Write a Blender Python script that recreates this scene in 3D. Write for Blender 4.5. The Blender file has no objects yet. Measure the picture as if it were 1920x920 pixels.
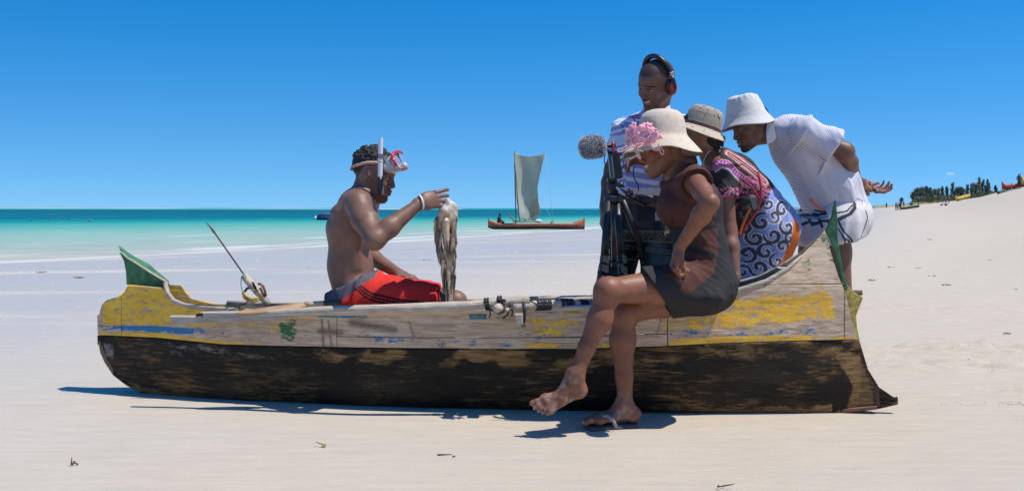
import bpy, math, random
import numpy as np
import openvdb
from mathutils import Vector, Matrix, Euler
random.seed(7); rng = np.random.default_rng(7)
S = bpy.context.scene
COLL = S.collection
R = math.radians
# ---------------- camera ----------------
FPX, H0, CH = 1867.0, 390.0, 0.88
cam = bpy.data.cameras.new('camera'); camo = bpy.data.objects.new('camera', cam); COLL.objects.link(camo)
camo.location = (0, 0, CH); camo.rotation_euler = (R(90), R(-0.12), 0)
cam.sensor_width = 36; cam.lens = 36 * FPX / 1920; cam.shift_y = -(460 - H0) / 1920
cam.clip_start = 0.05; cam.clip_end = 20000
S.camera = camo
# ---------------- light ----------------
SUN = Vector((0.46, -0.08, 1.0)).normalized()
sun = bpy.data.lights.new('sun', 'SUN'); suno = bpy.data.objects.new('sun', sun); COLL.objects.link(suno)
sun.energy = 4.5; sun.angle = R(0.5); sun.color = (1.0, 0.94, 0.85)
suno.rotation_euler = SUN.to_track_quat('Z', 'Y').to_euler(); suno.location = (3, 2, 8)
W = bpy.data.worlds.new('World'); S.world = W; W.use_nodes = True
nt = W.node_tree; nt.nodes.clear()
sky = nt.nodes.new('ShaderNodeTexSky'); sky.sky_type = 'NISHITA'; sky.sun_disc = False
sky.sun_elevation = math.asin(SUN.z); sky.sun_rotation = math.atan2(SUN.x, SUN.y)
sky.altitude = 0; sky.air_density = 1.0; sky.dust_density = 0.25; sky.ozone_density = 3.0
hs = nt.nodes.new('ShaderNodeHueSaturation'); hs.inputs['Hue'].default_value = 0.502
hs.inputs['Saturation'].default_value = 1.50; hs.inputs['Value'].default_value = 1.0
bg = nt.nodes.new('ShaderNodeBackground'); bg.inputs['Strength'].default_value = 0.135
wo = nt.nodes.new('ShaderNodeOutputWorld')
# tiny far cloud, at infinity with the rest of the sky
geo = nt.nodes.new('ShaderNodeTexCoord')
def wmath(op, a, b=None):
    n = nt.nodes.new('ShaderNodeMath'); n.operation = op
    for i, v in enumerate((a, b)):
        if v is None: continue
        if isinstance(v, (int, float)): n.inputs[i].default_value = v
        else: nt.links.new(v, n.inputs[i])
    return n.outputs[0]
sep = nt.nodes.new('ShaderNodeSeparateXYZ'); nt.links.new(geo.outputs['Generated'], sep.inputs[0])
cd = Vector(((1782 - 960) / FPX, 1, (H0 - 324) / FPX)).normalized()
rx = wmath('DIVIDE', wmath('SUBTRACT', sep.outputs[0], cd.x), 0.0042)
rz = wmath('DIVIDE', wmath('SUBTRACT', sep.outputs[2], cd.z), 0.0018)
rr = wmath('ADD', wmath('MULTIPLY', rx, rx), wmath('MULTIPLY', rz, rz))
cf = wmath('MULTIPLY', wmath('MAXIMUM', wmath('SUBTRACT', 1.0, rr), 0.0), wmath('GREATER_THAN', sep.outputs[1], 0.0))
cf = wmath('MULTIPLY', cf, 0.2)
mx = nt.nodes.new('ShaderNodeMixRGB'); nt.links.new(cf, mx.inputs[0])
vm = nt.nodes.new('ShaderNodeVectorMath'); vm.operation = 'ADD'; nt.links.new(geo.outputs['Generated'], vm.inputs[0]); vm.inputs[1].default_value = (0, 0, 0.13)
vn = nt.nodes.new('ShaderNodeVectorMath'); vn.operation = 'NORMALIZE'; nt.links.new(vm.outputs[0], vn.inputs[0]); nt.links.new(vn.outputs[0], sky.inputs['Vector'])
nt.links.new(sky.outputs[0], hs.inputs['Color']); nt.links.new(hs.outputs[0], mx.inputs[1])
mx.inputs[2].default_value = (8.0, 8.0, 8.2, 1)
nt.links.new(mx.outputs[0], bg.inputs[0]); nt.links.new(bg.outputs[0], wo.inputs[0])
S.view_settings.view_transform = 'Standard'; S.view_settings.look = 'None'
S.view_settings.exposure = 0.20; S.view_settings.gamma = 1.0
S.render.engine = 'CYCLES'
S.cycles.max_bounces = 6; S.cycles.use_denoising = True

def P(px, py, d):
    return np.array([(px - 960) / FPX * d, d, CH + (H0 - py) / FPX * d])
def V3(*a): return np.array(a, float)
def nrm(v):
    v = np.asarray(v, float); return v / (np.linalg.norm(v) + 1e-12)

# ---------------- objects ----------------
def tag(o, label=None, cat=None, group=None, kind=None):
    if label: o['label'] = label
    if cat: o['category'] = cat
    if group: o['group'] = group
    if kind: o['kind'] = kind
    return o
def thing(name, label, cat, loc=(0, 0, 0), rotz=0.0, group=None):
    o = bpy.data.objects.new(name, None); COLL.objects.link(o); o.empty_display_size = 0.1
    o.location = tuple(loc); o.rotation_euler = (0, 0, rotz)
    return tag(o, label, cat, group)
def mesh_obj(name, verts, faces, mat, parent=None, col=None, smooth=True, attrs=None, local=False, mats=None, fmi=None):
    """verts in world space; turned into the parent's space unless local"""
    v = np.asarray(verts, float).reshape(-1, 3)
    if parent is not None and not local:
        o0 = parent
        chain = []
        while o0 is not None: chain.append(o0); o0 = o0.parent
        for c in reversed(chain):
            M = np.array(c.matrix_basis.inverted() if False else (Matrix.Translation(c.location) @ c.rotation_euler.to_matrix().to_4x4() @ Matrix.Diagonal((*c.scale, 1))).inverted())
            v = v @ M[:3, :3].T + M[:3, 3]
    m = bpy.data.meshes.new(name)
    if isinstance(faces, np.ndarray):
        n = faces.shape[1]
        m.vertices.add(len(v)); m.vertices.foreach_set('co', v.astype(np.float32).ravel())
        m.loops.add(faces.size); m.loops.foreach_set('vertex_index', faces.astype(np.int32).ravel())
        m.polygons.add(len(faces)); m.polygons.foreach_set('loop_start', np.arange(0, faces.size, n, dtype=np.int32))
        m.update(calc_edges=True)
    else:
        m.from_pydata([tuple(p) for p in v], [], [tuple(f) for f in faces])
    if col is not None:
        c = np.asarray(col, float)
        if c.ndim == 1: c = np.tile(c, (len(v), 1))
        c4 = np.ones((len(v), 4), np.float32); c4[:, :3] = c[:, :3]
        a = m.attributes.new('Col', 'FLOAT_COLOR', 'POINT'); a.data.foreach_set('color', c4.ravel())
    for k, arr in (attrs or {}).items():
        a = m.attributes.new(k, 'FLOAT', 'POINT'); a.data.foreach_set('value', np.asarray(arr, np.float32))
    if smooth:
        m.polygons.foreach_set('use_smooth', np.ones(len(m.polygons), bool))
    for mm in (mats or [mat]):
        m.materials.append(mm)
    if fmi is not None: m.polygons.foreach_set('material_index', np.asarray(fmi, np.int32))
    m.validate(clean_customdata=False)
    m.update()
    o = bpy.data.objects.new(name, m); COLL.objects.link(o)
    if parent is not None: o.parent = parent
    return o

class MB:
    """collects simple solids into one mesh (world coordinates)"""
    def __init__(s): s.v = []; s.f = []; s.c = []
    def add(s, v, f, c=None):
        b = len(s.v); v = [tuple(p) for p in v]
        s.v += v; s.f += [tuple(i + b for i in q) for q in f]
        s.c += [c if c is not None else (1, 1, 1)] * len(v); return s
    def box(s, c, half, Rm=None, col=None):
        Rm = np.eye(3) if Rm is None else Rm
        v = [np.asarray(c) + Rm @ (np.array(q) * half) for q in ((-1,-1,-1),(1,-1,-1),(1,1,-1),(-1,1,-1),(-1,-1,1),(1,-1,1),(1,1,1),(-1,1,1))]
        return s.add(v, [(0,3,2,1),(4,5,6,7),(0,1,5,4),(1,2,6,5),(2,3,7,6),(3,0,4,7)], col)
    def tube(s, pts, rad, n=10, col=None, closed=True, flat=1.0, side=None, wob=0.0):
        pts = [np.asarray(p, float) for p in pts]; m = len(pts)
        rad = [rad] * m if np.isscalar(rad) else list(rad)
        v = []; prev = None
        for i, p in enumerate(pts):
            t = nrm(pts[min(i + 1, m - 1)] - pts[max(i - 1, 0)])
            if prev is None:
                a = side if side is not None else (V3(0, 0, 1) if abs(t[2]) < .9 else V3(1, 0, 0))
            else: a = prev
            a = nrm(a - t * np.dot(a, t)); prev = a; b = np.cross(t, a)
            for k in range(n):
                th = 2 * math.pi * k / n
                w = 1 + wob * math.sin(5.1 * k + 2.3 * i)
                v.append(p + rad[i] * w * (math.cos(th) * a + math.sin(th) * b * flat))
        f = [(i * n + k, i * n + (k + 1) % n, (i + 1) * n + (k + 1) % n, (i + 1) * n + k) for i in range(m - 1) for k in range(n)]
        if closed:
            f.append(tuple(reversed(range(n)))); f.append(tuple((m - 1) * n + k for k in range(n)))
        return s.add(v, f, col)
    def plate(s, poly, nvec, thick, col=None):
        """polygon (world points) extruded +-thick/2 along nvec"""
        nv = nrm(nvec) * thick / 2; m = len(poly)
        v = [np.asarray(p) - nv for p in poly] + [np.asarray(p) + nv for p in poly]
        f = [tuple(range(m)), tuple(reversed(range(m, 2 * m)))] + [(i, i + m, (i + 1) % m + m, (i + 1) % m) for i in range(m)]
        return s.add(v, f, col)
    def build(s, name, mat, parent=None, smooth=False, col=None):
        return mesh_obj(name, np.array(s.v), s.f, mat, parent, col=(np.array(s.c) if col is None else col), smooth=smooth)

def rotm(fwd, up):
    """columns: forward, left, up"""
    f = nrm(fwd); u = nrm(np.asarray(up, float) - f * np.dot(up, f)); l = np.cross(u, f)
    return np.stack([f, l, u], 1)
def smooth01(x, a, b):
    t = np.clip((x - a) / (b - a), 0, 1); return t * t * (3 - 2 * t)
def wnoise(p, scale, seed=0, n=10):
    """cheap smooth noise for arrays of points, about -1..1"""
    g = np.random.default_rng(seed); out = 0
    for i in range(n):
        k = g.normal(size=3); k = k / np.linalg.norm(k) * scale * (0.6 + 1.0 * g.random())
        out = out + np.sin(p @ k + g.random() * 6.28 + 0.8 * np.sin(p @ (g.normal(size=3) * scale * .5)))
    return out / math.sqrt(n) * 0.9
# smooth value noise on a lattice (hash based), for arrays
def vnoise(x, y, z=0.0, seed=0):
    x = np.asarray(x, float); y = np.asarray(y, float); z = np.asarray(z, float) + 0 * x
    def h(i, j, k):
        n = (i * 374761393 + j * 668265263 + k * 2147483647 + seed * 974634777) & 0xffffffff
        n = ((n ^ (n >> 13)) * 1274126177) & 0xffffffff
        n = n ^ (n >> 16)
        return (n & 0xffff) / 65535.0
    xi = np.floor(x).astype(np.int64); yi = np.floor(y).astype(np.int64); zi = np.floor(z).astype(np.int64)
    fx = x - xi; fy = y - yi; fz = z - zi
    fx = fx*fx*(3-2*fx); fy = fy*fy*(3-2*fy); fz = fz*fz*(3-2*fz)
    out = 0
    for a in (0, 1):
        for b in (0, 1):
            for c in (0, 1):
                out = out + h(xi+a, yi+b, zi+c) * (fx if a else 1-fx) * (fy if b else 1-fy) * (fz if c else 1-fz)
    return out
def fbm(x, y, z=0.0, seed=0, oct=4):
    s = 0; a = .5; t = 0
    for o in range(oct):
        s = s + a * vnoise(x * 2**o, y * 2**o, z * 2**o if not np.isscalar(z) else z, seed + o); t += a; a *= .5
    return s / t

# ---------------- materials ----------------
MATS = {}
def mat(name, color=None, rough=0.6, attr=False, var=0.12, vscale=30, bump=0.0, bscale=80, bstretch=None, spec=0.5, metal=0.0,
        stretch=None, sheen=0.0, emit=None, alpha=None, trans=0.0, coat=0.0, mottle=None, dist=0.004):
    key = name
    if key in MATS: return MATS[key]
    m = bpy.data.materials.new(name); m.use_nodes = True; t = m.node_tree
    b = t.nodes['Principled BSDF']
    tc = t.nodes.new('ShaderNodeTexCoord')
    def noise(scale, st=None, detail=4, rough_=.6):
        mp = t.nodes.new('ShaderNodeMapping'); t.links.new(tc.outputs['Object'], mp.inputs[0])
        if st: mp.inputs['Scale'].default_value = st
        n = t.nodes.new('ShaderNodeTexNoise'); n.inputs['Scale'].default_value = scale; n.inputs['Detail'].default_value = detail
        n.inputs['Roughness'].default_value = rough_
        t.links.new(mp.outputs[0], n.inputs['Vector']); return n.outputs['Fac']
    if attr:
        a = t.nodes.new('ShaderNodeAttribute'); a.attribute_name = 'Col'; src = a.outputs['Color']
    else:
        rgb = t.nodes.new('ShaderNodeRGB'); rgb.outputs[0].default_value = (*color, 1); src = rgb.outputs[0]
    if var:
        n = noise(vscale, stretch)
        mr = t.nodes.new('ShaderNodeMapRange'); t.links.new(n, mr.inputs[0])
        mr.inputs[1].default_value = .3; mr.inputs[2].default_value = .7
        mr.inputs[3].default_value = 1 - var; mr.inputs[4].default_value = 1 + var
        mm = t.nodes.new('ShaderNodeVectorMath'); mm.operation = 'SCALE'
        t.links.new(src, mm.inputs[0]); t.links.new(mr.outputs[0], mm.inputs['Scale']); src = mm.outputs[0]
    t.links.new(src, b.inputs['Base Color'])
    if bump:
        n2 = noise(bscale, bstretch or stretch, 5)
        bp = t.nodes.new('ShaderNodeBump'); bp.inputs['Strength'].default_value = bump; bp.inputs['Distance'].default_value = dist
        t.links.new(n2, bp.inputs['Height']); t.links.new(bp.outputs[0], b.inputs['Normal'])
    b.inputs['Roughness'].default_value = rough; b.inputs['Specular IOR Level'].default_value = spec
    b.inputs['Metallic'].default_value = metal
    if sheen: b.inputs['Sheen Weight'].default_value = sheen
    if trans: b.inputs['Transmission Weight'].default_value = trans
    if coat: b.inputs['Coat Weight'].default_value = coat
    MATS[key] = m; return m

# ---------------- signed distance modelling ----------------
class Sdf:
    def __init__(s): s.p = []
    def cap(s, a, b, ra, rb=None, k=0.02, op='U'):
        rb = ra if rb is None else rb; a = np.asarray(a, float); b = np.asarray(b, float); rm = max(ra, rb)
        lo = np.minimum(a, b) - rm; hi = np.maximum(a, b) + rm
        def ev(X, Y, Z):
            ab = b - a; L = float(ab @ ab) + 1e-12
            px, py, pz = X - a[0], Y - a[1], Z - a[2]
            t = np.clip((px * ab[0] + py * ab[1] + pz * ab[2]) / L, 0, 1)
            return np.sqrt((px - t*ab[0])**2 + (py - t*ab[1])**2 + (pz - t*ab[2])**2) - (ra + (rb - ra) * t)
        s.p.append((lo, hi, ev, k, op)); return s
    def ball(s, c, r, k=0.02, op='U'): return s.cap(c, c, r, r, k, op)
    def chain(s, pts, rads, k=0.015):
        for i in range(len(pts) - 1): s.cap(pts[i], pts[i+1], rads[i], rads[i+1], k)
        return s
    def ecap(s, a, b, ra, rb, side, k=0.03, op='U', endr=None):
        """elliptic section: ra=(r along side, r across)"""
        a = np.asarray(a, float); b = np.asarray(b, float)
        ax = nrm(b - a) if np.linalg.norm(b - a) > 1e-6 else nrm(np.cross(side, V3(0.3, 1, .2)))
        sd = nrm(np.asarray(side, float) - ax * np.dot(side, ax)); nv = np.cross(ax, sd)
        L = float(np.linalg.norm(b - a)); rm = max(max(ra), max(rb))
        lo = np.minimum(a, b) - rm; hi = np.maximum(a, b) + rm
        def ev(X, Y, Z):
            px, py, pz = X - a[0], Y - a[1], Z - a[2]
            w = px*ax[0] + py*ax[1] + pz*ax[2]
            t = np.clip(w / max(L, 1e-6), 0, 1); w = w - t * L
            u = px*sd[0] + py*sd[1] + pz*sd[2]; v = px*nv[0] + py*nv[1] + pz*nv[2]
            r1 = ra[0] + (rb[0]-ra[0])*t; r2 = ra[1] + (rb[1]-ra[1])*t
            rw = np.minimum(r1, r2) if endr is None else endr
            q = np.sqrt((u/r1)**2 + (v/r2)**2 + (w/rw)**2) + 1e-6
            g = np.sqrt((u/r1**2)**2 + (v/r2**2)**2 + (w/rw**2)**2) + 1e-6
            return q * (q - 1) / g
        s.p.append((lo, hi, ev, k, op)); return s
    def ell(s, c, rad, Rm=None, k=0.02, op='U'):
        c = np.asarray(c, float); Rm = np.eye(3) if Rm is None else Rm; rad = np.asarray(rad, float)
        e = np.abs(Rm) @ rad
        def ev(X, Y, Z):
            px, py, pz = X - c[0], Y - c[1], Z - c[2]
            q = g = 0
            for i in range(3):
                w = px*Rm[0, i] + py*Rm[1, i] + pz*Rm[2, i]
                q = q + (w/rad[i])**2; g = g + (w/rad[i]**2)**2
            q = np.sqrt(q) + 1e-6; g = np.sqrt(g) + 1e-6
            return q * (q - 1) / g
        s.p.append((c - e, c + e, ev, k, op)); return s
    def cut(s, point, n, k=0.0):
        """keep the side opposite to n"""
        point = np.asarray(point, float); n = nrm(n)
        s.p.append((None, None, lambda X, Y, Z: (X-point[0])*n[0] + (Y-point[1])*n[1] + (Z-point[2])*n[2], k, 'I')); return s
    def bounds(s):
        lo = np.min([p[0] for p in s.p if p[4] == 'U'], 0); hi = np.max([p[1] for p in s.p if p[4] == 'U'], 0)
        return lo, hi
    def field(s, lo, hi, h):
        lo = np.asarray(lo, float); n = np.ceil((np.asarray(hi) - lo) / h).astype(int) + 1
        a = np.full(n, 0.08, np.float32)
        ax = [lo[i] + h * np.arange(n[i], dtype=np.float32) for i in range(3)]
        for (pl, ph, ev, k, op) in s.p:
            if pl is None: sl = [(0, n[i]) for i in range(3)]
            else:
                pad = k + 2.5 * h + 0.004
                sl = [(max(0, int((pl[i]-pad-lo[i])/h)), min(n[i], int((ph[i]+pad-lo[i])/h) + 2)) for i in range(3)]
            if any(q[0] >= q[1] for q in sl): continue
            S_ = tuple(slice(*q) for q in sl)
            X = ax[0][S_[0]][:, None, None]; Y = ax[1][S_[1]][None, :, None]; Z = ax[2][S_[2]][None, None, :]
            d = ev(X, Y, Z).astype(np.float32); c = a[S_]
            if op == 'S': d = -d
            if op == 'U':
                if k > 0:
                    hh = np.maximum(k - np.abs(c - d), 0) / k; a[S_] = np.minimum(c, d) - hh*hh*k*.25
                else: a[S_] = np.minimum(c, d)
            else:
                if k > 0:
                    hh = np.maximum(k - np.abs(c - d), 0) / k; a[S_] = np.maximum(c, d) + hh*hh*k*.25
                else: a[S_] = np.maximum(c, d)
        return a, lo
    def raw(s, lo, hi, h):
        a, lo = s.field(lo, hi, h)
        g = openvdb.FloatGrid(); g.background = 0.08
        g.copyFromArray(a); pts, quads = g.convertToQuads(0.0)
        return pts.astype(float) * h + lo, quads.astype(np.int64)
    def mesh(s, h=0.005, regions=(), bounds=None):
        lo, hi = bounds if bounds else s.bounds()
        v, q = s.raw(lo - 4*h, hi + 4*h, h)
        for (c, half, h2) in regions:
            c = np.asarray(c, float); half = np.ones(3) * half
            cen = v[q].mean(1)
            q = q[~(np.abs(cen - c) < half).all(1)]
            v2, q2 = s.raw(c - half - 4*h2, c + half + 4*h2, h2)
            cen = v2[q2].mean(1)
            q2 = q2[(np.abs(cen - c) < half + h*0.9).all(1)]
            q = np.concatenate([q, q2 + len(v)]); v = np.concatenate([v, v2])
        used = np.unique(q); mp = np.zeros(len(v), np.int64); mp[used] = np.arange(len(used))
        return v[used], mp[q]
def vnormals(v, q):
    a = v[q[:, 2]] - v[q[:, 0]]; b = v[q[:, 3]] - v[q[:, 1]]
    n = np.cross(a, b); out = np.zeros_like(v)
    for i in range(4): np.add.at(out, q[:, i], n)
    return out / (np.linalg.norm(out, axis=1, keepdims=True) + 1e-12)
# =====================  THE SETTING  =====================
SHORE = [(-60, -60), (-14.6, 28.4), (-7.5, 41.5), (5.6, 74.7), (40, 165), (95, 330), (260, 760), (900, 2200)]
def shore_s(x, y):
    """signed distance to the shoreline, + on the land side"""
    x = np.asarray(x, float); y = np.asarray(y, float)
    best = np.full(x.shape, 1e9); sg = np.ones(x.shape)
    for (a, b) in zip(SHORE[:-1], SHORE[1:]):
        dx, dy = b[0]-a[0], b[1]-a[1]; L = dx*dx + dy*dy
        t = np.clip(((x-a[0])*dx + (y-a[1])*dy)/L, 0, 1)
        ex, ey = x-a[0]-t*dx, y-a[1]-t*dy; d = np.hypot(ex, ey)
        cr = (x-a[0])*dy - (y-a[1])*dx
        m = d < best - 1e-9; best = np.where(m, d, best); sg = np.where(m, np.sign(cr), sg)
    return best * sg
SEA_Z = -0.72
def ground_h(x, y):
    s = shore_s(x, y)
    h = np.interp(s, [-300, -60, 0, 12, 20, 25, 28, 31, 35, 39, 43, 60], [-9, -3.2, -.72, -.3, -.06, 0.06, .45, 1.1, 2.1, 3.0, 3.4, 3.9])
    px = 960 + FPX*x/np.maximum(y, 1)
    f1 = np.interp(px, [1500, 1560, 1620, 1662, 1690, 1740, 1774, 1800, 1860, 1880, 1915, 1980, 2200], [-.42, -.15, .2, .5, .64, 1.1, 1.45, 1.8, 3.0, 3.4, 3.95, 4.6, 5.6])
    f2 = np.interp(px, [1500, 1560, 1600, 1640, 1690, 1740, 1774, 1800, 1860, 1915, 1980, 2200], [-.5, -.1, .4, 1.0, 1.45, 1.95, 2.5, 2.9, 4.0, 4.7, 5.3, 6.5])
    t1 = smooth01(y, 55, 150); t2 = smooth01(y, 150, 235); wx = smooth01(px, 1510, 1640)*(y > 30)
    f = f1*(1-t2) + f2*t2; h = h*(1 - t1*wx) + f*t1*wx
    near = 1 - smooth01(np.hypot(x, y-4.5), 6, 22)
    return h * (1 - near)
def sand_detail(x, y):
    z = 0.010*(fbm(x*.9, y*2.2, 0, 11, 3)-.5)
    z = z + 0.006*(fbm(x*3, y*9, 0, 5, 3)-.5)
    # broken crust on the right behind the stern
    for (cx, cy, rx, ry, am) in ((3.2, 6.1, 1.6, .28, .045), (2.75, 4.75, .8, .16, .03), (2.5, 5.5, .7, .18, .03), (4.4, 8.6, 2.6, .22, .03), (3.4, 4.45, .5, .2, .03)):
        m = np.exp(-(((x-cx)/rx)**2 + ((y-cy)/ry)**2)**2)
        nn_ = fbm(x*3.2, y*11, 0, 21, 4); z = z + am * m * ((np.abs(nn_-.5)*2 - .1) + .55*smooth01(nn_, .485, .515) + .4*smooth01(fbm(x*7, y*20, 0, 22, 3), .5, .54))
    return z
def sheet(name, xs, ys, hf, matl, extra=0.0):
    X, Y = np.meshgrid(xs, ys, indexing='ij'); Z = hf(X, Y)
    v = np.stack([X, Y, Z], -1).reshape(-1, 3); nx, ny = X.shape
    i = np.arange(nx-1)[:, None]*ny + np.arange(ny-1)[None, :]
    q = np.stack([i, i+ny, i+ny+1, i+1], -1).reshape(-1, 4)
    return v, q
def sand_material():
    m = bpy.data.materials.new('sand'); m.use_nodes = True; t = m.node_tree; b = t.nodes['Principled BSDF']; N = t.nodes.new; Lk = t.links.new
    at = N('ShaderNodeAttribute'); at.attribute_name = 'wet'
    tc = N('ShaderNodeTexCoord')
    def noise(sc, scale, det=6, ro=.62):
        mp = N('ShaderNodeMapping'); mp.inputs['Scale'].default_value = sc; Lk(tc.outputs['Object'], mp.inputs[0])
        n = N('ShaderNodeTexNoise'); n.inputs['Scale'].default_value = scale; n.inputs['Detail'].default_value = det; n.inputs['Roughness'].default_value = ro
        Lk(mp.outputs[0], n.inputs['Vector']); return n.outputs['Fac']
    n1 = noise((.35, 1.6, 1), 1.1); n2 = noise((.5, 3, 1), 6.0); n3 = noise((1, 1, 1), 260, 3); n4 = noise((.12, .9, 1), .5); n5 = noise((.7, 5, 1), 11, 5)
    def ma(op, a, b_=None, c=None, cl=False):
        n = N('ShaderNodeMath'); n.operation = op; n.use_clamp = cl
        for i, v in enumerate((a, b_, c)):
            if v is None: continue
            if isinstance(v, (int, float)): n.inputs[i].default_value = v
            else: Lk(v, n.inputs[i])
        return n.outputs[0]
    w = ma('ADD', at.outputs['Fac'], ma('MULTIPLY', ma('SUBTRACT', n1, .5), .9), cl=True)
    mix = N('ShaderNodeMixRGB'); Lk(w, mix.inputs[0]); mix.inputs[1].default_value = (.50, .435, .35, 1); mix.inputs[2].default_value = (.435, .41, .37, 1)
    # pale dry streaks in the wet zone
    st = ma('MULTIPLY', ma('SUBTRACT', n4, .54), 7.0, cl=True); st = ma('MULTIPLY', st, w)
    mix2 = N('ShaderNodeMixRGB'); Lk(ma('MULTIPLY', st, .55), mix2.inputs[0]); Lk(mix.outputs[0], mix2.inputs[1]); mix2.inputs[2].default_value = (.54, .495, .43, 1)
    # grain
    g = ma('ADD', ma('MULTIPLY', ma('SUBTRACT', n3, .5), .20), ma('MULTIPLY', ma('SUBTRACT', n2, .5), .30)); g = ma('ADD', ma('ADD', g, ma('MULTIPLY', ma('SUBTRACT', n5, .5), .16)), 1.0)
    sc = N('ShaderNodeVectorMath'); sc.operation = 'SCALE'; Lk(mix2.outputs[0], sc.inputs[0]); Lk(g, sc.inputs['Scale'])
    Lk(sc.outputs[0], b.inputs['Base Color'])
    ro = ma('SUBTRACT', .9, ma('MULTIPLY', ma('MULTIPLY', at.outputs['Fac'], ma('SUBTRACT', 1.0, st)), .52)); Lk(ro, b.inputs['Roughness'])
    b.inputs['Specular IOR Level'].default_value = .26
    hgt = ma('ADD', ma('ADD', ma('MULTIPLY', n2, 1.0), ma('MULTIPLY', n5, .45)), ma('MULTIPLY', n3, .30))
    dry = ma('SUBTRACT', 1.15, at.outputs['Fac'])
    bp = N('ShaderNodeBump'); bp.inputs['Distance'].default_value = .022; Lk(ma('MULTIPLY', dry, .55), bp.inputs['Strength']); Lk(hgt, bp.inputs['Height']); Lk(bp.outputs[0], b.inputs['Normal'])
    return m
SANDM = sand_material()
def wetness(v):
    s = shore_s(v[:, 0], v[:, 1])
    return np.clip(1 - smooth01(s + 0.35*v[:,0]*(np.hypot(v[:,0],v[:,1])<14), 16, 26), 0, 1)
xs = np.concatenate([-np.geomspace(3500, 6.2, 70), np.arange(-6, 7.2, .03), np.geomspace(7.4, 3500, 90)])
ys = np.concatenate([[-40, -15, -6, -2, 0.5, 1.5], np.arange(2.2, 7.6, .022), np.arange(7.65, 14, .06), np.geomspace(14.1, 4500, 190)])
v, q = sheet('sand', xs, ys, lambda x, y: ground_h(x, y) + sand_detail(x, y), SANDM)
sand = mesh_obj('sand_beach', v, q, SANDM, attrs={'wet': wetness(v)})
tag(sand, kind='structure')
def gz(x, y):
    x = np.array([float(x)]); y = np.array([float(y)]); return float((ground_h(x, y) + sand_detail(x, y))[0])

# ---- sea ----
def sea_material():
    m = bpy.data.materials.new('sea_water'); m.use_nodes = True; t = m.node_tree; b = t.nodes['Principled BSDF']; N = t.nodes.new; Lk = t.links.new
    tc = N('ShaderNodeTexCoord')
    at = N('ShaderNodeAttribute'); at.attribute_name = 'depth'; af = N('ShaderNodeAttribute'); af.attribute_name = 'off'; aa = N('ShaderNodeAttribute'); aa.attribute_name = 'along'
    def ma(op, a, b_=None, c=None, cl=False):
        n = N('ShaderNodeMath'); n.operation = op; n.use_clamp = cl
        for i, v in enumerate((a, b_, c)):
            if v is None: continue
            if isinstance(v, (int, float)): n.inputs[i].default_value = v
            else: Lk(v, n.inputs[i])
        return n.outputs[0]
    def noise(vec, sc, scale, det=4):
        mp = N('ShaderNodeMapping'); mp.inputs['Scale'].default_value = sc; Lk(vec, mp.inputs[0])
        n = N('ShaderNodeTexNoise'); n.inputs['Scale'].default_value = scale; n.inputs['Detail'].default_value = det
        Lk(mp.outputs[0], n.inputs['Vector']); return n.outputs['Fac']
    nb = noise(tc.outputs['Object'], (.12, 1, 1), .09, 4)
    d = ma('ADD', at.outputs['Fac'], ma('MULTIPLY', ma('SUBTRACT', nb, .5), .10))
    cr = N('ShaderNodeValToRGB'); Lk(d, cr.inputs[0]); el = cr.color_ramp.elements
    stops = [(0.0, (.43, .41, .34)), (.10, (.33, .40, .33)), (.22, (.27, .415, .335)), (.36, (.155, .385, .30)), (.48, (.065, .33, .265)), (.58, (.004, .235, .215)), (.65, (.002, .125, .15)), (.85, (.002, .085, .13)), (.93, (.003, .10, .135)), (.96, (.008, .27, .235)), (1.0, (.008, .27, .235))]
    el[0].position = stops[0][0]; el[0].color = (*stops[0][1], 1); el[1].position = 1; el[1].color = (*stops[-1][1], 1)
    for p, c in stops[1:-1]:
        e = el.new(p); e.color = (*c, 1)
    cmb = N('ShaderNodeCombineXYZ'); Lk(af.outputs['Fac'], cmb.inputs[0]); Lk(aa.outputs['Fac'], cmb.inputs[1])
    f1 = noise(cmb.outputs[0], (.55, .07, 1), 1.0, 6)
    # foam : strong at the lip, breaking lines further out
    lip = ma('SUBTRACT', 1.0, ma('DIVIDE', af.outputs['Fac'], 2.6), cl=True)
    brk = ma('MULTIPLY', ma('SUBTRACT', 1.0, ma('DIVIDE', af.outputs['Fac'], 16.0), cl=True), .155)
    fo = ma('MULTIPLY', ma('SUBTRACT', ma('ADD', ma('ADD', f1, ma('MULTIPLY', lip, .13)), brk), .66), 10, cl=True)
    reef_n = noise(tc.outputs['Object'], (.006, .0012, 1), 1.0, 4)
    ar = N('ShaderNodeAttribute'); ar.attribute_name = 'reef'
    rf = ma('MULTIPLY', ma('MULTIPLY', ma('SUBTRACT', reef_n, .44), 14, cl=True), ar.outputs['Fac'])
    fo = ma('MAXIMUM', ma('MULTIPLY', fo, .8), rf)
    wav = noise(tc.outputs['Object'], (.35, 1.3, 1), .9, 6)
    wv = ma('ADD', ma('MULTIPLY', ma('SUBTRACT', wav, .5), .45), 1.0)
    sc = N('ShaderNodeVectorMath'); sc.operation = 'SCALE'; Lk(cr.outputs[0], sc.inputs[0]); Lk(wv, sc.inputs['Scale'])
    mix = N('ShaderNodeMixRGB'); Lk(fo, mix.inputs[0]); Lk(sc.outputs[0], mix.inputs[1]); mix.inputs[2].default_value = (.64, .63, .58, 1)
    Lk(mix.outputs[0], b.inputs['Base Color'])
    b.inputs['Roughness'].default_value = .45; b.inputs['Specular IOR Level'].default_value = .13
    bp = N('ShaderNodeBump'); bp.inputs['Strength'].default_value = .5; bp.inputs['Distance'].default_value = .15; Lk(wav, bp.inputs['Height']); Lk(bp.outputs[0], b.inputs['Normal'])
    return m
ys = np.concatenate([np.arange(3, 24, 1.0), np.arange(24, 110, .35), np.geomspace(110.5, 16000, 170)])
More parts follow.
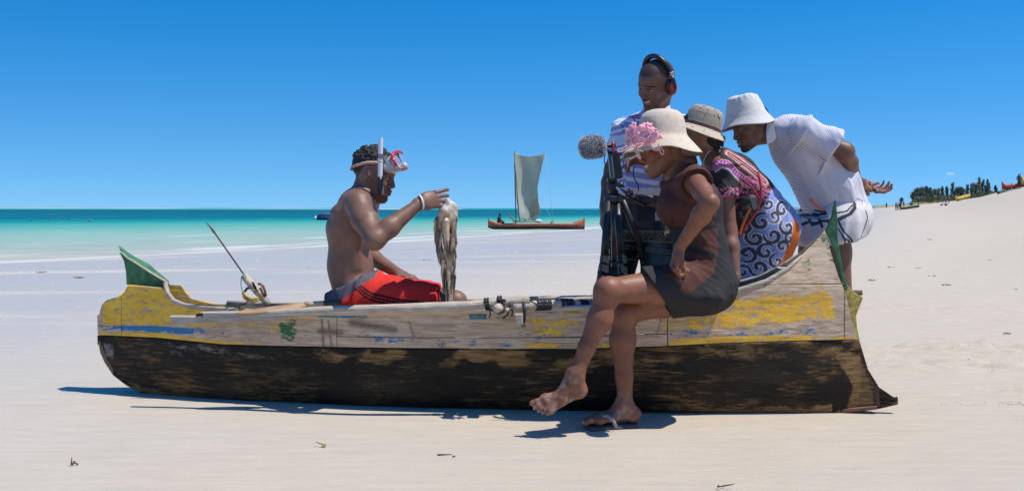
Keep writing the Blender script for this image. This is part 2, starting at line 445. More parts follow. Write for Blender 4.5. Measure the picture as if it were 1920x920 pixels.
us = np.concatenate([np.linspace(-9, -.62, 60), np.linspace(-.6, .6, 260), np.linspace(.62, 2.2, 16)])
U, Y = np.meshgrid(us, ys, indexing='ij'); X = U * Y
off = -shore_s(X, Y)
ang = np.arctan2(Y, X)
Z = SEA_Z + .035*np.exp(-((off-3.0)/.8)**2)*fbm(X*.2, Y*.25, 0, 9, 3)*2 + .05*np.exp(-((off-7.5)/1.0)**2)*smooth01(vnoise(X*.11, Y*.1, 0, 4), .4, .8) + .012*(fbm(X*.8, Y*1.5, 0, 8, 3)-.5)*2
dd = np.log(np.maximum(Y, 1)); o_ = np.maximum(off, 0)
depth = np.interp(np.sqrt(o_ * (Y*.9+o_*.1-25).clip(0)), [0, 8, 18, 34, 52, 70, 100, 300, 470, 620, 6000], [0, .08, .2, .34, .47, .575, .665, .8, .92, .99, 1])
reef = np.clip(1.3 - np.abs(Y - 2600)/1500, 0, 1) * (U < -.05)
v = np.stack([X, Y, Z], -1).reshape(-1, 3); nx, ny = X.shape
i = np.arange(nx-1)[:, None]*ny + np.arange(ny-1)[None, :]
q = np.stack([i, i+ny, i+ny+1, i+1], -1).reshape(-1, 4)
ofv = off.reshape(-1); keep = (ofv[q] > -14).any(1); q = q[keep]
used = np.unique(q); mp_ = np.zeros(len(v), int); mp_[used] = np.arange(len(used))
along = (X*.35 + Y*.93).reshape(-1)
sea = mesh_obj('sea', v[used], mp_[q], sea_material(), attrs={'depth': depth.reshape(-1)[used], 'off': ofv[used], 'along': along[used], 'reef': reef.reshape(-1)[used]})
tag(sea, kind='structure')

# ---- far headland, islet and the grassy dune ----
def ridge(name, pts, depth, mat_, thick, base=-1.0, kind='structure', nseg=120):
    """a long low hill: pts = (px, py top); built with a real cross-section"""
    px = np.linspace(pts[0][0], pts[-1][0], nseg); py = np.interp(px, [p[0] for p in pts], [p[1] for p in pts])
    dep = np.interp(px, [pts[0][0], pts[-1][0]], depth)
    top = CH + (H0 - py)/FPX*dep; x = (px-960)/FPX*dep
    rows = []
    for (t, hh) in ((-1, 0), (-.6, .45), (-.25, .85), (0, 1), (.3, .85), (.7, .4), (1, 0)):
        zz = base + (top - base)*np.maximum(hh + (.10*(fbm(px*.12, 0*px+t*4, 0, 3, 4)-.5)*2*(0 < hh)), 0)
        rows.append(np.stack([x*(1+t*thick/dep), dep + t*thick, zz], -1))
    v = np.concatenate(rows); n = nseg
    q = np.array([[r*n+i, r*n+i+1, (r+1)*n+i+1, (r+1)*n+i] for r in range(len(rows)-1) for i in range(n-1)])
    return tag(mesh_obj(name, v, q, mat_), kind=kind)
hillm = mat('far_hill', (.20, .27, .29), .95, var=.35, vscale=.02)
dunem = mat('dune_grass', (.30, .27, .15), .95, var=.45, vscale=.5, bump=.6, bscale=1.5, dist=.4)
ridge('far_headland', [(1380, 392), (1420, 389), (1478, 387.5), (1502, 387), (1520, 388.5), (1560, 386.5), (1600, 386), (1650, 383.5), (1700, 382), (1720, 384)], (2600, 1500), mat('headland_scrub', (.23, .25, .22), .95, var=.35, vscale=.03), 60, base=-2)
ridge('far_islet', [(832, 391.5), (845, 390.3), (858, 389), (872, 389.5), (884, 391.5)], (3800, 3800), hillm, 60, base=-2, nseg=40)
ridge('grassy_dune', [(1640, 386), (1670, 384), (1700, 381), (1722, 373), (1740, 371), (1765, 373), (1800, 371), (1840, 366), (1880, 360), (1960, 352), (2060, 345)], (244, 244), dunem, 14, base=.2)
# =====================  THE CANOE  =====================
B0 = V3((186-960)/FPX*4.78, 4.78, 0); S0 = V3((1640-960)/FPX*4.30, 4.30, 0)
BE = nrm(S0 - B0); BN = V3(-BE[1], BE[0], 0); BL = float(np.linalg.norm(S0 - B0))
BROT = math.atan2(BE[1], BE[0])
def b_uz(px, py, w):
    """photo point on the plank surface w nearer than the keel line -> along, height"""
    C = V3(0, 0, CH); r = np.stack([(np.asarray(px, float)-960)/FPX, np.ones_like(np.asarray(px, float)), (H0-np.asarray(py, float))/FPX], -1)
    t = ((B0 - np.asarray(w)[..., None]*BN - C) @ BN if np.ndim(w) else (B0 - w*BN - C) @ BN) / (r @ BN)
    p = C + t[..., None]*r
    return (p - B0) @ BE, p[..., 2]
def b_px(u, z, w):
    p = B0 + u[..., None]*BE - w[..., None]*BN
    return 960 + FPX*p[..., 0]/p[..., 1], H0 - FPX*(z-CH)/p[..., 1]
def halfw(u):
    a = np.clip((u - .02)/(BL*.5), 0, 1); b = np.clip((BL - .06 - u)/(BL*.5), 0, 1)
    return .022 + .238*np.minimum(1 - (1-a)**1.75, 1 - (1-b)**2.5)
def curve_u(pts, wf=1.0):
    px = np.array([p[0] for p in pts], float); py = np.array([p[1] for p in pts], float)
    X = np.linspace(px[0], px[-1], 600); Yv = np.interp(X, px, py)
    u, z = b_uz(X, Yv, 0.1*np.ones(600))
    for _ in range(5): u, z = b_uz(X, Yv, halfw(u)*wf)
    return u, z
TOP = curve_u([(186, 592), (190, 574), (200, 564), (222, 557), (234, 548), (240, 535), (306, 541), (311, 553), (322, 568), (356, 579), (416, 585), (520, 588), (640, 589), (900, 584), (1100, 579), (1250, 571), (1330, 560), (1379, 548), (1437, 528), (1475, 506), (1503, 481), (1530, 455), (1551, 430), (1560, 470), (1572, 515), (1586, 549), (1598, 600), (1611, 636), (1628, 690), (1647, 722), (1688, 750)])
BND = curve_u([(186, 630), (290, 634), (421, 647), (508, 649), (660, 652), (900, 654), (1080, 654), (1250, 648), (1360, 642), (1480, 638), (1609, 635), (1611, 636), (1628, 690), (1647, 722), (1688, 750)])
BOT = curve_u([(186, 644), (190, 662), (196, 676), (212, 701), (238, 722), (266, 735), (312, 746), (377, 757), (464, 763), (560, 768), (700, 773), (1100, 776), (1360, 777), (1551, 773), (1645, 762), (1688, 752)], .75)
ftop = lambda u: np.interp(u, *TOP); fbnd = lambda u: np.minimum(np.interp(u, *BND), np.interp(u, *TOP)); fbot = lambda u: np.minimum(np.interp(u, *BOT) - .008, np.interp(u, *BND)-.002)
ULAST = TOP[0][-1]
def wid(u, z):
    """half width of the outer surface at (u,z)"""
    W_ = halfw(u); zb = fbot(u)
    t = np.clip((z - zb) / .34, 0, 1)
    prof = .80 + .20*t; rnd = np.clip((z - zb)/.15, 0, 1)
    rr_ = .52 + .48*np.sqrt(1 - (1-rnd)**2.2)
    w = W_*prof*np.where(W_ > .05, rr_, np.maximum(rr_, .8))
    # the high stern peak pinches in
    w = w*(1 - .72*smooth01(z, .52, .80)*smooth01(u, 2.5, 3.2)) * (1 - .5*smooth01(z, .50, .60)*(1-smooth01(u, .5, .8)))
    return np.maximum(w, .014)
pirogue = thing('outrigger_canoe', 'big near canoe on the sand, chipped yellow and blue paint over a black tarred hull', 'canoe', B0, BROT)

# ---- paint masks on (u,z) ----
def seg_poly_sd(px, py, poly):
    poly = np.array(poly, float); d = np.full(px.shape, 1e9); ins = np.zeros(px.shape, bool)
    for i in range(len(poly)):
        a = poly[i]; b = poly[(i+1) % len(poly)]; e = b - a; L = e @ e + 1e-9
        t = np.clip(((px-a[0])*e[0] + (py-a[1])*e[1])/L, 0, 1)
        d = np.minimum(d, np.hypot(px-a[0]-t*e[0], py-a[1]-t*e[1]))
        c = ((a[1] > py) != (b[1] > py)) & (px < (b[0]-a[0])*(py-a[1])/(b[1]-a[1]+1e-12) + a[0])
        ins ^= c
    return np.where(ins, d, -d)
# (polygon, soft width, strength)
YEL = [([(190, 572), (226, 552), (240, 533), (308, 540), (326, 568), (400, 584), (500, 594), (430, 606), (385, 614), (290, 611), (190, 612)], 10, .93),
       ([(400, 590), (560, 600), (540, 622), (420, 616)], 16, .50),
       ([(186, 622), (300, 625), (420, 640), (500, 646), (400, 648), (290, 637), (186, 633)], 5, .97),
       ([(990, 594), (1060, 598), (1075, 610), (1050, 632), (1005, 630)], 14, .78), ([(1060, 594), (1090, 600), (1085, 614), (1060, 614)], 10, .55),
       ([(985, 642), (1145, 642), (1145, 654), (985, 654)], 6, .66),
       ([(1255, 634), (1340, 630), (1470, 626), (1560, 628), (1608, 631), (1608, 640), (1400, 643), (1255, 648)], 5, .88),
       ([(1240, 600), (1330, 588), (1360, 580), (1350, 618), (1240, 620)], 16, .64),
       ([(1338, 612), (1372, 560), (1420, 556), (1500, 545), (1555, 541), (1566, 560), (1566, 598), (1500, 602), (1440, 608), (1400, 616)], 13, .86),
       ([(1500, 536), (1560, 534), (1562, 542), (1500, 546)], 5, .6),
       ([(1280, 565), (1370, 548), (1372, 560), (1300, 580)], 8, .45), ([(1100, 585), (1140, 584), (1140, 590), (1100, 591)], 3, .7)]
BLU = [([(226, 611), (300, 612), (365, 617), (363, 628), (300, 624), (226, 621)], 3, 1.0), ([(186, 610), (226, 611), (226, 621), (186, 621)], 4, .62), ([(363, 616), (420, 622), (420, 631), (363, 628)], 5, .62),
       ([(560, 615), (600, 620), (600, 640), (560, 632)], 14, .36), ([(690, 630), (760, 632), (760, 646), (690, 644)], 8, .62), ([(760, 632), (960, 634), (965, 652), (760, 650)], 10, .44), ([(1000, 625), (1060, 625), (1060, 640), (1000, 640)], 9, .42),
       ([(1255, 617), (1310, 616), (1310, 632), (1255, 634)], 7, .55), ([(1310, 620), (1480, 615), (1560, 611), (1560, 625), (1480, 626), (1310, 631)], 6, .52), ([(640, 590), (690, 590), (690, 596), (630, 596)], 3, .8), ([(880, 589), (912, 589), (912, 598), (880, 598)], 1.5, 1.2)]
GRN = [([(522, 600), (556, 600), (560, 625), (548, 644), (528, 636)], 11, .78), ([(970, 590), (998, 600), (996, 640), (968, 640)], 12, .50), ([(1500, 485), (1520, 480), (1520, 510), (1505, 512)], 10, .62), ([(1535, 440), (1562, 440), (1572, 500), (1560, 500)], 8, .58)]
def masks(px, py):
    out = {}
    for nm, L in (('mY', YEL), ('mB', BLU), ('mG', GRN)):
        m = np.zeros(px.shape)
        for poly, soft, st in L:
            sd = seg_poly_sd(px, py, poly); m = np.maximum(m, st*smooth01(sd, -soft*.7, soft*.6))
        out[nm] = m
    # iron and tar streaks running down from fastenings
    m = np.zeros(px.shape)
    for (x0, y0, x1, y1, w) in ((604, 600, 607, 648, 2.5), (616, 602, 622, 648, 2.0), (768, 604, 776, 630, 1.6), (1244, 575, 1233, 625, 1.4), (832, 642, 828, 655, 2), (660, 606, 740, 618, 7), (600, 622, 640, 624, 5), (980, 600, 985, 612, 2), (1300, 560, 1340, 556, 4)):
        sd = np.array([x1-x0, y1-y0], float); L2 = sd @ sd
        t = np.clip(((px-x0)*sd[0] + (py-y0)*sd[1])/L2, 0, 1); d = np.hypot(px-x0-t*sd[0], py-y0-t*sd[1])
        m = np.maximum(m, np.exp(-(d/w)**2))
    out['mD'] = m
    return out
def wood_paint_material(name, tar=False):
    m = bpy.data.materials.new(name); m.use_nodes = True; t = m.node_tree; b = t.nodes['Principled BSDF']; N = t.nodes.new; Lk = t.links.new
    tc = N('ShaderNodeTexCoord')
    def ma(op, a, b_=None, cl=False):
        n = N('ShaderNodeMath'); n.operation = op; n.use_clamp = cl
        for i, v in enumerate((a, b_)):
            if v is None: continue
            if isinstance(v, (int, float)): n.inputs[i].default_value = v
            else: Lk(v, n.inputs[i])
        return n.outputs[0]
    def noise(sc, scale, det=6, ro=.65, dist=0.0):
        mp = N('ShaderNodeMapping'); mp.inputs['Scale'].default_value = sc; Lk(tc.outputs['Object'], mp.inputs[0])
        n = N('ShaderNodeTexNoise'); n.inputs['Scale'].default_value = scale; n.inputs['Detail'].default_value = det; n.inputs['Roughness'].default_value = ro; n.inputs['Distortion'].default_value = dist
        Lk(mp.outputs[0], n.inputs['Vector']); return n.outputs['Fac']
    def ramp(fac, stops):
        cr = N('ShaderNodeValToRGB'); Lk(fac, cr.inputs[0]); el = cr.color_ramp.elements
        el[0].position = stops[0][0]; el[0].color = (*stops[0][1], 1); el[1].position = stops[-1][0]; el[1].color = (*stops[-1][1], 1)
        for p, c in stops[1:-1]: e = el.new(p); e.color = (*c, 1)
        return cr.outputs[0]
    def mixc(f, a, c):
        n = N('ShaderNodeMixRGB')
        for i, v in enumerate((f, a, c)):
            if isinstance(v, tuple): n.inputs[i].default_value = (*v, 1)
            elif isinstance(v, (int, float)): n.inputs[i].default_value = v
            else: Lk(v, n.inputs[i])
        return n.outputs[0]
    grain = noise((1, 8, 14), 7, 7, .7, .6); big = noise((.8, 1, 2.2), 2.6, 4); fine = noise((1, 2, 6), 60, 4)
    if not tar:
        col = ramp(grain, [(.25, (.22, .13, .07)), (.42, (.47, .325, .205)), (.55, (.62, .48, .345)), (.72, (.72, .62, .48))])
        col = mixc(ma('MULTIPLY', ma('SUBTRACT', big, .42), 2.2, cl=True), col, ramp(grain, [(.3, (.27, .17, .10)), (.7, (.52, .39, .27))]))
        chipn = ma('ADD', ma('MULTIPLY', noise((1, 3, 3.2), 13, 8, .68, .5), .62), ma('MULTIPLY', noise((1, 2, 4), 55, 5, .7), .38))
        def lay(col, attr_, c, seedc=None, edge=9):
            a = N('ShaderNodeAttribute'); a.attribute_name = attr_
            f = ma('MULTIPLY', ma('SUBTRACT', a.outputs['Fac'], ma('ADD', ma('MULTIPLY', ma('SUBTRACT', chipn, .5), 4.4), .60)), edge, cl=True)
            return mixc(f, col, c), f
        cy = ramp(noise((1, 1, 1.5), 9, 5), [(.3, (.74, .40, .030)), (.6, (.88, .53, .05)), (.8, (.84, .60, .15))])
        col, fy = lay(col, 'mY', cy)
        col, fb = lay(col, 'mB', (.03, .185, .36))
        col, fg = lay(col, 'mG', (.05, .16, .06))
        a = N('ShaderNodeAttribute'); a.attribute_name = 'mD'
        col = mixc(ma('MULTIPLY', a.outputs['Fac'], ma('MULTIPLY', ma('ADD', fine, .15), 1.1), cl=True), col, (.07, .04, .025))
        # small nicks & nail holes
        vo = N('ShaderNodeTexVoronoi'); vo.inputs['Scale'].default_value = 11; mp = N('ShaderNodeMapping'); mp.inputs['Scale'].default_value = (1, 1, 1.8); Lk(tc.outputs['Object'], mp.inputs[0]); Lk(mp.outputs[0], vo.inputs['Vector'])
        nk = ma('MULTIPLY', ma('SUBTRACT', .055, vo.outputs['Distance']), 40, cl=True)
        col = mixc(nk, col, (.05, .035, .025))
        # fine drying cracks along the grain
        ck = noise((.6, 6, 30), 3.2, 5, .75, .3); ckf = ma('MULTIPLY', ma('SUBTRACT', .335, ck), 26, cl=True)
        col = mixc(ma('MULTIPLY', ckf, .8), col, (.09, .06, .04))
        hgt = ma('ADD', ma('MULTIPLY', grain, .5), ma('ADD', ma('MULTIPLY', fy, .22), ma('MULTIPLY', fine, .25))); hgt = ma('SUBTRACT', hgt, ma('ADD', ma('MULTIPLY', nk, .8), ma('MULTIPLY', ckf, .5)))
        b.inputs['Roughness'].default_value = .72
    else:
        a = N('ShaderNodeAttribute'); a.attribute_name = 'wear'
        wn = ma('ADD', ma('MULTIPLY', noise((1, 3, 3.6), 8, 8, .72, .9), .55), ma('MULTIPLY', noise((1, 4, 7), 34, 6, .72, .4), .45))
        f = ma('MULTIPLY', ma('SUBTRACT', ma('ADD', wn, ma('MULTIPLY', a.outputs['Fac'], .34)), .575), 8, cl=True)
        f2 = ma('MULTIPLY', ma('SUBTRACT', ma('ADD', noise((.45, 3, 7), 12, 9, .8, .5), ma('MULTIPLY', ma('SUBTRACT', noise((1, 1, 1.6), 3.1, 3), .5), .55)), .522), 7, cl=True)
        base = ramp(big, [(.3, (.007, .0055, .004)), (.55, (.018, .0135, .009)), (.75, (.045, .032, .020))])
        ochre = ramp(grain, [(.3, (.07, .035, .012)), (.5, (.22, .125, .05)), (.7, (.40, .27, .14))])
        col = mixc(ma('MULTIPLY', f2, .62), base, (.30, .165, .055)); col = mixc(f, col, ochre)
        ag = N('ShaderNodeAttribute'); ag.attribute_name = 'ash'
        fa = ma('MULTIPLY', ma('SUBTRACT', ma('ADD', wn, ma('MULTIPLY', ag.outputs['Fac'], .3)), .66), 9, cl=True)
        col = mixc(fa, col, (.24, .215, .19))
        hgt = ma('ADD', ma('MULTIPLY', wn, .9), ma('MULTIPLY', grain, .5))
        rr_ = ma('ADD', .55, ma('MULTIPLY', f, .3)); Lk(rr_, b.inputs['Roughness']); b.inputs['Specular IOR Level'].default_value = .22
    Lk(col, b.inputs['Base Color'])
    bp = N('ShaderNodeBump'); bp.inputs['Strength'].default_value = .8; bp.inputs['Distance'].default_value = .006; Lk(hgt, bp.inputs['Height']); Lk(bp.outputs[0], b.inputs['Normal'])
    return m
PLANKM = wood_paint_material('weathered_painted_planks'); TARM = wood_paint_material('tarred_hull', True)
INM = mat('bare_inner_wood', (.30, .22, .15), .85, var=.3, vscale=8, stretch=(1, 6, 6), bump=.5, bscale=30)

def hull_side(u0, u1, zlo, zhi, nu, nv, sgn, off0=0.0, thick=.014, seed=1):
    """one plank on one side (sgn -1 = towards the camera), a closed slab"""
    u = np.linspace(u0, u1, nu); U_ = np.tile(u[:, None], (1, nv)); t = np.linspace(0, 1, nv)[None, :]
    Z = zlo(u)[:, None]*(1-t) + zhi(u)[:, None]*t
    w = wid(U_, Z) + off0 + .0016*(fbm(U_*9, Z*40, 0, seed, 3)-.5)*2
    outer = np.stack([U_, sgn*w, Z], -1).reshape(-1, 3); inner = np.stack([U_, sgn*np.maximum(w-thick, .001), Z], -1).reshape(-1, 3)
    i = np.arange(nu-1)[:, None]*nv + np.arange(nv-1)[None, :]
    q = np.stack([i, i+nv, i+nv+1, i+1], -1).reshape(-1, 4); n = nu*nv
    f = [q, q[:, ::-1] + n]
    a = np.arange(nu-1)*nv; f.append(np.stack([a, a+n, a+nv+n, a+nv], -1)); a = a + nv-1; f.append(np.stack([a, a+nv, a+nv+n, a+n], -1))
    a = np.arange(nv-1); f.append(np.stack([a, a+1, a+1+n, a+n], -1)); a = a + (nu-1)*nv; f.append(np.stack([a, a+n, a+1+n, a+1], -1))
    q = np.concatenate(f)
    if sgn > 0: q = q[:, ::-1]
    return np.concatenate([outer, inner]), q
def plank(name, u0, u1, zlo, zhi, label=None, off0=0.0, nu=120, nv=24, sides=(-1, 1), seed=1):
    for sg in sides:
        v, q = hull_side(u0, u1, zlo, zhi, nu, nv, sg, off0, seed=seed)
        px, py = b_px(v[:, 0], v[:, 2], np.abs(v[:, 1]))
        mk = masks(px, py)
        if sg > 0:
            for k in mk: mk[k] = mk[k]*.8
        o = mesh_obj(name, v, q, PLANKM, pirogue, attrs=mk, local=True)
        if label and sg < 0: o['label'] = label
def upx(px, py, w=.2):
    u, z = b_uz(np.array([px], float), np.array([py], float), np.array([w]))
    for _ in range(4): u, z = b_uz(np.array([px], float), np.array([py], float), wid(u, z))
    return float(u[0]), float(z[0])
gap = .0016
uA = upx(228, 600)[0]; uB = upx(632, 620)[0]; uC = upx(1583, 600)[0]; uE = upx(1611, 636)[0]
uM = upx(1252, 600)[0]; uP = upx(1430, 530)[0]
seamz = lambda u: fbnd(u) + .050 + .003*np.sin(u*3)
top_ = lambda u: ftop(u) - .0005
zb_ = lambda u: fbnd(u) + gap
peak_z = upx(1500, 532)[1]
fseam = lambda u: np.full_like(u, peak_z)
tpc = lambda u: np.minimum(ftop(u), peak_z - gap)
plank('stem_plank', .003, uA-gap, zb_, top_, 'grey upright stem plank with worn yellow paint', nu=40, seed=2)
plank('bow_plank', uA+gap, uB-gap, zb_, top_, 'yellow bow plank with a blue stripe, bare grey towards its end', nu=260, nv=60, seed=3)
plank('lower_plank', uB+gap, uM-gap, zb_, lambda u: seamz(u)-gap, 'narrow bare lower plank speckled with blue', nu=300, nv=18, off0=.0015, seed=4)
plank('side_plank', uB+gap, uM-gap, lambda u: seamz(u)+gap, top_, 'bare weathered side plank amidships', nu=300, nv=36, seed=5)
plank('stern_plank', uM+gap, uC-gap, zb_, tpc, 'wide stern plank under flaking yellow paint', nu=220, nv=60, off0=.001, seed=6)
plank('peak_plank', uP+.01, uC-.002, lambda u: np.full_like(u, peak_z+gap), lambda u: np.maximum(top_(u), peak_z+gap*1.5), 'bare grey plank rising to the stern peak', nu=110, nv=50, seed=7)
plank('sternpost_wedge', uC+gap, uE, zb_, lambda u: np.maximum(top_(u), zb_(u)+.001), 'bare wedge plank at the sternpost', nu=14, nv=30, seed=8)
# lower hull (dugout log), both sides in one closed skin with rounded bottom
nu, nv = 520, 46
u = np.linspace(.001, ULAST-.004, nu); rows = []
zb0 = fbot(u); zt0 = np.maximum(fbnd(u) - gap, zb0 + .001)
lower = []
for j in range(nv):
    t = (j/(nv-1))**1.5; Z = zb0 + (zt0-zb0)*t; w = wid(u, Z)
    w = w*np.clip((ULAST - u)/.02 + .3, 0, 1)
    w = w + .0035*(fbm(u*5, Z*16, 0, 31, 4)-.5)*2*np.minimum(w/.05, 1)
    lower.append((Z, w))
V_ = []
for (Z, w) in reversed(lower): V_.append(np.stack([u, -w, Z], -1))
V_.append(np.stack([u, 0*u, zb0 - .004], -1))
for (Z, w) in lower: V_.append(np.stack([u, w, Z], -1))
for (Z, w) in reversed(lower[6:]): V_.append(np.stack([u, np.maximum(w-.022, .001), np.maximum(Z, zb0+.03)], -1))
for (Z, w) in lower[6:]: V_.append(np.stack([u, -np.maximum(w-.022, .001), np.maximum(Z, zb0+.03)], -1))
nr = len(V_); v = np.concatenate(V_)
r = np.arange(nr)[:, None]; i = np.arange(nu-1)[None, :]
q = np.stack([r*nu+i, r*nu+i+1, ((r+1) % nr)*nu+i+1, ((r+1) % nr)*nu+i], -1).reshape(-1, 4)
caps = [[k*nu for k in range(nr)], [k*nu+nu-1 for k in reversed(range(nr))]]
px, py = b_px(v[:, 0], v[:, 2], np.abs(v[:, 1]))
topd = fbnd(v[:, 0]) - v[:, 2]; botd = v[:, 2] - fbot(v[:, 0])
wear = 1.15*np.exp(-((topd-.038)/.045)**2)*smooth01(px, 540, 700)*(1-smooth01(px, 1250, 1330)*.5)*smooth01(fbm(px/60, py/30, 0, 5, 3), .25, .6)
wear = np.maximum(wear, .75*np.exp(-(botd/.035)**2)*(1-smooth01(px, 480, 640))*(px > 240))
wear = np.maximum(wear, 1.15*smooth01(seg_poly_sd(px, py, [(1562, 655), (1612, 665), (1640, 740), (1640, 765), (1590, 765), (1600, 720)]), -8, 10))
wear = np.maximum(wear, 1.0*np.exp(-(botd/.045)**2)*smooth01(px, 1180, 1400)*(px < 1560))
wear = np.where(px > 1646, -.4, wear) - .12
wear = wear + .25*smooth01(fbm(px/90, py/35, 0, 15, 3), .5, .8)
ash = .62*smooth01(seg_poly_sd(px, py, [(300, 640), (380, 645), (480, 660), (560, 665), (520, 680), (400, 668), (320, 665)]), -10, 10) + .8*smooth01(seg_poly_sd(px, py, [(190, 640), (215, 645), (215, 680), (200, 675)]), -6, 6)
hull = mesh_obj('dugout_hull', v, [tuple(a) for a in q.tolist()] + [tuple(c) for c in caps], TARM, pirogue, attrs={'wear': wear, 'ash': ash}, local=True)
hull['label'] = 'black tarred dugout hull worn through to brown wood'
# thin keel runner under the stern
def prism_uz(name, pts, w0, w1, matl, attrs=None, n0=0.0, lab=None, rad=None, bev=True, parent=pirogue):
    """outline in photo points on the keel plane, given real thickness"""
    P_ = []
    for (x, y) in pts:
        uu, zz = b_uz(np.array([float(x)]), np.array([float(y)]), np.array([.015])); P_.append((float(uu[0]), float(zz[0])))
    v = [(a, n0-w0, b) for a, b in P_] + [(a, n0+w1, b) for a, b in P_]; m = len(P_)
    f = [tuple(range(m)), tuple(reversed(range(m, 2*m)))] + [(i, i+m, (i+1) % m+m, (i+1) % m) for i in range(m)]
    o = mesh_obj(name, np.array(v), f, matl, parent, local=True, smooth=False)
    if bev:
        md = o.modifiers.new('bevel', 'BEVEL'); md.width = .0025; md.segments = 2; md.limit_method = 'ANGLE'
    if lab: o['label'] = lab
    return o
GREENM = mat('chipped_green_paint', (.045, .165, .07), .6, var=.5, vscale=28, bump=.35, bscale=60)
YELM = mat('flaking_yellow_paint', (.55, .43, .10), .7, var=.5, vscale=45, bump=.5, bscale=70)
GREYW = mat('grey_weathered_wood', (.38, .335, .28), .85, var=.32, vscale=9, stretch=(1, 7, 9), bump=.7, bscale=24, bstretch=(1, 8, 9))
PALEW = mat('pale_bare_wood', (.52, .43, .33), .8, var=.2, vscale=9, stretch=(1, 7, 9), bump=.5, bscale=24, bstretch=(1, 8, 9))
prism_uz('keel_runner', [(1456, 771), (1551, 767), (1644, 758), (1645, 764), (1551, 774), (1456, 779)], .03, .03, mat('reddish_runner', (.20, .10, .06), .8, var=.3, vscale=20, bump=.3))
prism_uz('stem_band', [(186, 640), (190, 662), (198, 680), (214, 704), (240, 724), (268, 737), (267, 729), (240, 716), (218, 696), (204, 676), (196, 655), (190, 640)], .024, .024, mat('brown_stem_band', (.20, .13, .075), .8, var=.3, vscale=20, bump=.3))
# bow horn : a hollow wedge -- two green cheeks, a sloping board between them
bh = prism_uz('bow_horn', [(227, 474), (236, 490), (240, 512), (241, 534), (306, 540), (309, 530), (270, 497)], .034, .034, GREENM, lab='green wedge-shaped horn on the bow')
def up2(px, py):
    u, z = b_uz(np.array([float(px)]), np.array([float(py)]), np.array([.0])); return float(u[0]), float(z[0])
def loc3(u, n, z): return B0 + u*BE + n*BN + V3(0, 0, z)
mb = MB()
pn = [(227, 474), (238, 484), (256, 495), (284, 513), (317, 533)]; pf = [(222, 461), (236, 471), (254, 484), (280, 505), (317, 531)]
def up3(px, py, w):
    u, z = b_uz(np.array([float(px)]), np.array([float(py)]), np.array([w])); return float(u[0]), float(z[0])
v = []; f = []
L = pn
for i in range(5):
    wn, wf = -.042, .060
    if i == 0: wn, wf = -.030, .012
    (a, z), (a2, z2_) = up3(*pn[i], -wn), up3(*pf[i], -wf)
    v += [loc3(a, wn, z), loc3(a2, wf, z2_), loc3(a2+.004, wf, z2_-.012), loc3(a+.004, wn, z-.012)]
for i in range(len(L)-1):
    for k in range(4): f.append((i*4+k, i*4+(k+1) % 4, (i+1)*4+(k+1) % 4, (i+1)*4+k))
f += [(3, 2, 1, 0), tuple(4*(len(L)-1)+k for k in range(4))]
mb.add(v, f); mb.build('horn_cover_board', GREENM, pirogue)['label'] = 'sloping green board capping the bow horn'
mb = MB(); mb.tube([loc3(up3(*q_, .043)[0], -.043, up3(*q_, .043)[1]) for q_ in pn], [.003, .004, .0045, .005, .005], n=6); mb.build('horn_trim', PALEW, pirogue, smooth=True)
# pale lip below the horn that sweeps into the gunwale
mb = MB(); pts = [(309, 533), (313, 552), (324, 567), (345, 575), (380, 580), (430, 583), (480, 586), (560, 588)]
P3 = []
for (x, y) in pts:
    uu, zz = upx(x, y); P3.append((uu, zz))
for sg in (-1, 1):
    mb = MB(); P3 = P3 if sg < 0 else P3[4:]
    mb.tube([loc3(a, sg*(float(wid(np.array([a]), np.array([b]))[0]) - .006), b + .004) for a, b in P3], [.010, .012, .012, .011, .010, .010, .009, .008][-len(P3):], n=8, flat=1.3)
    mb.build('bow_coaming', GREYW, pirogue, smooth=True)
# gunwale rails, both sides
for sg in (-1, 1):
    pts = [(520, 588), (640, 588), (770, 586), (900, 583), (1000, 580.5), (1100, 577), (1180, 573), (1250, 569), (1330, 558)]
    mb = MB(); L = []
    for (x, y) in pts:
        uu, zz = upx(x, y); ww = float(wid(np.array([uu]), np.array([zz-.01]))[0]); L.append(loc3(uu, sg*(ww - .001), zz + .002))
    mb.tube(L, .0125, n=8, flat=1.15, wob=.05); mb.build('gunwale_rail', PALEW, pirogue, smooth=True)
    # rising cap along the stern sheer
    pts = [(1330, 558), (1379, 546), (1437, 527), (1475, 504), (1503, 479)]; mb = MB(); L = []
    for (x, y) in pts:
        uu, zz = upx(x, y); ww = float(wid(np.array([uu]), np.array([zz-.01]))[0]); L.append(loc3(uu, sg*(ww - .004), zz + .001))
    mb.tube(L, [.011, .012, .011, .009, .006], n=8); mb.build('sheer_cap', GREYW, pirogue, smooth=True)
# stern fins
prism_uz('stern_fin', [(1567, 374), (1571, 412), (1571, 446), (1577, 485), (1583, 516), (1591, 538), (1586, 546), (1577, 518), (1566, 470), (1557, 446), (1549, 433), (1560, 405)], .016, .016, GREENM, lab='tall green fin at the stern peak')
prism_uz('stern_spike', [(1583, 519), (1590, 534), (1600, 546), (1619, 556), (1613, 572), (1606, 590), (1608, 612), (1613, 636), (1607, 634), (1598, 600), (1586, 552), (1578, 522)], .015, .015, YELM, lab='yellow pointed spur on the sternpost')
prism_uz('sternpost_band', [(1611, 634), (1628, 690), (1648, 722), (1650, 760), (1643, 762), (1636, 716), (1619, 690), (1605, 636)], .019, .019, mat('dark_sternpost', (.075, .045, .03), .8, var=.4, vscale=25, bump=.4))
mb = MB(); c = upx(1600, 549); mb.tube([loc3(c[0]-.10, .02, c[1]), loc3(c[0]+.048, .02, c[1])], .012, n=10); mb.build('stern_peg', mat('dark_peg', (.12, .085, .06), .8, var=.3), pirogue, smooth=True)
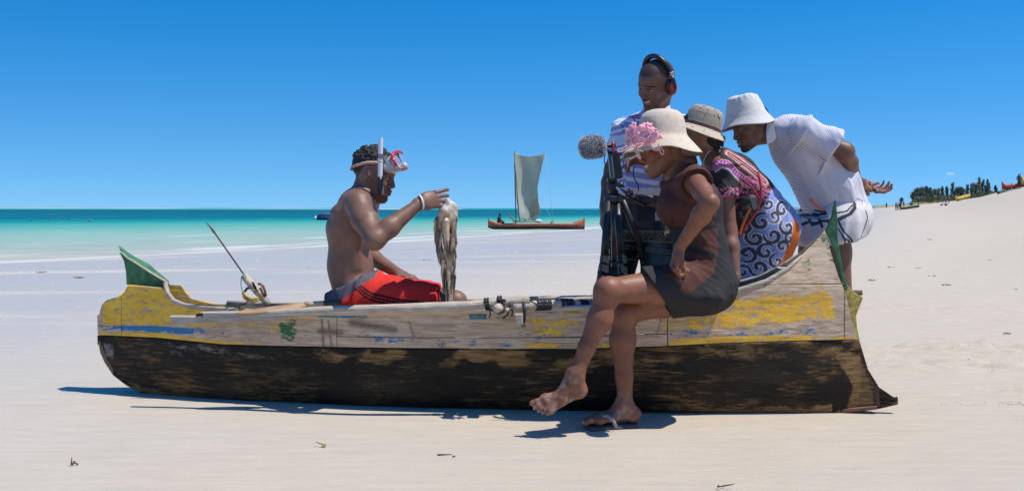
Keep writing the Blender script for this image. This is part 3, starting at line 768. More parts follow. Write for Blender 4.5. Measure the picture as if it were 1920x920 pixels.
# thwarts (seats) and ribs
def thwart(u, wdt=.09, z=None, th=.022):
    z = float(ftop(np.array([u]))[0]) - .045 if z is None else z
    ww = float(wid(np.array([u]), np.array([z]))[0]) - .016
    mb = MB(); v = []
    for n in (-ww, ww):
        v += [loc3(u-wdt, n, z-th), loc3(u+wdt, n, z-th), loc3(u+wdt, n, z), loc3(u-wdt, n, z)]
    mb.add(v, [(0, 1, 2, 3), (7, 6, 5, 4), (0, 4, 5, 1), (1, 5, 6, 2), (2, 6, 7, 3), (3, 7, 4, 0)])
    return mb.build('thwart', GREYW, pirogue)
uS = upx(672, 560)[0]; thwart(uS, .13, z=.375); thwart(upx(860, 560)[0], .05, z=.30); thwart(upx(1500, 560)[0], .08); thwart(upx(1180, 560)[0], .06); thwart(upx(420, 590)[0], .06)

# ---- lashed poles ----
POLEM = mat('driftwood_pole', (.45, .385, .31), .85, var=.28, vscale=14, stretch=(1, 6, 6), bump=.8, bscale=30, bstretch=(1, 6, 6))
POLE2 = mat('driftwood_pole_dark', (.34, .29, .24), .85, var=.28, vscale=14, stretch=(1, 6, 6), bump=.8, bscale=30, bstretch=(1, 6, 6))
RUB = mat('black_rubber_lashing', (.018, .02, .024), .55, var=.3, vscale=40, bump=.4)
def PW(px, py, d): return P(px, py, d)
def roundpole(name, pts, rad, m_, n=14, parent=pirogue, rough=.06, sub=5):
    Q = []; Rr = []
    for i in range(len(pts)-1):
        for k in range(sub):
            t = k/sub; Q.append(np.asarray(pts[i])*(1-t) + np.asarray(pts[i+1])*t); Rr.append(rad[i]*(1-t) + rad[i+1]*t)
    Q.append(np.asarray(pts[-1])); Rr.append(rad[-1])
    Rr = np.array(Rr)*(1 + rough*(rng.random(len(Rr))-.5)*2)
    mb = MB(); mb.tube(Q, Rr, n=n, wob=.03); return mb.build(name, m_, parent, smooth=True)
def ring(c, ax, r, th, mbx, n=14, ov=1.0, up=None):
    """a lashing turn round a pole"""
    ax = nrm(ax); s_ = nrm(np.cross(ax, V3(.1, .3, 1))); t_ = np.cross(ax, s_)
    tilt = (rng.random()-.5)*.35
    pts = [np.asarray(c) + r*(math.cos(a)*s_ + ov*math.sin(a)*t_) + ax*tilt*r*math.cos(a+1) for a in np.linspace(0, 2*math.pi, n+1)]
    mbx.tube(pts, th, n=6)
dG = 4.21   # just proud of the near gunwale
pole1 = roundpole('lashed_pole', [PW(480, 590, 4.335), PW(560, 585, 4.30), PW(650, 581, 4.25), PW(760, 578, 4.22), PW(870, 573.5, 4.21), PW(930, 569, 4.21), PW(993, 562, 4.22)], [.016, .018, .0195, .020, .021, .022, .024], POLEM)
pole1['label'] = 'long pale driftwood pole lashed along the near gunwale'
mb = MB(); ax = PW(930, 569, 4.21) - PW(870, 573.5, 4.21)
for x, y in ((911, 570.5), (914, 570), (917, 569.8)): ring(PW(x, y, 4.21), ax, .0245, .004, mb)
for x, y in ((934, 567), (937, 566.5), (941, 566)): ring(PW(x, y, 4.215), ax, .025, .0045, mb)
for k in range(5):
    a = PW(932+rng.random()*9, 560+rng.random()*3, 4.19); mb.tube([a, a+V3(.012, -.006, .006)*(1-2*rng.random()), a+V3(.02, 0, -.004)], .005, n=5)
lb = mb.build('lashing', RUB, pole1, smooth=True)
# flat slotted plank end at the left
sp = MB()
pl = [(319, 593), (327, 606), (372, 606), (440, 603), (512, 599), (556, 592), (500, 583), (430, 585), (378, 586), (368, 593)]
sp.plate([PW(x, y, 4.395 - (x-320)/240*.09) for x, y in pl], V3(.1, 1, .15), .03)
slot_plank = sp.build('slotted_plank', GREYW, pirogue); slot_plank['label'] = 'split grey plank end with a slot, lashed at the bow side'
md = slot_plank.modifiers.new('bevel', 'BEVEL'); md.width = .004; md.segments = 2
sl = MB(); sl.plate([PW(x, y, 4.3585) for x, y in ((368, 589.5), (380, 587.5), (387, 590), (386, 596), (380, 597), (379, 593), (368, 594))], V3(.1, 1, .15), .004)
sl.build('slot', mat('slot_shade', (.015, .012, .01), .9), slot_plank)  # black plate laid on the wood, painting the shade inside the hole
# outrigger boom stumps: round cut end facing us, wrapped poles to the right
roundpole('boom_stump', [PW(934, 578, 4.13), PW(936, 578, 4.25), PW(942, 575, 4.85)], [.0215, .023, .024], PALEW)['label'] = 'short boom with its round sawn end facing out'
wrapped = roundpole('wrapped_pole', [PW(958, 577, 4.20), PW(1010, 571, 4.22), PW(1060, 569.5, 4.25), (PW(1110, 572, 4.27))], [.020, .0205, .020, .019], POLEM)
mb = MB(); ax = PW(1060, 569, 4.25) - PW(1010, 571, 4.22)
for (x0, x1) in ((980.5, 984), (1006, 1033), (1053, 1057), (1061, 1074), (1088, 1101)):
    if mb.v: mb.build('lashing', RUB, wrapped, smooth=True); mb = MB()
    for x in np.arange(x0, x1, 2.1):
        y = np.interp(x, [958, 1010, 1060, 1110], [577, 571, 569.5, 572]); d = np.interp(x, [958, 1010, 1060, 1110], [4.20, 4.22, 4.25, 4.27]); ring(PW(x, y, d), ax, .0225, .0035, mb)
mb.build('lashing', RUB, wrapped, smooth=True)
mb = MB(); mb.tube([PW(994, 564, 4.19), PW(1001, 567, 4.18), PW(1007, 571, 4.19)], .003, n=6)
mb.build('loose_end', RUB, wrapped, smooth=True)
mb = MB(); mb.tube([PW(983, 570, 4.17), PW(984, 583, 4.16), PW(983, 604, 4.18)], .006, n=6, flat=.5); mb.build('hanging_strip', RUB, wrapped, smooth=True)
roundpole('second_boom', [PW(1050, 562.5, 4.4), PW(1120, 559, 4.55), PW(1200, 556, 4.7)], [.012, .012, .012], POLE2)
# forked wooden cleat and grey block under the lashing
blk = MB(); blk.plate([PW(x, y, 4.17) for x, y in ((965, 588), (981, 587), (981, 606), (976, 611), (967, 609))], V3(0, 1, 0), .045); o = blk.build('wooden_block', GREYW, pirogue)
md = o.modifiers.new('bevel', 'BEVEL'); md.width = .005; md.segments = 2
fk = MB(); fk.tube([PW(945, 580, 4.15), PW(954, 583, 4.15), PW(953, 592, 4.155), PW(945, 596, 4.16), PW(930, 596, 4.165)], [.012, .011, .009, .007, .006], n=8); fk.build('forked_cleat', GREYW, pirogue, smooth=True)
lk = MB()
lk.tube([PW(918, 578, 4.17), PW(926, 583, 4.14), PW(936, 588, 4.13), PW(944, 585, 4.12), PW(948, 574, 4.13), PW(943, 565, 4.17)], .0045, n=6)
lk.tube([PW(944, 596, 4.15), PW(952, 590, 4.13), (PW(957, 580, 4.14)), PW(959, 575, 4.17), PW(962, 582, 4.14), PW(960, 592, 4.15)], .004, n=6)
lk.tube([PW(918, 578, 4.17), PW(920, 588, 4.16), PW(918, 596, 4.16)], .003, n=6)
for k in range(4): ring(PW(957+k*1.3, 575, 4.19), PW(1010, 571, 4.2)-PW(958, 577, 4.2), .0135, .004, lk)
lk.build('rope_lashing', RUB, pirogue, smooth=True)
# patch battens on the planks
for (x0, x1, y0, y1, c) in ((882, 909, 590, 597.5, (.07, .22, .27)), (1056, 1081, 585.5, 589, (.55, .43, .10)), (986, 1043, 584.5, 588.5, (.42, .37, .31)), (598, 640, 590, 595, (.09, .24, .28))):
    uu0, z0 = upx(x0, y1); uu1, z1 = upx(x1, y0); mb = MB()
    ww = float(wid(np.array([(uu0+uu1)/2]), np.array([(z0+z1)/2]))[0])
    v = [loc3(a, -(ww-.004) - k, b) for k in (0, .010) for a, b in ((uu0, z0), (uu1, z0), (uu1, z1), (uu0, z1))]
    mb.add(v, [(0, 1, 2, 3), (7, 6, 5, 4), (0, 4, 5, 1), (1, 5, 6, 2), (2, 6, 7, 3), (3, 7, 4, 0)])
    mb.build('batten', mat('batten_%d' % x0, c, .7, var=.3, vscale=40, bump=.3), pirogue)
# hairline seam cords / cracks across the planks (raised stitching twine)
# ---- paddle resting on the near gunwale behind the pole ----
pad = thing('paddle', 'orange-brown wooden paddle lying on the canoe gunwale behind the seated man', 'paddle', PW(440, 588, 4.36))
mb = MB(); n = 14
sec = [(440, 589, .004), (452, 587.5, .020), (480, 584.5, .034), (515, 580, .040), (545, 576, .033), (575, 572.5, .020)]
v = []; f = []
for i, (x, y, w) in enumerate(sec):
    c = PW(x, y, 4.34 + (x-440)/200*.02)
    for k in range(n):
        a = 2*math.pi*k/n; v.append(c + V3(0, math.cos(a)*w*1.0, math.sin(a)*min(w, .0095) + math.cos(a)*w*.18))
for i in range(len(sec)-1):
    for k in range(n): f.append((i*n+k, (i+1)*n+k, (i+1)*n+(k+1) % n, i*n+(k+1) % n))
f.append(tuple(range(n))); f.append(tuple(reversed([(len(sec)-1)*n+k for k in range(n)])))
mb.add(v, f); mb.build('paddle_blade', mat('orange_wood', (.40, .24, .12), .6, var=.3, vscale=10, stretch=(1, 8, 8), bump=.4), pad, smooth=True)
mb = MB(); mb.tube([PW(572, 573, 4.355), PW(608, 570.5, 4.36)], [.0165, .0150], n=14); mb.build('paddle_shaft', mat('pale_shaft', (.56, .40, .24), .6, var=.2, vscale=10, stretch=(1, 8, 8), bump=.3), pad, smooth=True)
mb = MB(); mb.tube([PW(606, 570.5, 4.36), PW(640, 568.5, 4.38)], [.0155, .0155], n=14); mb.build('paddle_grip', mat('dark_grip', (.07, .045, .035), .5, var=.2), pad, smooth=True)
# small tangle of wire and a dark knot near the bow
mb = MB()
for pts in ([(422, 580), (432, 575), (448, 574), (461, 571), (466, 564)], [(448, 580), (452, 572), (466, 566)], [(430, 582), (444, 578), (458, 580)]):
    mb.tube([PW(x, y, 4.5) for x, y in pts], .0022, n=5)
mb.v = mb.v
tag(mb.build('wire_scrap', RUB, None, smooth=True), 'scrap of bent black wire lying on the bow gunwale behind the slotted plank', 'wire')
# ---- harpoon gun ----
g = thing('spear_gun', 'home-made wooden spear gun with rubber bands and green line, leaning out of the bow', 'spear gun', PW(504, 574, 4.55))
dg = 4.55
mb = MB(); a = PW(457, 517, dg); b = PW(503, 573, dg)
mb.tube([a, a*.7+b*.3, a*.4+b*.6, b], [.017, .0175, .015, .013], n=12, flat=1.0); mb.build('stock', PALEW, g, smooth=True)
mb = MB(); mb.tube([PW(386, 418, dg), PW(393, 425, dg), PW(400, 434, dg), PW(405, 441, dg), PW(460, 519, dg)], [.0012, .0036, .0058, .0036, .0034], n=8); mb.build('spear_shaft', mat('rusty_steel', (.10, .055, .045), .5, var=.4, metal=.4), g, smooth=True)
mb = MB(); mb.plate([PW(x, y, dg-.019) for x, y in ((472, 529), (476, 530), (482, 541), (481, 545), (476, 541))], V3(0, 1, 0), .004); mb.build('trigger_slot_shade', mat('slot_shade', (.015, .012, .01), .9), g)  # dark plate on the stock, shade of the slot given as colour
mb = MB(); mb.tube([PW(x, y, dg-.02) for x, y in ((484, 533), (489, 533), (494, 538), (497, 546), (499, 555), (497, 558), (493, 552), (488, 540))], .006, n=8); mb.build('rubber_band', mat('brown_rubber', (.22, .07, .03), .45, var=.3), g, smooth=True)
mb = MB(); mb.tube([PW(x, y, dg-.02) for x, y in ((470, 539), (463, 542), (458, 549), (455, 552))], .006, n=8); mb.build('rubber_band', mat('black_rubber', (.02, .02, .03), .45), g, smooth=True)
mb = MB(); mb.tube([PW(x, y, dg-.03) for x, y in ((456, 551), (458, 559), (466, 565), (476, 566), (487, 562), (484, 559), (472, 561), (462, 556), (457, 549))], .006, n=8); mb.build('rubber_band', mat('yellow_rubber', (.50, .32, .06), .45, var=.3), g, smooth=True)
mb = MB(); gl = [(458, 514), (453, 520), (452, 535), (455, 548), (462, 558), (472, 567), (482, 576)]
mb.tube([PW(x, y, dg-.028) for x, y in gl], .0022, n=5)
mb.tube([PW(x, y, dg-.022) for x, y in ((455, 517), (459, 514), (462, 519), (457, 521), (455, 517))], .003, n=5)
mb.tube([PW(x, y, dg-.022) for x, y in ((476, 551), (484, 545), (486, 543))], .0025, n=5)
mb.tube([PW(x, y, dg-.022) for x, y in ((498, 556), (504, 562), (508, 570), (503, 572))], .0018, n=5)
mb.build('line', mat('green_twine', (.04, .30, .24), .7), g, smooth=True)
# =====================  PEOPLE : shared builders  =====================
SKINM = mat('skin', rough=.50, attr=True, var=.15, vscale=22, bump=.35, bscale=130, spec=.38, dist=.0022)
def tint(c, f): return np.array(c)*f
def head(s, c, fwd, up, sc=1.0, smile=0.0, fem=False, mouth_open=0.0, ear=True, neck_to=None, neck_r=.052, beard=0):
    """adds a head to the distance field; returns frame for painting"""
    Rm = rotm(fwd, up)
    def T(f, l, u): return np.asarray(c) + Rm @ (np.array([f, l, u])*sc)
    k = sc
    s.ell(T(-.016, 0, .038), np.array([.094, .073, .084])*k, Rm, .02)
    s.ell(T(.006, 0, .030), np.array([.086, .067, .074])*k, Rm, .03)
    s.ell(T(.030, 0, -.040), np.array([.060, .053, .068])*k, Rm, .03)
    jw = .046 if fem else .051
    for q in (-1, 1):
        s.cap(T(-.012, q*jw, -.052), T(.060, q*.017, -.097), .014*k, .014*k, .03*k)
        s.ball(T(.056, q*.043, -.021), .0185*k, .02*k)
        s.ell(T(-.008, q*.060, -.01), np.array([.03, .014, .03])*k, Rm, .02*k)
    s.ball(T(.074, 0, -.101), .0165*k, .02*k)
    s.cap(T(.076, -.028, .016), T(.076, .028, .016), .0125*k, .0125*k, .018*k)
    s.ell(T(.075, 0, -.064), np.array([.018, .029, .021])*k, Rm, .014*k)
    # nose
    s.cap(T(.086, 0, .010), T(.104, 0, -.032), .0065*k, .0098*k, .010*k)
    for q in (-1, 1): s.ball(T(.094, q*.0125, -.037), .0088*k, .006*k)
    # eyes
    for q in (-1, 1): s.ell(T(.092, q*.031, -.001), np.array([.013, .016, .0095])*k, Rm, .011*k, 'S')
    for q in (-1, 1): s.ball(T(.0735, q*.031, -.001), .0125*k, .002*k)
    for q in (-1, 1):
        s.cap(T(.0845, q*.020, .0065), T(.0795, q*.043, .005), .0030*k, .0030*k, .004*k)
        s.cap(T(.0845, q*.022, -.0085), T(.0800, q*.042, -.0075), .0026*k, .0026*k, .005*k)
    # mouth
    ml = .018 + .010*smile; cu = .010*smile
    for (f0, u0, r0) in ((.0965, -.0580, .0066), (.0940, -.0720 - .010*mouth_open, .0076)):
        s.cap(T(f0, 0, u0), T(f0-.010-.006*smile, ml, u0*.0 - .0655 + cu), r0*k, .0034*k, .004*k)
        s.cap(T(f0, 0, u0), T(f0-.010-.006*smile, -ml, u0*.0 - .0655 + cu), r0*k, .0034*k, .004*k)
    if smile > .3:
        for q in (-1, 1): s.ball(T(.066, q*.038, -.036), .016*k, .012*k)
    if mouth_open > .3:
        s.ell(T(.094, 0, -.0655), np.array([.008, .016 + .006*smile, .0045])*k, Rm, .002, 'S')
    if ear:
        for q in (-1, 1):
            Re = Rm @ np.array(Euler((0, R(-14), R(18*q))).to_matrix())
            s.ell(T(-.010, q*.0755, -.006), np.array([.0165, .0065, .030])*k, Re, .006*k)
            s.ell(T(-.005, q*.083, -.003), np.array([.009, .004, .017])*k, Re, .004*k, 'S')
            s.ball(T(.003, q*.077, -.008), .005*k, .004*k)
    if neck_to is not None:
        s.cap(T(-.034, 0, -.058), neck_to, neck_r, neck_r*1.12, .022)
    return dict(c=np.asarray(c, float), R=Rm, s=sc, smile=smile, mo=mouth_open)
def head_local(hd, v):
    return ((v - hd['c']) @ hd['R'])/hd['s']
def paint_head(hd, v, col, skin, hairline=None, brow=(.012, .010, .010), lip=None, stubble=0.0, hair=(.012, .011, .011)):
    q = head_local(hd, v); f, l, u = q.T; al = np.abs(l)
    inh = (np.abs(f) < .13) & (al < .10) & (u > -.13) & (u < .14)
    front = inh & (f > .045)
    lip = np.array(skin)*np.array([1.25, .82, .85]) if lip is None else np.array(lip)
    cu = .010*hd['smile']; ml = .018 + .010*hd['smile']
    um = -.0655 + cu*(al/ml)**1.5
    m = front & (al < ml + .003) & (np.abs(u - um) < (.0125 + .005*hd['mo'])*(1 - (al/(ml+.004))**2).clip(0, 1)**.5) & (f > .074)
    col[m] = lip
    if hd['mo'] > .2:
        m = front & (al < ml) & (np.abs(u - um - .0005) < (.0048)*(1 - (al/ml)**2).clip(0, 1)**.5)
        col[m] = (.60, .56, .49)
    else:
        m = front & (al < ml) & (np.abs(u - um) < .0013); col[m] = np.array(skin)*.35
    # eyes
    for s_ in (-1, 1):
        dx = (l - s_*.031)/.0125; dy = (u + .0018)/.0036
        e = front & (dx*dx + dy*dy < 1) & (f > .066); col[e] = (.40, .36, .33)
        e2 = front & (((l - s_*.030)/.0066)**2 + ((u + .0006)/.0058)**2 < 1) & (f > .066) & e; col[e2] = (.012, .008, .007)
        e3 = front & (dx*dx + dy*dy > 1) & (dx*dx + ((u - .0012)/.0072)**2 < 1.25) & (u > 0); col[e3] = np.array(skin)*.35
        b = front & (np.abs(u - .0215 + .18*(al-.030)**2/.02 + .05*(al-.03)) < .0038*(1-((al-.031)/.024)**2).clip(0, 1)**.5) & (np.sign(l) == s_)
        col[b] = brow
        n = front & (np.hypot((l - s_*.0075)/.0038, (u + .0455)/.0026) < 1); col[n] = np.array(skin)*.3
    if stubble:
        m = inh & (f > .01) & ((u < -.082) | ((np.abs(u + .049) < .0055) & (al < .026) & (f > .084))) & (f > .035)
        col[m] = col[m]*(1-stubble) + np.array(hair)*stubble
    if hairline is not None:
        h = hairline(f, l, u); m = inh & (h > 0)
        k = np.clip(h/.006, 0, 1)[:, None]; col[:] = np.where(m[:, None], col*(1-k) + np.array(hair)*k, col)
    return col
def std_hairline(f, l, u):
    # positive inside the hair region
    al = np.abs(l)
    frontline = u - (.062 + .0*al) + np.where(f > .03, 0, (.03 - f)*1.05)
    ears = np.hypot(f + .008, (u + .006)*.8) - .030
    return np.minimum(np.minimum(frontline*1.0, ears), u + .07)
def rot_axis(v, ax, a):
    ax = nrm(ax); return v*math.cos(a) + np.cross(ax, v)*math.sin(a) + ax*np.dot(ax, v)*(1-math.cos(a))
def hand(s, w, D, N, T, sc=1.0, curls=(30, 30, 30, 30), thumb=(35, 20), spread=4, thumb_dir=None, fb=(.9, 1.1, .7), nails=None, thick=1.0):
    """w wrist, D along the palm, N out of the palm, T towards the thumb"""
    D = nrm(D); N = nrm(np.asarray(N, float) - D*np.dot(N, D)); T = np.cross(N, D)*(1 if np.dot(np.cross(N, D), T) > 0 else -1)
    w = np.asarray(w, float); tips = []
    s.ecap(w - D*.01*sc, w + D*.03*sc, (.026*sc, .019*sc*thick), (.034*sc, .016*sc*thick), T, .012)
    s.ecap(w + D*.03*sc, w + D*.078*sc, (.033*sc, .0155*sc*thick), (.039*sc, .0115*sc*thick), T, .012)
    s.cap(w + D*.018*sc + T*.018*sc + N*.006*sc, w + D*.046*sc + T*.030*sc + N*.010*sc, .014*sc, .012*sc, .014)
    offs = (.0290, .0100, -.0095, -.0280); lens = (.93, 1.0, .95, .78); base = (.086, .090, .087, .080)
    for i in range(4):
        p = w + D*base[i]*sc + T*offs[i]*sc
        c = R(curls[i]); ang = 0; sp = R(spread)*(1.5-i)
        d0 = rot_axis(D, N, sp if np.dot(np.cross(N, D), T) > 0 else -sp)
        ax = np.cross(d0, N)
        r = (.0088, .0090, .0084, .0074)[i]*sc
        s.ball(p, r*1.18, .006)
        for j, (L, fr) in enumerate(((.042, fb[0]), (.026, fb[1]), (.021, fb[2]))):
            ang += c*fr; d = rot_axis(d0, ax, ang)
            p2 = p + d*L*lens[i]*sc
            s.cap(p, p2, r*(1-.08*j), r*(.93-.09*j), .0035); p = p2
        tips.append((p, d, N if ang < .5 else -np.cross(d, ax)))
    td = nrm(D*math.cos(R(thumb[0])) + T*math.sin(R(thumb[0])) + N*.25) if thumb_dir is None else nrm(thumb_dir)
    p = w + D*.030*sc + T*.028*sc + N*.006*sc
    p1 = p + td*.032*sc; td2 = nrm(td*math.cos(R(thumb[1])) + N*math.sin(R(thumb[1]))*.6 + D*math.sin(R(thumb[1]))*.6)
    p2 = p1 + td2*.028*sc
    s.cap(p, p1, .0125*sc, .0105*sc, .010); s.cap(p1, p2, .0100*sc, .0082*sc, .004)
    tips.append((p2, td2, -N))
    return tips
def foot(s, ank, heel, toe, up, sc=1.0, side=None, toes=True, big=1):
    """ank ankle joint, heel sole point, toe tip of big toe; up = normal of the sole; big: +1/-1 which side the big toe is"""
    heel = np.asarray(heel, float); toe = np.asarray(toe, float); D = nrm(toe - heel); up = nrm(np.asarray(up, float) - D*np.dot(up, D)); Sd = np.cross(up, D)*big
    L = np.linalg.norm(toe - heel); h = heel
    def F(a, b, c): return h + D*a*L + Sd*b*L + up*c*L
    s.ell(F(.08, 0, .10), np.array([.115, .105, .105])*L, np.stack([D, Sd, up], 1), .03)
    s.cap(np.asarray(ank), F(.10, 0, .13), .030*sc, .088*L, .025)
    s.ecap(np.asarray(ank) + D*.02, F(.45, .0, .13), (.030*sc, .027*sc), (.115*L, .066*L), Sd, .025)
    s.ecap(F(.12, .0, .08), F(.66, .0, .07), (.088*L, .066*L), (.160*L, .050*L), Sd, .02)
    s.ecap(F(.45, .03, .10), F(.70, .01, .062), (.10*L, .062*L), (.165*L, .045*L), Sd, .02)
    for q in (.10, .04, -.02, -.08): s.cap(F(.42, q*.7, .15), F(.70, q*1.15, .095), .012*L, .012*L, .012)
    s.ball(F(.70, .11, .065), .060*L, .02)
    # ankle bones
    for q in (-1, 1): s.ball(np.asarray(ank) + Sd*q*.029*sc, .012*sc, .015)
    tips = []
    if toes:
        for i, (b, l0, l1, r) in enumerate(((.115, .72, .965, .052), (.035, .74, .945, .036), (-.035, .73, .90, .034), (-.095, .70, .845, .032), (-.150, .66, .78, .030))):
            a = F(l0, b, .065 if i == 0 else .062); m = F((l0+l1)/2, b + .004, .068 + .0*i); e = F(l1 - r, b + (.0 if i else .015), .045)
            s.cap(a, m, r*L*.95, r*L*.88, .010); s.cap(m, e, r*L*.86, r*L*.98, .004)
            tips.append((e + D*r*L*.55 + up*r*L*.55, D, up))
    return tips
def paint_nails(v, col, tips, r=.006, c=(.45, .30, .24)):
    for (p, d, n) in tips:
        q = p + d*.003
        m = np.linalg.norm(v - q, axis=1) < r*1.6
        m &= ((v - q) @ n) < 0.002 if False else m
        col[m & (((v-p) @ nrm(n)) < -.002)] = c
    return col
def limb(s, a, b, ra, rm, rb, mid=.35, off=None, k=.02):
    a = np.asarray(a, float); b = np.asarray(b, float); m = a + (b-a)*mid + (0 if off is None else np.asarray(off))
    s.cap(a, m, ra, rm, k); s.cap(m, b, rm, rb, k); return s
def skin_cols(v, base, seed=0):
    n = fbm(v[:, 0]*14, v[:, 1]*14, v[:, 2]*14, seed, 3)
    return np.array(base)[None, :]*(.88 + .24*n)[:, None]
def folds(v, q, amp, scale, seed, dirv=None, sharp=1.6, str_=None):
    """displaces cloth along its normals with soft folds"""
    n = vnormals(v, q)
    p = v*scale
    if dirv is not None:
        d = nrm(dirv); p = p - np.outer(v @ d, d)*scale*.78
    w = fbm(p[:, 0] + 20, p[:, 1] + 30, p[:, 2] + 40, seed, 3)
    w = np.abs(w - .5)*2; w = 1 - w**(1/sharp)*1.5
    w2 = fbm(p[:, 0]*2.3, p[:, 1]*2.3, p[:, 2]*2.3, seed+5, 2) - .5
    a = amp if str_ is None else amp*str_
    return v + n*((w*.6 + w2*.8)*a)[:, None], n
def lathe(name, prof, axis_c, Rm, m, parent, nseg=72, sx=1.0, sy=1.0, fn=None, thick=.003, col=None, attrs=None):
    """prof: (radius, height) outer curve from crown centre to brim edge; turned round the local z of Rm"""
    outer = prof; ins = [(max(r-thick, 0.0005), h-thick) for r, h in reversed(prof)]
    pr = outer + ins; n = len(pr); v = np.zeros((n, nseg, 3)); inner = np.zeros((n, nseg))
    for i, (r, h) in enumerate(pr):
        for k in range(nseg):
            a = 2*math.pi*k/nseg; rr_, hh = (r, h) if fn is None else fn(r, h, a)
            v[i, k] = (rr_*math.cos(a)*sx, rr_*math.sin(a)*sy, hh); inner[i, k] = i >= len(outer)
    loc = v.reshape(-1, 3).copy(); v = loc @ Rm.T + np.asarray(axis_c)
    f = []
    for i in range(n-1):
        for k in range(nseg): f.append((i*nseg+k, (i+1)*nseg+k, (i+1)*nseg+(k+1) % nseg, i*nseg+(k+1) % nseg))
    cc = col(loc, inner.reshape(-1)) if callable(col) else col
    return mesh_obj(name, v, np.array(f), m, parent, col=cc)
def cloth(name, sdf, h, m, parent, colfn, amp=.004, scale=9, seed=1, dirv=None, bounds=None, extra=None, str_=None):
    v, q = sdf.mesh(h, bounds=bounds)
    st = str_(v) if str_ is not None else None
    v2, n = folds(v, q, amp, scale, seed, dirv, str_=st)
    if extra is not None: v2 = extra(v2, n)
    c = colfn(v, n) if callable(colfn) else np.tile(np.array(colfn, float), (len(v2), 1))
    return mesh_obj(name, v2, q, m, parent, col=c)
CLOTHM = mat('cotton_cloth', rough=.85, attr=True, var=.07, vscale=60, bump=.25, bscale=300, spec=.25, sheen=.0, dist=.0015)
def drape_tube(mbx, pts, r, col=None, n=8): mbx.tube([np.asarray(p) for p in pts], r, n=n, col=col)
HB = .005   # main voxel
# =====================  SEATED DIVER  =====================
SK1 = (.185, .098, .068)
dv = thing('person', 'shirtless seated man in red shorts with a mask on his forehead, holding up an octopus', 'person', P(680, 575, 4.62))
s = Sdf()
D0 = 4.62
pel = P(668, 545, D0); wai = P(657, 500, D0); che = P(657, 425, D0); nb = P(690, 366, D0)
hc = P(701, 327.5, 4.60)
hfwd = V3(.965, -.20, -.235); hup = V3(.225, -.02, .97)
Yx = V3(0, 1, 0)
s.ecap(pel + V3(0, 0, -.02), wai, (.155, .105), (.128, .094), Yx, .03)
s.ecap(wai, che + V3(-.005, 0, -.02), (.125, .093), (.150, .098), Yx, .05)
s.ecap(che + V3(0, 0, 0), P(668, 392, D0), (.155, .100), (.165, .082), Yx, .04)
s.cap(P(676, 380, 4.50), P(684, 380, 4.75), .062, .058, .05)      # shoulder girdle
s.ecap(P(672, 385, D0), nb, (.12, .07), (.058, .056), Yx, .05)
s.cap(P(643, 402, 4.50), P(648, 440, 4.50), .045, .032, .03)
s.cap(P(633, 398, 4.56), P(642, 432, 4.53), .030, .022, .02); s.cap(P(664, 440, 4.50), P(668, 500, 4.51), .030, .022, .03)          # shoulder blade / lat
s.cap(P(688, 408, 4.53), P(690, 420, 4.55), .045, .04, .05); s.cap(P(688, 408, 4.72), P(690, 420, 4.70), .045, .04, .05)  # pecs
hd = head(s, hc, hfwd, hup, 1.0, smile=.35, neck_to=nb + V3(-.006, 0, .0), neck_r=.047)
s.cap(P(672, 372, 4.55), P(694, 352, 4.59), .03, .03, .03); s.cap(P(680, 372, 4.70), P(694, 352, 4.62), .03, .03, .03)
# near arm
sh = P(671, 386, 4.42); el = P(703, 451, 4.25); wr = P(786, 382, 4.36)
s.ball(P(672, 383, 4.42), .060, .035)
s.cap(sh, sh*.55 + el*.45 + V3(-.004, 0, .004), .056, .054, .02); s.cap(sh*.55 + el*.45 + V3(-.004, 0, .004), el + V3(0, 0, .006), .053, .040, .02)
s.ball(sh*.5 + el*.5 + V3(.018, -.004, .010), .040, .02); s.cap(sh*.62 + el*.38 + V3(-.022, -.008, -.01), el + V3(-.010, 0, .01), .034, .026, .015)
s.ball(el, .038, .02)
fm = el*.68 + wr*.32
s.cap(el, fm + V3(0, 0, .004), .040, .0425, .02); s.cap(fm + V3(0, 0, .004), wr, .0425, .024, .02)
HD = nrm(P(812, 375, 4.385) - wr)
tipsA = hand(s, wr, HD + V3(0, 0, -.03), V3(.0, 1, -.15), V3(-.1, 0, 1), 1.05, curls=(18, 26, 30, 34), thumb=(28, 5), spread=5, thumb_dir=P(829, 354, 4.43)-P(797, 366, 4.38), fb=(1.0, 1.1, .7))
# far arm, hand on the thigh
sh2 = P(688, 386, 4.80); el2 = P(676, 470, 4.90); wr2 = P(748, 513, 4.66)
s.ball(sh2, .056, .03); limb(s, sh2, el2, .050, .046, .036); limb(s, el2, wr2, .037, .039, .0235)
tipsB = hand(s, wr2, P(787, 526, 4.56) - wr2, V3(-.10, .1, -1), V3(.6, -.8, .1), .95, curls=(16, 18, 20, 22), spread=8, thumb=(40, 5))
# legs
hipn = P(676, 553, 4.53); hipf = P(676, 553, 4.73); kn = P(852, 567, 4.50); kf = P(838, 560, 4.78)
limb(s, hipn, kn, .088, .080, .050, k=.03); limb(s, hipf, kf, .088, .080, .050, k=.03)
s.ball(kn+V3(.012,0,.0), .043, .03); s.ball(kf, .043, .03)
an = np.array([kn[0]+.02, kn[1]+.06, .155]); af = np.array([kf[0]+.03, kf[1]-.10, .155])
limb(s, kn, an, .050, .050, .032, off=V3(-.02, 0, 0)); limb(s, kf, af, .050, .050, .032, off=V3(-.02, 0, 0))
foot(s, an, an + V3(-.05, 0, -.065), an + V3(.19, .02, -.065), V3(0, 0, 1), toes=False); foot(s, af, af + V3(-.05, 0, -.065), af + V3(.19, -.02, -.065), V3(0, 0, 1), toes=False)
v, q = s.mesh(.0048, regions=[(hc + V3(.01, 0, -.01), (.135, .12, .135), .0028), (P(812, 374, 4.42), (.075, .10, .07), .0028), (P(770, 524, 4.64), (.075, .09, .06), .003)])
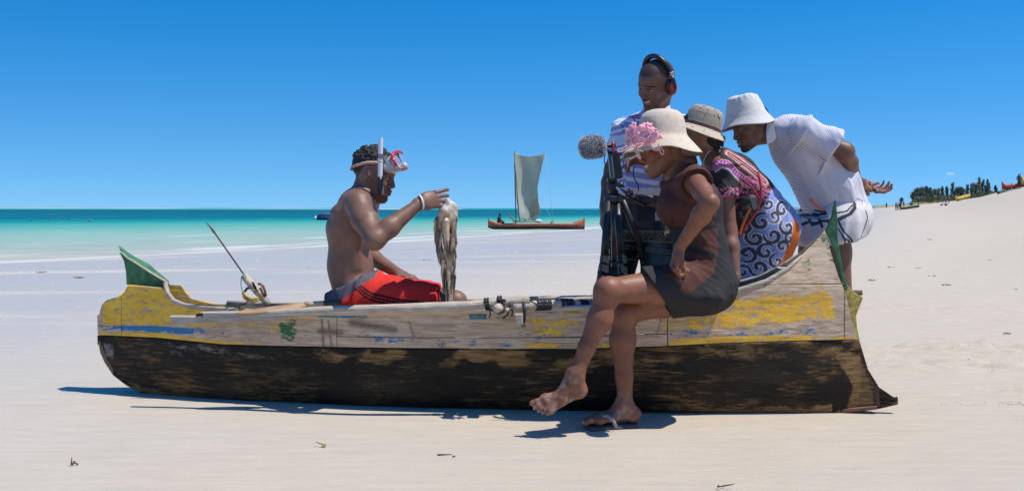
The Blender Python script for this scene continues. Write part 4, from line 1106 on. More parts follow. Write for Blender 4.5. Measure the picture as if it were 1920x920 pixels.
col = skin_cols(v, SK1, 3)
col = paint_head(hd, v, col, SK1, hairline=std_hairline, stubble=.45)
for t_ in (tipsA, tipsB): paint_nails(v, col, t_, .006, (.30, .17, .13))
mesh_obj('body', v, q, SKINM, dv, col=col)
# hair : short twists as its own mesh
hs_ = Sdf(); Rm = hd['R']
T = lambda f, l, u: hc + Rm @ np.array([f, l, u])
g_ = np.random.default_rng(5)
hs_.ell(T(-.018, 0, .040), np.array([.096, .0765, .088]), Rm, .01)
for i in range(330):
    th = g_.random()*2*math.pi; ph = g_.random()*.95
    d = np.array([math.cos(th)*math.sin(ph*1.45), math.sin(th)*math.sin(ph*1.45), math.cos(ph*1.45)])
    d = d*np.array([.094, .075, .085]); p = np.array([-.018, 0, .042]) + d; n_ = nrm(d + .03*g_.normal(size=3))
    if p[0] > .045 or p[2] < .03 and p[0] > .0: continue
    hs_.cap(T(*p), T(*(p + n_*(.001+.007*g_.random()))), .0062, .0046, .004)
hs_.cut(T(.052, 0, .072), Rm @ V3(.75, 0, -.66), .006); hs_.cut(T(-.03, 0, -.005), Rm @ V3(.25, 0, -1), .01)
HAIRM = mat('black_hair', (.013, .011, .011), .75, var=.4, vscale=120, bump=.6, bscale=220)
v, q = hs_.mesh(.0035); mesh_obj('hair', v, q, HAIRM, dv)
# shorts (red with three black bands, grey waistband)
c = Sdf()
c.ecap(pel + V3(0, 0, -.03), P(656, 512, D0), (.190, .135), (.150, .112), Yx, .03)
for (a, b, dd) in ((hipn, kn, -1), (hipf, kf, 1)):
    e = a + (b-a)*.82
    c.ecap(a + V3(.0, dd*.006, .0), e, (.106, .108), (.092, .080), Yx, .035, endr=.02)
c.ball(P(695, 548, D0), .10, .05)
c.cut(P(825, 545, 4.53), V3(1, .25, -.12), .006)
wb0 = P(632, 545, D0); wb1 = P(697, 513, D0)
wn = nrm(np.cross(wb1 - wb0, Yx)); wn = wn if wn[2] > 0 else -wn
c.cut(P(664, 528.5, D0), wn, .004)
def shorts_col(v, n, v0=None):
    v = v if v0 is None else v0
    px = 960 + v[:, 0]/4.45*FPX; py = H0 - (v[:, 2]-CH)/4.45*FPX
    col = np.tile(np.array([.60, .030, .022]), (len(v), 1))
    dist = ((v - P(664, 528.5, D0)) @ wn)
    near = v[:, 1] < D0
    gb = (dist > -.030 - .035*np.clip((672-px)/40, 0, 1)); gb2 = gb & (px < 702)
    line = np.interp(px, [640, 660, 672, 684, 700, 725, 745, 780, 800], [549, 534, 537, 547, 556, 561, 566, 570, 573])
    for k in (-6, 0, 6):
        m = near & (px > 664) & (px < 800) & (np.abs(py - (line + k) - 0) < 2.0); col[m] = (.012, .010, .014)
    col[gb2] = (.105, .090, .115)
    return col
def str_sh(v): return .6 + 1.0*smooth01(v[:, 0], P(720, 0, D0)[0], P(690, 0, D0)[0])
cloth('shorts', c, .0035, CLOTHM, dv, shorts_col, amp=.011, scale=17, seed=12, dirv=V3(.4, .2, .9), str_=str_sh)
mb = MB(); ax = nrm(HD); cc = P(789, 379.5, 4.362); s1 = nrm(np.cross(ax, V3(0, 1, 0))); s2 = nrm(np.cross(ax, s1))
mb.tube([cc + .031*(math.cos(a)*s1 + .95*math.sin(a)*s2) for a in np.linspace(0, 2*math.pi, 25)], .0042, n=8)
mb.build('wristband', mat('white_rubber', (.78, .78, .76), .5, var=0), dv, smooth=True)
# ---- diving mask pushed up on the forehead, with snorkel ----
mk = thing('diving_mask', 'clear red-rimmed diving mask with a white snorkel on the seated man\'s forehead', 'diving mask', P(735, 306, 4.55))
REDP = mat('red_plastic', (.62, .02, .02), .3, var=.05, spec=.6)
mb = MB(); pts = []
for a in np.linspace(0, 2*math.pi, 41):
    f, l = math.cos(a), math.sin(a); x = -.016 + .094*f; u = .046 + .022*f; pts.append(T(x, .076*l + .003*np.sign(l), u - .022*np.clip(-f, 0, 1)))
v = []; 
for p in pts:
    for k in (-1, 1): v.append(p + Rm @ V3(0, 0, .008*k))
cen = T(-.016, 0, .05)
v = np.array(v); vo = v + (v - cen)*.035
n = len(pts); f = []
V_ = np.concatenate([v, vo]); m2 = len(v)
for i in range(n-1):
    a, b, c_, d = 2*i, 2*i+1, 2*i+3, 2*i+2
    f += [(a+m2, d+m2, c_+m2, b+m2), (a, b, c_, d), (b, b+m2, c_+m2, c_), (a, d, d+m2, a+m2)]
w = ((np.arange(len(V_)) // 2) % 3)
cl = np.where(((np.arange(len(V_)) % 2) == 0)[:, None], np.array([[.50, .14, .12]]), np.array([[.42, .38, .33]]))
mesh_obj('strap', V_, f, mat('strap_web', rough=.7, attr=True, var=.4, vscale=160), mk, col=cl)
# mask body : frame in head space, tilted up off the forehead
def MK(x, y, z): return P(745, 305, 4.53) + mkR @ V3(x, y, z)
mf = nrm(V3(.86, -.25, .42)); mu = nrm(V3(-.52, -.05, .85)); mkR = rotm(mf, mu)     # forward(lens normal), left, up
LENS = mat('clear_lens', (.75, .8, .85), .08, var=0, trans=.75, spec=.6); SKIRT = mat('clear_silicone', (.55, .60, .66), .25, var=.1, trans=.35, spec=.6)
ring_pts = lambda rx, ry, x, n=32: [(x, rx*math.cos(a), ry*math.sin(a)*(1 - .25*(math.sin(a) < 0)*abs(math.cos(a)*0) )) for a in np.linspace(0, 2*math.pi, n, endpoint=False)]
R1 = [ring_pts(.070, .040, x*1.0) for x in (0,)]
def band(name, r0, r1, m_, th=.003):
    n = len(r0); v = [MK(*p) for p in r0] + [MK(*p) for p in r1] + [MK(p[0], p[1]*.95, p[2]*.93) for p in r0] + [MK(p[0], p[1]*.95, p[2]*.93) for p in r1]; f = []
    for i in range(n):
        j = (i+1) % n; f += [(i, j, n+j, n+i), (2*n+i, 3*n+i, 3*n+j, 2*n+j), (n+i, n+j, 3*n+j, 3*n+i), (i, 2*n+i, 2*n+j, j)]
    return mesh_obj(name, np.array(v), f, m_, mk)
band('skirt', ring_pts(.062, .036, -.050), ring_pts(.074, .045, .006), SKIRT)
band('frame', ring_pts(.077, .047, .002), ring_pts(.077, .047, .014), SKIRT)
mb = MB()
for s_ in (1, -1):
    mb.plate([MK(.016, s_*.006 + s_*.062*math.cos(a)*.5 + s_*.032, .034*math.sin(a)) for a in np.linspace(0, 2*math.pi, 22, endpoint=False)], mkR @ V3(1, 0, 0), .003)
    mb.build('lens', LENS, mk); mb = MB()
mb.tube([MK(.015, y, z) for y, z in ((-.070, .026), (-.055, .040), (-.02, .046), (.02, .046), (.055, .040), (.070, .026))], .0068, n=8); mb.build('red_rim', REDP, mk, smooth=True)
mb = MB(); mb.tube([MK(.013, -.072, .030), MK(.015, -.077, .010), MK(.013, -.074, -.012)], .0075, n=8); mb.build('red_rim', REDP, mk, smooth=True)
mb = MB(); mb.tube([MK(.014, -.030, -.040), MK(.020, 0, -.034), MK(.014, .030, -.040)], .0065, n=8); mb.build('red_rim', REDP, mk, smooth=True)
nz = Sdf(); nz.ell(MK(.022, 0, -.030), (.018, .020, .020), mkR); vv, qq = nz.mesh(.003); mesh_obj('nose_pocket', vv, qq, SKIRT, mk)
dS = 4.475
mb = MB(); top = P(713.5, 259, dS); bt = P(712.5, 334, dS)
mb.tube([top, bt], [.0108, .0112], n=18, closed=False); mb.tube([top + V3(0, 0, -.002), bt], [.0085, .009], n=18, closed=False)
mb.build('snorkel', mat('white_snorkel', (.62, .68, .78), .3, var=.03, spec=.6), mk, smooth=True)
mb = MB(); mb.tube([P(712.5, 332, dS), P(712.5, 345, dS), P(712, 356, dS), P(714, 362, dS+.02), P(719, 363.5, dS+.05)], [.0125, .0125, .0115, .0105, .008], n=14); mb.build('mouthpiece_tube', mat('black_corrugated', (.02, .022, .03), .45, var=.2), mk, smooth=True)
mb = MB(); mb.tube([P(715, 361, dS-.012), P(718, 361, dS-.012), P(718.5, 350, dS-.012)], .0022, n=6); mb.build('mouthpiece_clip', mat('white_plastic', (.6, .6, .62), .4, var=0), mk, smooth=True)
for y in (291, 296.5):
    mb = MB(); ring(P(713.3, y, dS), V3(0, 0, 1), .0125, .0022, mb, 16); mb.build('snorkel_keeper', RUB, mk, smooth=True)
mb = MB(); mb.tube([P(713.2, 292.5, dS), P(713.2, 295, dS)], [.0116, .0116], n=18); mb.tube([P(713, 303, dS), P(713, 305, dS)], .0116, n=18); mb.build('snorkel_band', mat('tan_band', (.45, .38, .25), .5, var=.1), mk, smooth=True)
# ---- octopus ----
oc = thing('octopus', 'limp grey-brown octopus hanging by its head from the seated man\'s hand', 'octopus', P(836, 470, 4.46))
o = Sdf(); d0 = 4.425
o.ell(P(838, 392, d0), (.024, .026, .040), np.eye(3), .015); o.ell(P(848, 400, d0+.01), (.024, .028, .044), np.eye(3), .012)
o.ball(P(833, 397, d0-.012), .026, .012); o.cap(P(838, 376, d0), P(848, 388, d0), .012, .022, .015)
o.ball(P(851, 411, d0-.01), .018, .012); o.cap(P(838, 402, d0), P(837, 420, d0), .036, .034, .02)
go = np.random.default_rng(8)
arms = [[(822, 412), (818, 430), (821, 452), (828, 480), (829, 500), (833, 520), (836, 545), (840, 562)],
        [(828, 410), (825, 440), (829, 470), (832, 500), (836, 530), (838, 566)], [(836, 415), (838, 450), (840, 490), (842, 530), (845, 566)],
        [(842, 412), (846, 450), (848, 490), (849, 530), (848, 567)], [(848, 410), (850, 445), (850, 480), (851, 520), (850, 566)],
        [(833, 420), (834, 455), (836, 485), (843, 515), (848, 545), (848, 560)], [(846, 415), (842, 450), (838, 480), (838, 520), (841, 562)], [(852, 412), (851, 440), (848, 475), (846, 520), (846, 564)]]
for i, A in enumerate(arms):
    pts = [P(x, y, d0 + (.03*math.sin(i*2.4)) + .008*math.sin(y*.05+i)) for x, y in A]; r0 = (.017, .012, .0145, .015, .011, .009, .012, .010)[i]; pts = [p_ + V3(.0065*math.sin(j*1.9+i*2), .006*math.cos(j*1.3+i), 0)*min(1, j*.4) for j, p_ in enumerate(pts)]
    n = len(pts); o.chain(pts, [r0*(1 - .62*(j/(n-1))**.8) for j in range(n)], .003)
o.ball(P(815, 416, d0), .007, .008)
for i_, (x0, y0, x1, y1, x2, y2) in enumerate(((830, 430, 822, 470, 826, 500), (846, 440, 855, 480, 849, 520), (834, 470, 829, 510, 833, 548), (850, 430, 856, 455, 853, 480), (824, 445, 820, 470, 823, 492))):
    o.chain([P(x0, y0, d0-.02), P((x0+x1)/2, (y0+y1)/2, d0-.03), P(x1, y1, d0-.028), P((x1+x2)/2, (y1+y2)/2, d0-.024), P(x2, y2, d0-.02)], [.009, .008, .0065, .005, .003], .003)
v, q = o.mesh(.0035)
n_ = vnormals(v, q); w = fbm(v[:, 0]*70, v[:, 1]*70, v[:, 2]*18, 3, 3); v = v + n_*((w-.5)*.010)[:, None]
t = fbm(v[:, 0]*45, v[:, 1]*45, v[:, 2]*9, 7, 4); t2 = fbm(v[:, 0]*20, v[:, 1]*20, v[:, 2]*20, 9, 3)
c0, c1, c2 = np.array([.085, .060, .042]), np.array([.56, .43, .29]), np.array([.36, .21, .12])
k = smooth01(t, .33, .56)[:, None]; col = c0*(1-k) + c1*k; k2 = (smooth01(t2, .6, .75)*.6)[:, None]; col = col*(1-k2) + c2*k2
hm = smooth01(v[:, 2], P(0, 405, d0)[2], P(0, 385, d0)[2])[:, None]; col = col*(1-hm*.7) + np.array([.50, .47, .43])*hm*.7
mesh_obj('octopus_body', v, q, mat('wet_octopus', rough=.48, attr=True, var=.15, vscale=60, bump=.4, bscale=120, spec=.6, dist=.003), oc, col=col)
# =====================  FRONT WOMAN, SEATED ON THE GUNWALE  =====================
SK2 = (.215, .086, .048)
NOSTR = dict(R=0)
w1 = thing('person', 'woman in a straw hat and brown and black dress, sitting cross-legged on the canoe edge', 'person', P(1320, 580, 4.1))
s = Sdf()
L2 = nrm(V3(.24, -.97, 0))
pel = P(1322, 528, 4.15); wai = P(1312, 455, 4.16); che = P(1298, 385, 4.17); nb = P(1272, 325, 4.19)
shn = P(1303, 340, 4.01); shf = P(1262, 338, 4.34)
s.ecap(pel, wai, (.155, .112), (.112, .082), L2, .03); s.ecap(wai, che, (.112, .080), (.135, .090), L2, .05)
s.ecap(che, P(1286, 350, 4.17), (.135, .088), (.140, .070), L2, .04)
s.cap(shn + V3(-.02, .04, .0), shf + V3(.02, -.04, 0), .045, .045, .04)
s.cap(P(1262, 392, 4.09), P(1258, 392, 4.27), .062, .062, .05)
hc = P(1241, 276, 4.18); hfw = V3(-.955, -.14, -.259); hu = V3(-.255, -.02, .966)
s.ecap(P(1284, 338, 4.18), nb, (.10, .06), (.05, .05), L2, .04)
hd = head(s, hc, hfw, hu, .98, smile=.8, mouth_open=.8, fem=True, neck_to=nb, neck_r=.043)
el = P(1331, 379, 3.79); wr = P(1274, 464, 3.92)
s.ball(shn, .046, .03); limb(s, shn, el, .041, .038, .030, mid=.5); s.ball(el, .031, .015); limb(s, el, wr, .032, .036, .0215, mid=.28)
tA = hand(s, wr, V3(-.30, .10, -.92), V3(.92, .15, -.25), V3(.1, -1, 0), .95, curls=(62, 66, 68, 70), thumb_dir=V3(.25, -.35, -.9), spread=2)
elf = P(1286, 412, 4.42); wrf = P(1236, 379, 4.36)
s.ball(shf, .046, .03); limb(s, shf, elf, .044, .041, .033); limb(s, elf, wrf, .034, .036, .0225)
tB = hand(s, wrf, V3(-.97, -.1, .02), V3(.0, -.35, .95), V3(0, 1, .3), .92, curls=(20, 26, 28, 30), thumb_dir=V3(-.95, -.15, .22), spread=6)
# legs
h1 = P(1298, 532, 4.06); k1 = P(1141, 545, 3.86); a1 = P(1083, 697, 3.84)
h2 = P(1300, 545, 4.22); k2 = P(1172, 585, 4.01); a2 = P(1173, 757, 4.02)
s.cap(h1, h1*.55+k1*.45, .082, .068, .03); s.cap(h1*.55+k1*.45, k1, .068, .048, .03); s.ball(k1 + V3(-.006, 0, .002), .047, .03)
m = k1*.66 + a1*.34 + V3(.008, 0, -.002)
s.cap(k1, m, .045, .046, .025); s.cap(m, k1*.3 + a1*.7, .046, .032, .025); s.cap(k1*.3+a1*.7, a1, .032, .028, .02)
s.cap(h2, h2*.55+k2*.45, .080, .066, .03); s.cap(h2*.55+k2*.45, k2, .066, .047, .03); s.ball(k2 + V3(-.004, 0, 0), .045, .03)
m = P(1168, 636, 4.02)
s.cap(k2, m, .044, .050, .025); s.cap(m, P(1171, 705, 4.02), .050, .034, .025); s.cap(P(1171, 705, 4.02), a2, .034, .030, .02)
fD = nrm(V3(-.93, -.15, -.33)); fU = nrm(V3(-.07, -.81, .564))
he = P(1098, 733, 3.865) ; 
t1 = foot(s, a1, he, he + fD*.228, fU, .85, big=-1)
z2 = gz(.50, 4.0) + .022
he2 = V3((1199-960)/FPX*4.02, 4.03, z2); to2 = V3((1084-960)/FPX*3.96, 3.965, z2)
t2 = foot(s, a2, he2, to2, V3(0, 0, 1), .85, big=1)
v, q = s.mesh(.0045, regions=[(hc + V3(-.02, 0, -.02), (.125, .11, .125), .0026), (P(1268, 482, 3.93), (.065, .08, .075), .003), (P(1203, 372, 4.36), (.085, .08, .06), .003),
     (P(1040, 735, 3.85), (.115, .085, .085), .003), (P(1135, 788, 4.0), (.145, .085, .062), .003)])
col = skin_cols(v, SK2, 5)
col = paint_head(hd, v, col, SK2, hairline=std_hairline, lip=(.30, .10, .08))
sole = np.clip((-(v - (he + fU*.018)) @ fU)/.012, 0, 1)*(np.linalg.norm(v-(he+fD*.12), axis=1) < .16); col = col*(1-sole[:, None]*.8) + np.array([.42, .24, .17])*sole[:, None]*.8
# dusting of dry sand on the feet and shins
for (cc, rr_) in ((P(1040, 735, 3.85), .13), (P(1140, 785, 3.97), .12)):
    m = np.exp(-(np.linalg.norm(v-cc, axis=1)/rr_)**4)*smooth01(fbm(v[:, 0]*60, v[:, 1]*60, v[:, 2]*60, 2, 3), .40, .75)*.42
    col = col*(1-m[:, None]) + np.array([.42, .34, .29])*m[:, None]
for t_, r_ in ((tA, .0055), (tB, .0055), (t1, .0058), (t2, .0058)): paint_nails(v, col, t_, r_, (.50, .32, .25))
def palm_light(col, v, c0, N, r=.12):
    return col
mesh_obj('body', v, q, SKINM, w1, col=col)
# dress
c = Sdf()
c.ecap(pel + V3(0, 0, -.012), wai, (.170, .126), (.124, .094), L2, .03); c.ecap(wai, che, (.124, .092), (.148, .104), L2, .05)
c.ecap(che, P(1286, 352, 4.17), (.148, .102), (.150, .086), L2, .04)
c.cap(P(1264, 390, 4.09), P(1260, 390, 4.27), .066, .066, .05)
c.cap(shn + V3(-.02, .03, .004), shf + V3(.02, -.03, .004), .056, .056, .04)
c.cap(shn, shn*.78 + el*.22, .064, .066, .03); c.cap(shf, shf*.8 + elf*.2, .060, .062, .03)
c.ecap(P(1284, 340, 4.18), nb + V3(.004, 0, -.012), (.115, .075), (.066, .064), L2, .04)
for (a, b, r0, r1) in ((h1, k1, .094, .080), (h2, k2, .092, .078)): c.cap(a, a*.25 + b*.75, r0, r1, .045)
c.ecap(P(1330, 555, 4.06), P(1270, 553, 4.04), (.12, .045), (.10, .04), L2, .05)
c.cut(P(1222, 530, 4.0), V3(-.84, .05, -.545), .006)
c.cut(P(1262, 329, 4.19), nrm(V3(-.62, 0, .78)), .006)
dn = nrm(el - shn); c.cap(shn*.70 + el*.30, el, .075, .09, .0, 'S'); c.cap(shn*.70+el*.30 + dn*.02, el + dn*.05, .09, .09, .004, 'S')
BRN = np.array([.090, .036, .029]); CHA = np.array([.026, .026, .028])
def dress_col(v, n):
    d = v[:, 1]; px = 960 + v[:, 0]/4.03*FPX; py = H0 - (v[:, 2]-CH)/4.03*FPX
    px2 = 960 + (px-960)*1.0; col = np.tile(CHA, (len(v), 1))
    def reg(poly): return seg_poly_sd(px, py, poly) > 0
    top = reg([(1225, 290), (1352, 290), (1352, 340), (1346, 385), (1338, 420), (1312, 428), (1268, 424), (1258, 400), (1254, 350)])
    front = reg([(1215, 330), (1254, 345), (1258, 400), (1262, 420), (1215, 430)])
    pan = reg([(1300, 432), (1346, 428), (1346, 470), (1334, 512), (1280, 548), (1254, 520), (1234, 500), (1262, 486), (1298, 470)])
    band_ = reg([(1292, 458), (1340, 474), (1338, 486), (1288, 470)])
    col[top | front | pan] = BRN; col[band_] = CHA
    
    far = v[:, 1] > 4.25; col[far & (py < 425)] = BRN
    return col
def ds(v): return .55 + 1.0*np.exp(-(np.linalg.norm(v - P(1270, 510, 4.0), axis=1)/.14)**2) + .5*np.exp(-(np.linalg.norm(v - P(1310, 440, 4.05), axis=1)/.12)**2)
cloth('dress', c, .0036, CLOTHM, w1, dress_col, amp=.010, scale=15, seed=4, dirv=V3(.6, .2, -.7), str_=ds)
# straw hat
hr = rotm(V3(-.995, 0, -.02), V3(.03, .02, 1))
def hatfn(r, h, a):
    w = max(0, (r-.104)/.06); return r*(1 + .05*w*math.sin(3*a+.6)), h - .012*w*math.cos(2*a+.3) - .012*w*max(0, math.cos(a))*0 + .006*w*math.sin(5*a)
prof = [(0.0005, .178), (.022, .1785), (.045, .177), (.065, .171), (.080, .160), (.090, .145), (.0955, .125), (.0985, .105), (.1005, .086), (.103, .070), (.110, .058), (.122, .045), (.136, .030), (.150, .014), (.160, .002), (.164, -.003)]
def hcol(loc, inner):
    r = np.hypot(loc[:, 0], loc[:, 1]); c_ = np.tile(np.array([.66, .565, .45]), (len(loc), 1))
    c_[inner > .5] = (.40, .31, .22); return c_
def braid_mat():
    m = mat('woven_straw', rough=.75, attr=True, var=.12, vscale=70, spec=.3); t = m.node_tree; b = t.nodes['Principled BSDF']
    N = t.nodes.new; at = N('ShaderNodeAttribute'); at.attribute_name = 'arc'
    wv = N('ShaderNodeMath'); wv.operation = 'SINE'; sc = N('ShaderNodeMath'); sc.operation = 'MULTIPLY'; sc.inputs[1].default_value = 2*math.pi/.0042
    t.links.new(at.outputs['Fac'], sc.inputs[0]); t.links.new(sc.outputs[0], wv.inputs[0])
    bp = N('ShaderNodeBump'); bp.inputs['Strength'].default_value = .6; bp.inputs['Distance'].default_value = .0010; t.links.new(wv.outputs[0], bp.inputs['Height']); t.links.new(bp.outputs[0], b.inputs['Normal'])
    src = b.inputs['Base Color'].links[0].from_socket; mr = N('ShaderNodeMapRange'); mr.inputs[1].default_value = -1; mr.inputs[3].default_value = .94; mr.inputs[4].default_value = 1.05
    t.links.new(wv.outputs[0], mr.inputs[0]); vm_ = N('ShaderNodeVectorMath'); vm_.operation = 'SCALE'; t.links.new(src, vm_.inputs[0]); t.links.new(mr.outputs[0], vm_.inputs['Scale']); t.links.new(vm_.outputs[0], b.inputs['Base Color'])
    return m
def resample(pr, n=3):
    out = []
    for i in range(len(pr)-1):
        for k in range(n): t = k/n; out.append((pr[i][0]*(1-t)+pr[i+1][0]*t, pr[i][1]*(1-t)+pr[i+1][1]*t))
    return out + [pr[-1]]
BR = braid_mat()
pr3 = resample(prof)
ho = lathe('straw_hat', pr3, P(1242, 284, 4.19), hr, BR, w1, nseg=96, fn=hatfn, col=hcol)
arc = np.concatenate([[0], np.cumsum([math.dist(pr3[i], pr3[i+1]) for i in range(len(pr3)-1)])]); arcs = np.concatenate([arc, arc[::-1]])
a_ = ho.data.attributes.new('arc', 'FLOAT', 'POINT'); a_.data.foreach_set('value', np.repeat(arcs, 96).astype(np.float32))
# pink flower with ruffled petals and cords
PINK = mat('pink_chiffon', rough=.8, attr=True, var=.15, vscale=60, spec=.2)
def petal_cluster(name, cen, nrm_, rad, n, parent, base, seed):
    g = np.random.default_rng(seed); V_ = []; F_ = []; C_ = []; Rn = rotm(nrm_, V3(.1, .2, 1))
    for i in range(n):
        th = g.random()*2*math.pi; lev = i/n; ph = .20 + lev*1.20
        out = Rn @ np.array([math.cos(ph), math.sin(ph)*math.cos(th), math.sin(ph)*math.sin(th)])
        tan = Rn @ np.array([-math.sin(ph), math.cos(ph)*math.cos(th), math.cos(ph)*math.sin(th)]); sd = np.cross(out, tan)
        L = rad*(.35 + .65*lev)*(.75+.5*g.random()); w_ = L*.70; b0 = len(V_); nu_, nv_ = 7, 5
        for a in range(nv_):
            t = a/(nv_-1)
            for k in range(nu_):
                u = k/(nu_-1)*2-1; ww = w_*math.sin(min(1, t*1.15+.12)*1.6)*.62
                rf = L*.26*t*math.sin(k*2.4 + i*1.7)
                V_.append(cen + nrm_*rad*.15 + out*(L*(.30+.75*t)*(1 - .10*u*u)) + tan*(L*.25*t*t + rf*.6) + sd*(u*ww) + nrm_*rf*.7)
                C_.append(np.array(base)*(.72 + .4*t + .12*g.random()))
        for a in range(nv_-1):
            for k in range(nu_-1): F_.append((b0+a*nu_+k, b0+a*nu_+k+1, b0+(a+1)*nu_+k+1, b0+(a+1)*nu_+k))
    o = mesh_obj(name, np.array(V_), np.array(F_), PINK, parent, col=np.array(C_))
    md = o.modifiers.new('solid', 'SOLIDIFY'); md.thickness = .0012; return o
PK = (.86, .42, .48)
fl = petal_cluster('pink_flower', P(1215, 256, 4.085), nrm(V3(-.45, -.85, .15)), .055, 44, ho, PK, 3)
petal_cluster('pink_flower', P(1188, 247, 4.11), nrm(V3(-.75, -.6, .25)), .038, 30, ho, PK, 4)
petal_cluster('pink_flower', P(1232, 266, 4.09), nrm(V3(-.1, -.95, .0)), .036, 28, ho, (.85, .45, .50), 6)
petal_cluster('pink_flower', P(1180, 266, 4.11), nrm(V3(-.7, -.6, -.1)), .026, 12, ho, (.70, .45, .45), 7)
CORD = mat('pink_cord', (.72, .42, .40), .7, var=.15)
def spline(pts, sub=5):
    pts = [np.asarray(p) for p in pts]; Q = [2*pts[0]-pts[1]] + pts + [2*pts[-1]-pts[-2]]; out = []
    for i in range(1, len(Q)-2):
        for k in range(sub):
            t = k/sub; a, b, c, d = Q[i-1:i+3]; out.append(.5*((2*b) + (c-a)*t + (2*a-5*b+4*c-d)*t*t + (3*b-a-3*c+d)*t**3))
    return out + [pts[-1]]
def px_tube(name, pts, d, r, m_, parent, n=8, **k):
    mb_ = MB(); mb_.tube(spline([P(x, y, d if np.isscalar(d) else d[i]) for i, (x, y) in enumerate(pts)]), r, n=n, **k); return mb_.build(name, m_, parent, smooth=True)
px_tube('cord', [(1192, 272), (1178, 277), (1167, 283), (1159, 284), (1158, 280), (1166, 278), (1176, 273)], 4.06, .0028, CORD, ho)
px_tube('cord', [(1188, 272), (1192, 284), (1198, 294), (1201, 298), (1198, 288), (1193, 277)], 4.055, .0028, CORD, ho)
px_tube('cord', [(1236, 268), (1236, 278), (1239, 287), (1243, 289), (1244, 283), (1238, 275)], 4.04, .0024, CORD, ho)
px_tube('cord', [(1190, 271), (1204, 268), (1206, 272), (1194, 279), (1206, 284)], 4.05, .0022, CORD, ho)
# flip-flop
ff = Sdf(); D_ = nrm(to2 - he2)
ff.ecap(he2 + D_*.015 + V3(0, 0, -.014), he2 + D_*.11 + V3(0, 0, -.015), (.040, .009), (.040, .009), V3(0, 1, 0), .0); ff.ecap(he2 + D_*.10 + V3(0, 0, -.015), he2 + D_*.218 + V3(0, -.006, -.014), (.040, .009), (.052, .009), V3(0, 1, 0), .02)
vv, qq = ff.mesh(.003); fo_ = mesh_obj('flip_flop', vv, qq, mat('grey_foam_sole', (.09, .085, .085), .8, var=.25, vscale=60, bump=.3), w1)
for q_ in (-1, 1):
    mb = MB(); a = he2 + D_*.182 + V3(0, -.012, .014)
    mb.tube([a, a + V3(.012, q_*.010, .018), a + V3(.040, q_*.034, .024), a + V3(.062, q_*.050 , .008), a + V3(.075, q_*.050, -.016)], [.004, .006, .0075, .0075, .006], n=8, flat=.5, side=V3(0, .3, 1)); mb.build('strap', mat('grey_strap', (.25, .25, .26), .5, var=.1), fo_, smooth=True)
# phone in her hand
ph = thing('mobile_phone', 'black and white mobile phone held in the straw-hatted woman\'s hand', 'phone', P(1190, 370, 4.30))
mb = MB(); ax = nrm(P(1214, 383, 4.36) - P(1163, 357, 4.28)); Rm = rotm(ax, V3(.35, -.35, .9))
mb.box(P(1188, 370, 4.30), np.array([.062, .034, .004]), Rm); o_ = mb.build('phone_body', mat('black_plastic', (.018, .018, .02), .3, var=0, spec=.5), ph); md = o_.modifiers.new('b', 'BEVEL'); md.width = .003; md.segments = 3
mb = MB(); mb.box(P(1188, 370, 4.30) + Rm @ V3(0, 0, .0045), np.array([.054, .030, .0008]), Rm); mb.build('screen', mat('phone_screen', (.05, .055, .06), .08, var=0, spec=.8), ph)
mb = MB(); mb.box(P(1168, 360, 4.285), np.array([.020, .034, .0045]), Rm); mb.build('white_edge', mat('white_plastic', (.6, .6, .62), .4, var=0), ph)

# =====================  MAN STANDING WITH HEADPHONES  =====================
SK3 = (.165, .082, .056)
m1 = thing('person', 'smiling man in a lavender striped polo shirt, standing behind the tripod', 'person', (P(1190, 400, 5.0)[0], 5.0, gz(P(1190, 400, 5.0)[0], 5.0)))
g0 = gz(.6, 5.0)
s = Sdf(); fw = nrm(V3(-.5, -.85, 0)); L3 = nrm(V3(.85, -.5, 0))
scn = P(1224, 240, 4.95); pel = P(1208, 392, 5.0); wai = P(1212, 335, 4.99); che = P(1220, 275, 4.97); nb = P(1231, 208, 4.93)
shr = scn - L3*.152; shl = scn + L3*.152
s.ecap(pel, wai, (.150, .105), (.130, .095), L3, .04); s.ecap(wai, che, (.130, .095), (.155, .105), L3, .05); s.ecap(che, P(1222, 248, 4.96), (.155, .10), (.150, .08), L3, .04)
s.cap(shr, shl, .050, .050, .04); s.ecap(P(1224, 236, 4.95), nb, (.11, .06), (.055, .052), L3, .04)
hc = P(1230, 158, 4.86); hfw = V3(-.74, -.56, -.37); hu = V3(-.12, -.36, .92)
hd = head(s, hc, hfw, hu, .99, smile=1.0, mouth_open=1.0, neck_to=nb, neck_r=.050)
el = P(1147, 318, 5.05); wr = P(1133, 388, 4.96)
s.ball(shr, .052, .03); limb(s, shr, el, .048, .045, .036); limb(s, el, wr, .037, .038, .0245)
tA = hand(s, wr, V3(-.12, -.1, -1), V3(.95, .1, -.1), V3(-.2, -1, 0), 1.0, curls=(22, 26, 28, 30), thumb_dir=V3(.15, -.45, -.85))
el = P(1292, 305, 4.72); wr = P(1222, 303, 4.62)
s.ball(shl, .050, .03); limb(s, shl, el, .046, .044, .035); limb(s, el, wr, .036, .037, .024)
hand(s, wr, V3(-1, -.05, .1), V3(0, -.4, -.9), V3(0, -.9, .4), .95, curls=(35, 38, 40, 42))
for (hx, kx, ax) in ((P(1182, 405, 5.03), P(1150, 548, 4.98), -.09), (P(1228, 405, 4.93), P(1234, 548, 4.85), .03)):
    an = V3(kx[0] + ax*.6, kx[1] + .02, g0 + .085)
    limb(s, hx, kx, .080, .070, .050, k=.03); limb(s, kx, an, .050, .052, .034, off=V3(.01, .02, 0)); foot(s, an, an + V3(.02, .06, -.085), an + V3(-.10, -.17, -.085), V3(0, 0, 1), toes=False)
v, q = s.mesh(.0055, regions=[(hc + V3(-.01, -.03, -.01), (.13, .13, .145), .0026), (P(1129, 408, 4.95), (.06, .07, .09), .003)])
col = skin_cols(v, SK3, 8)
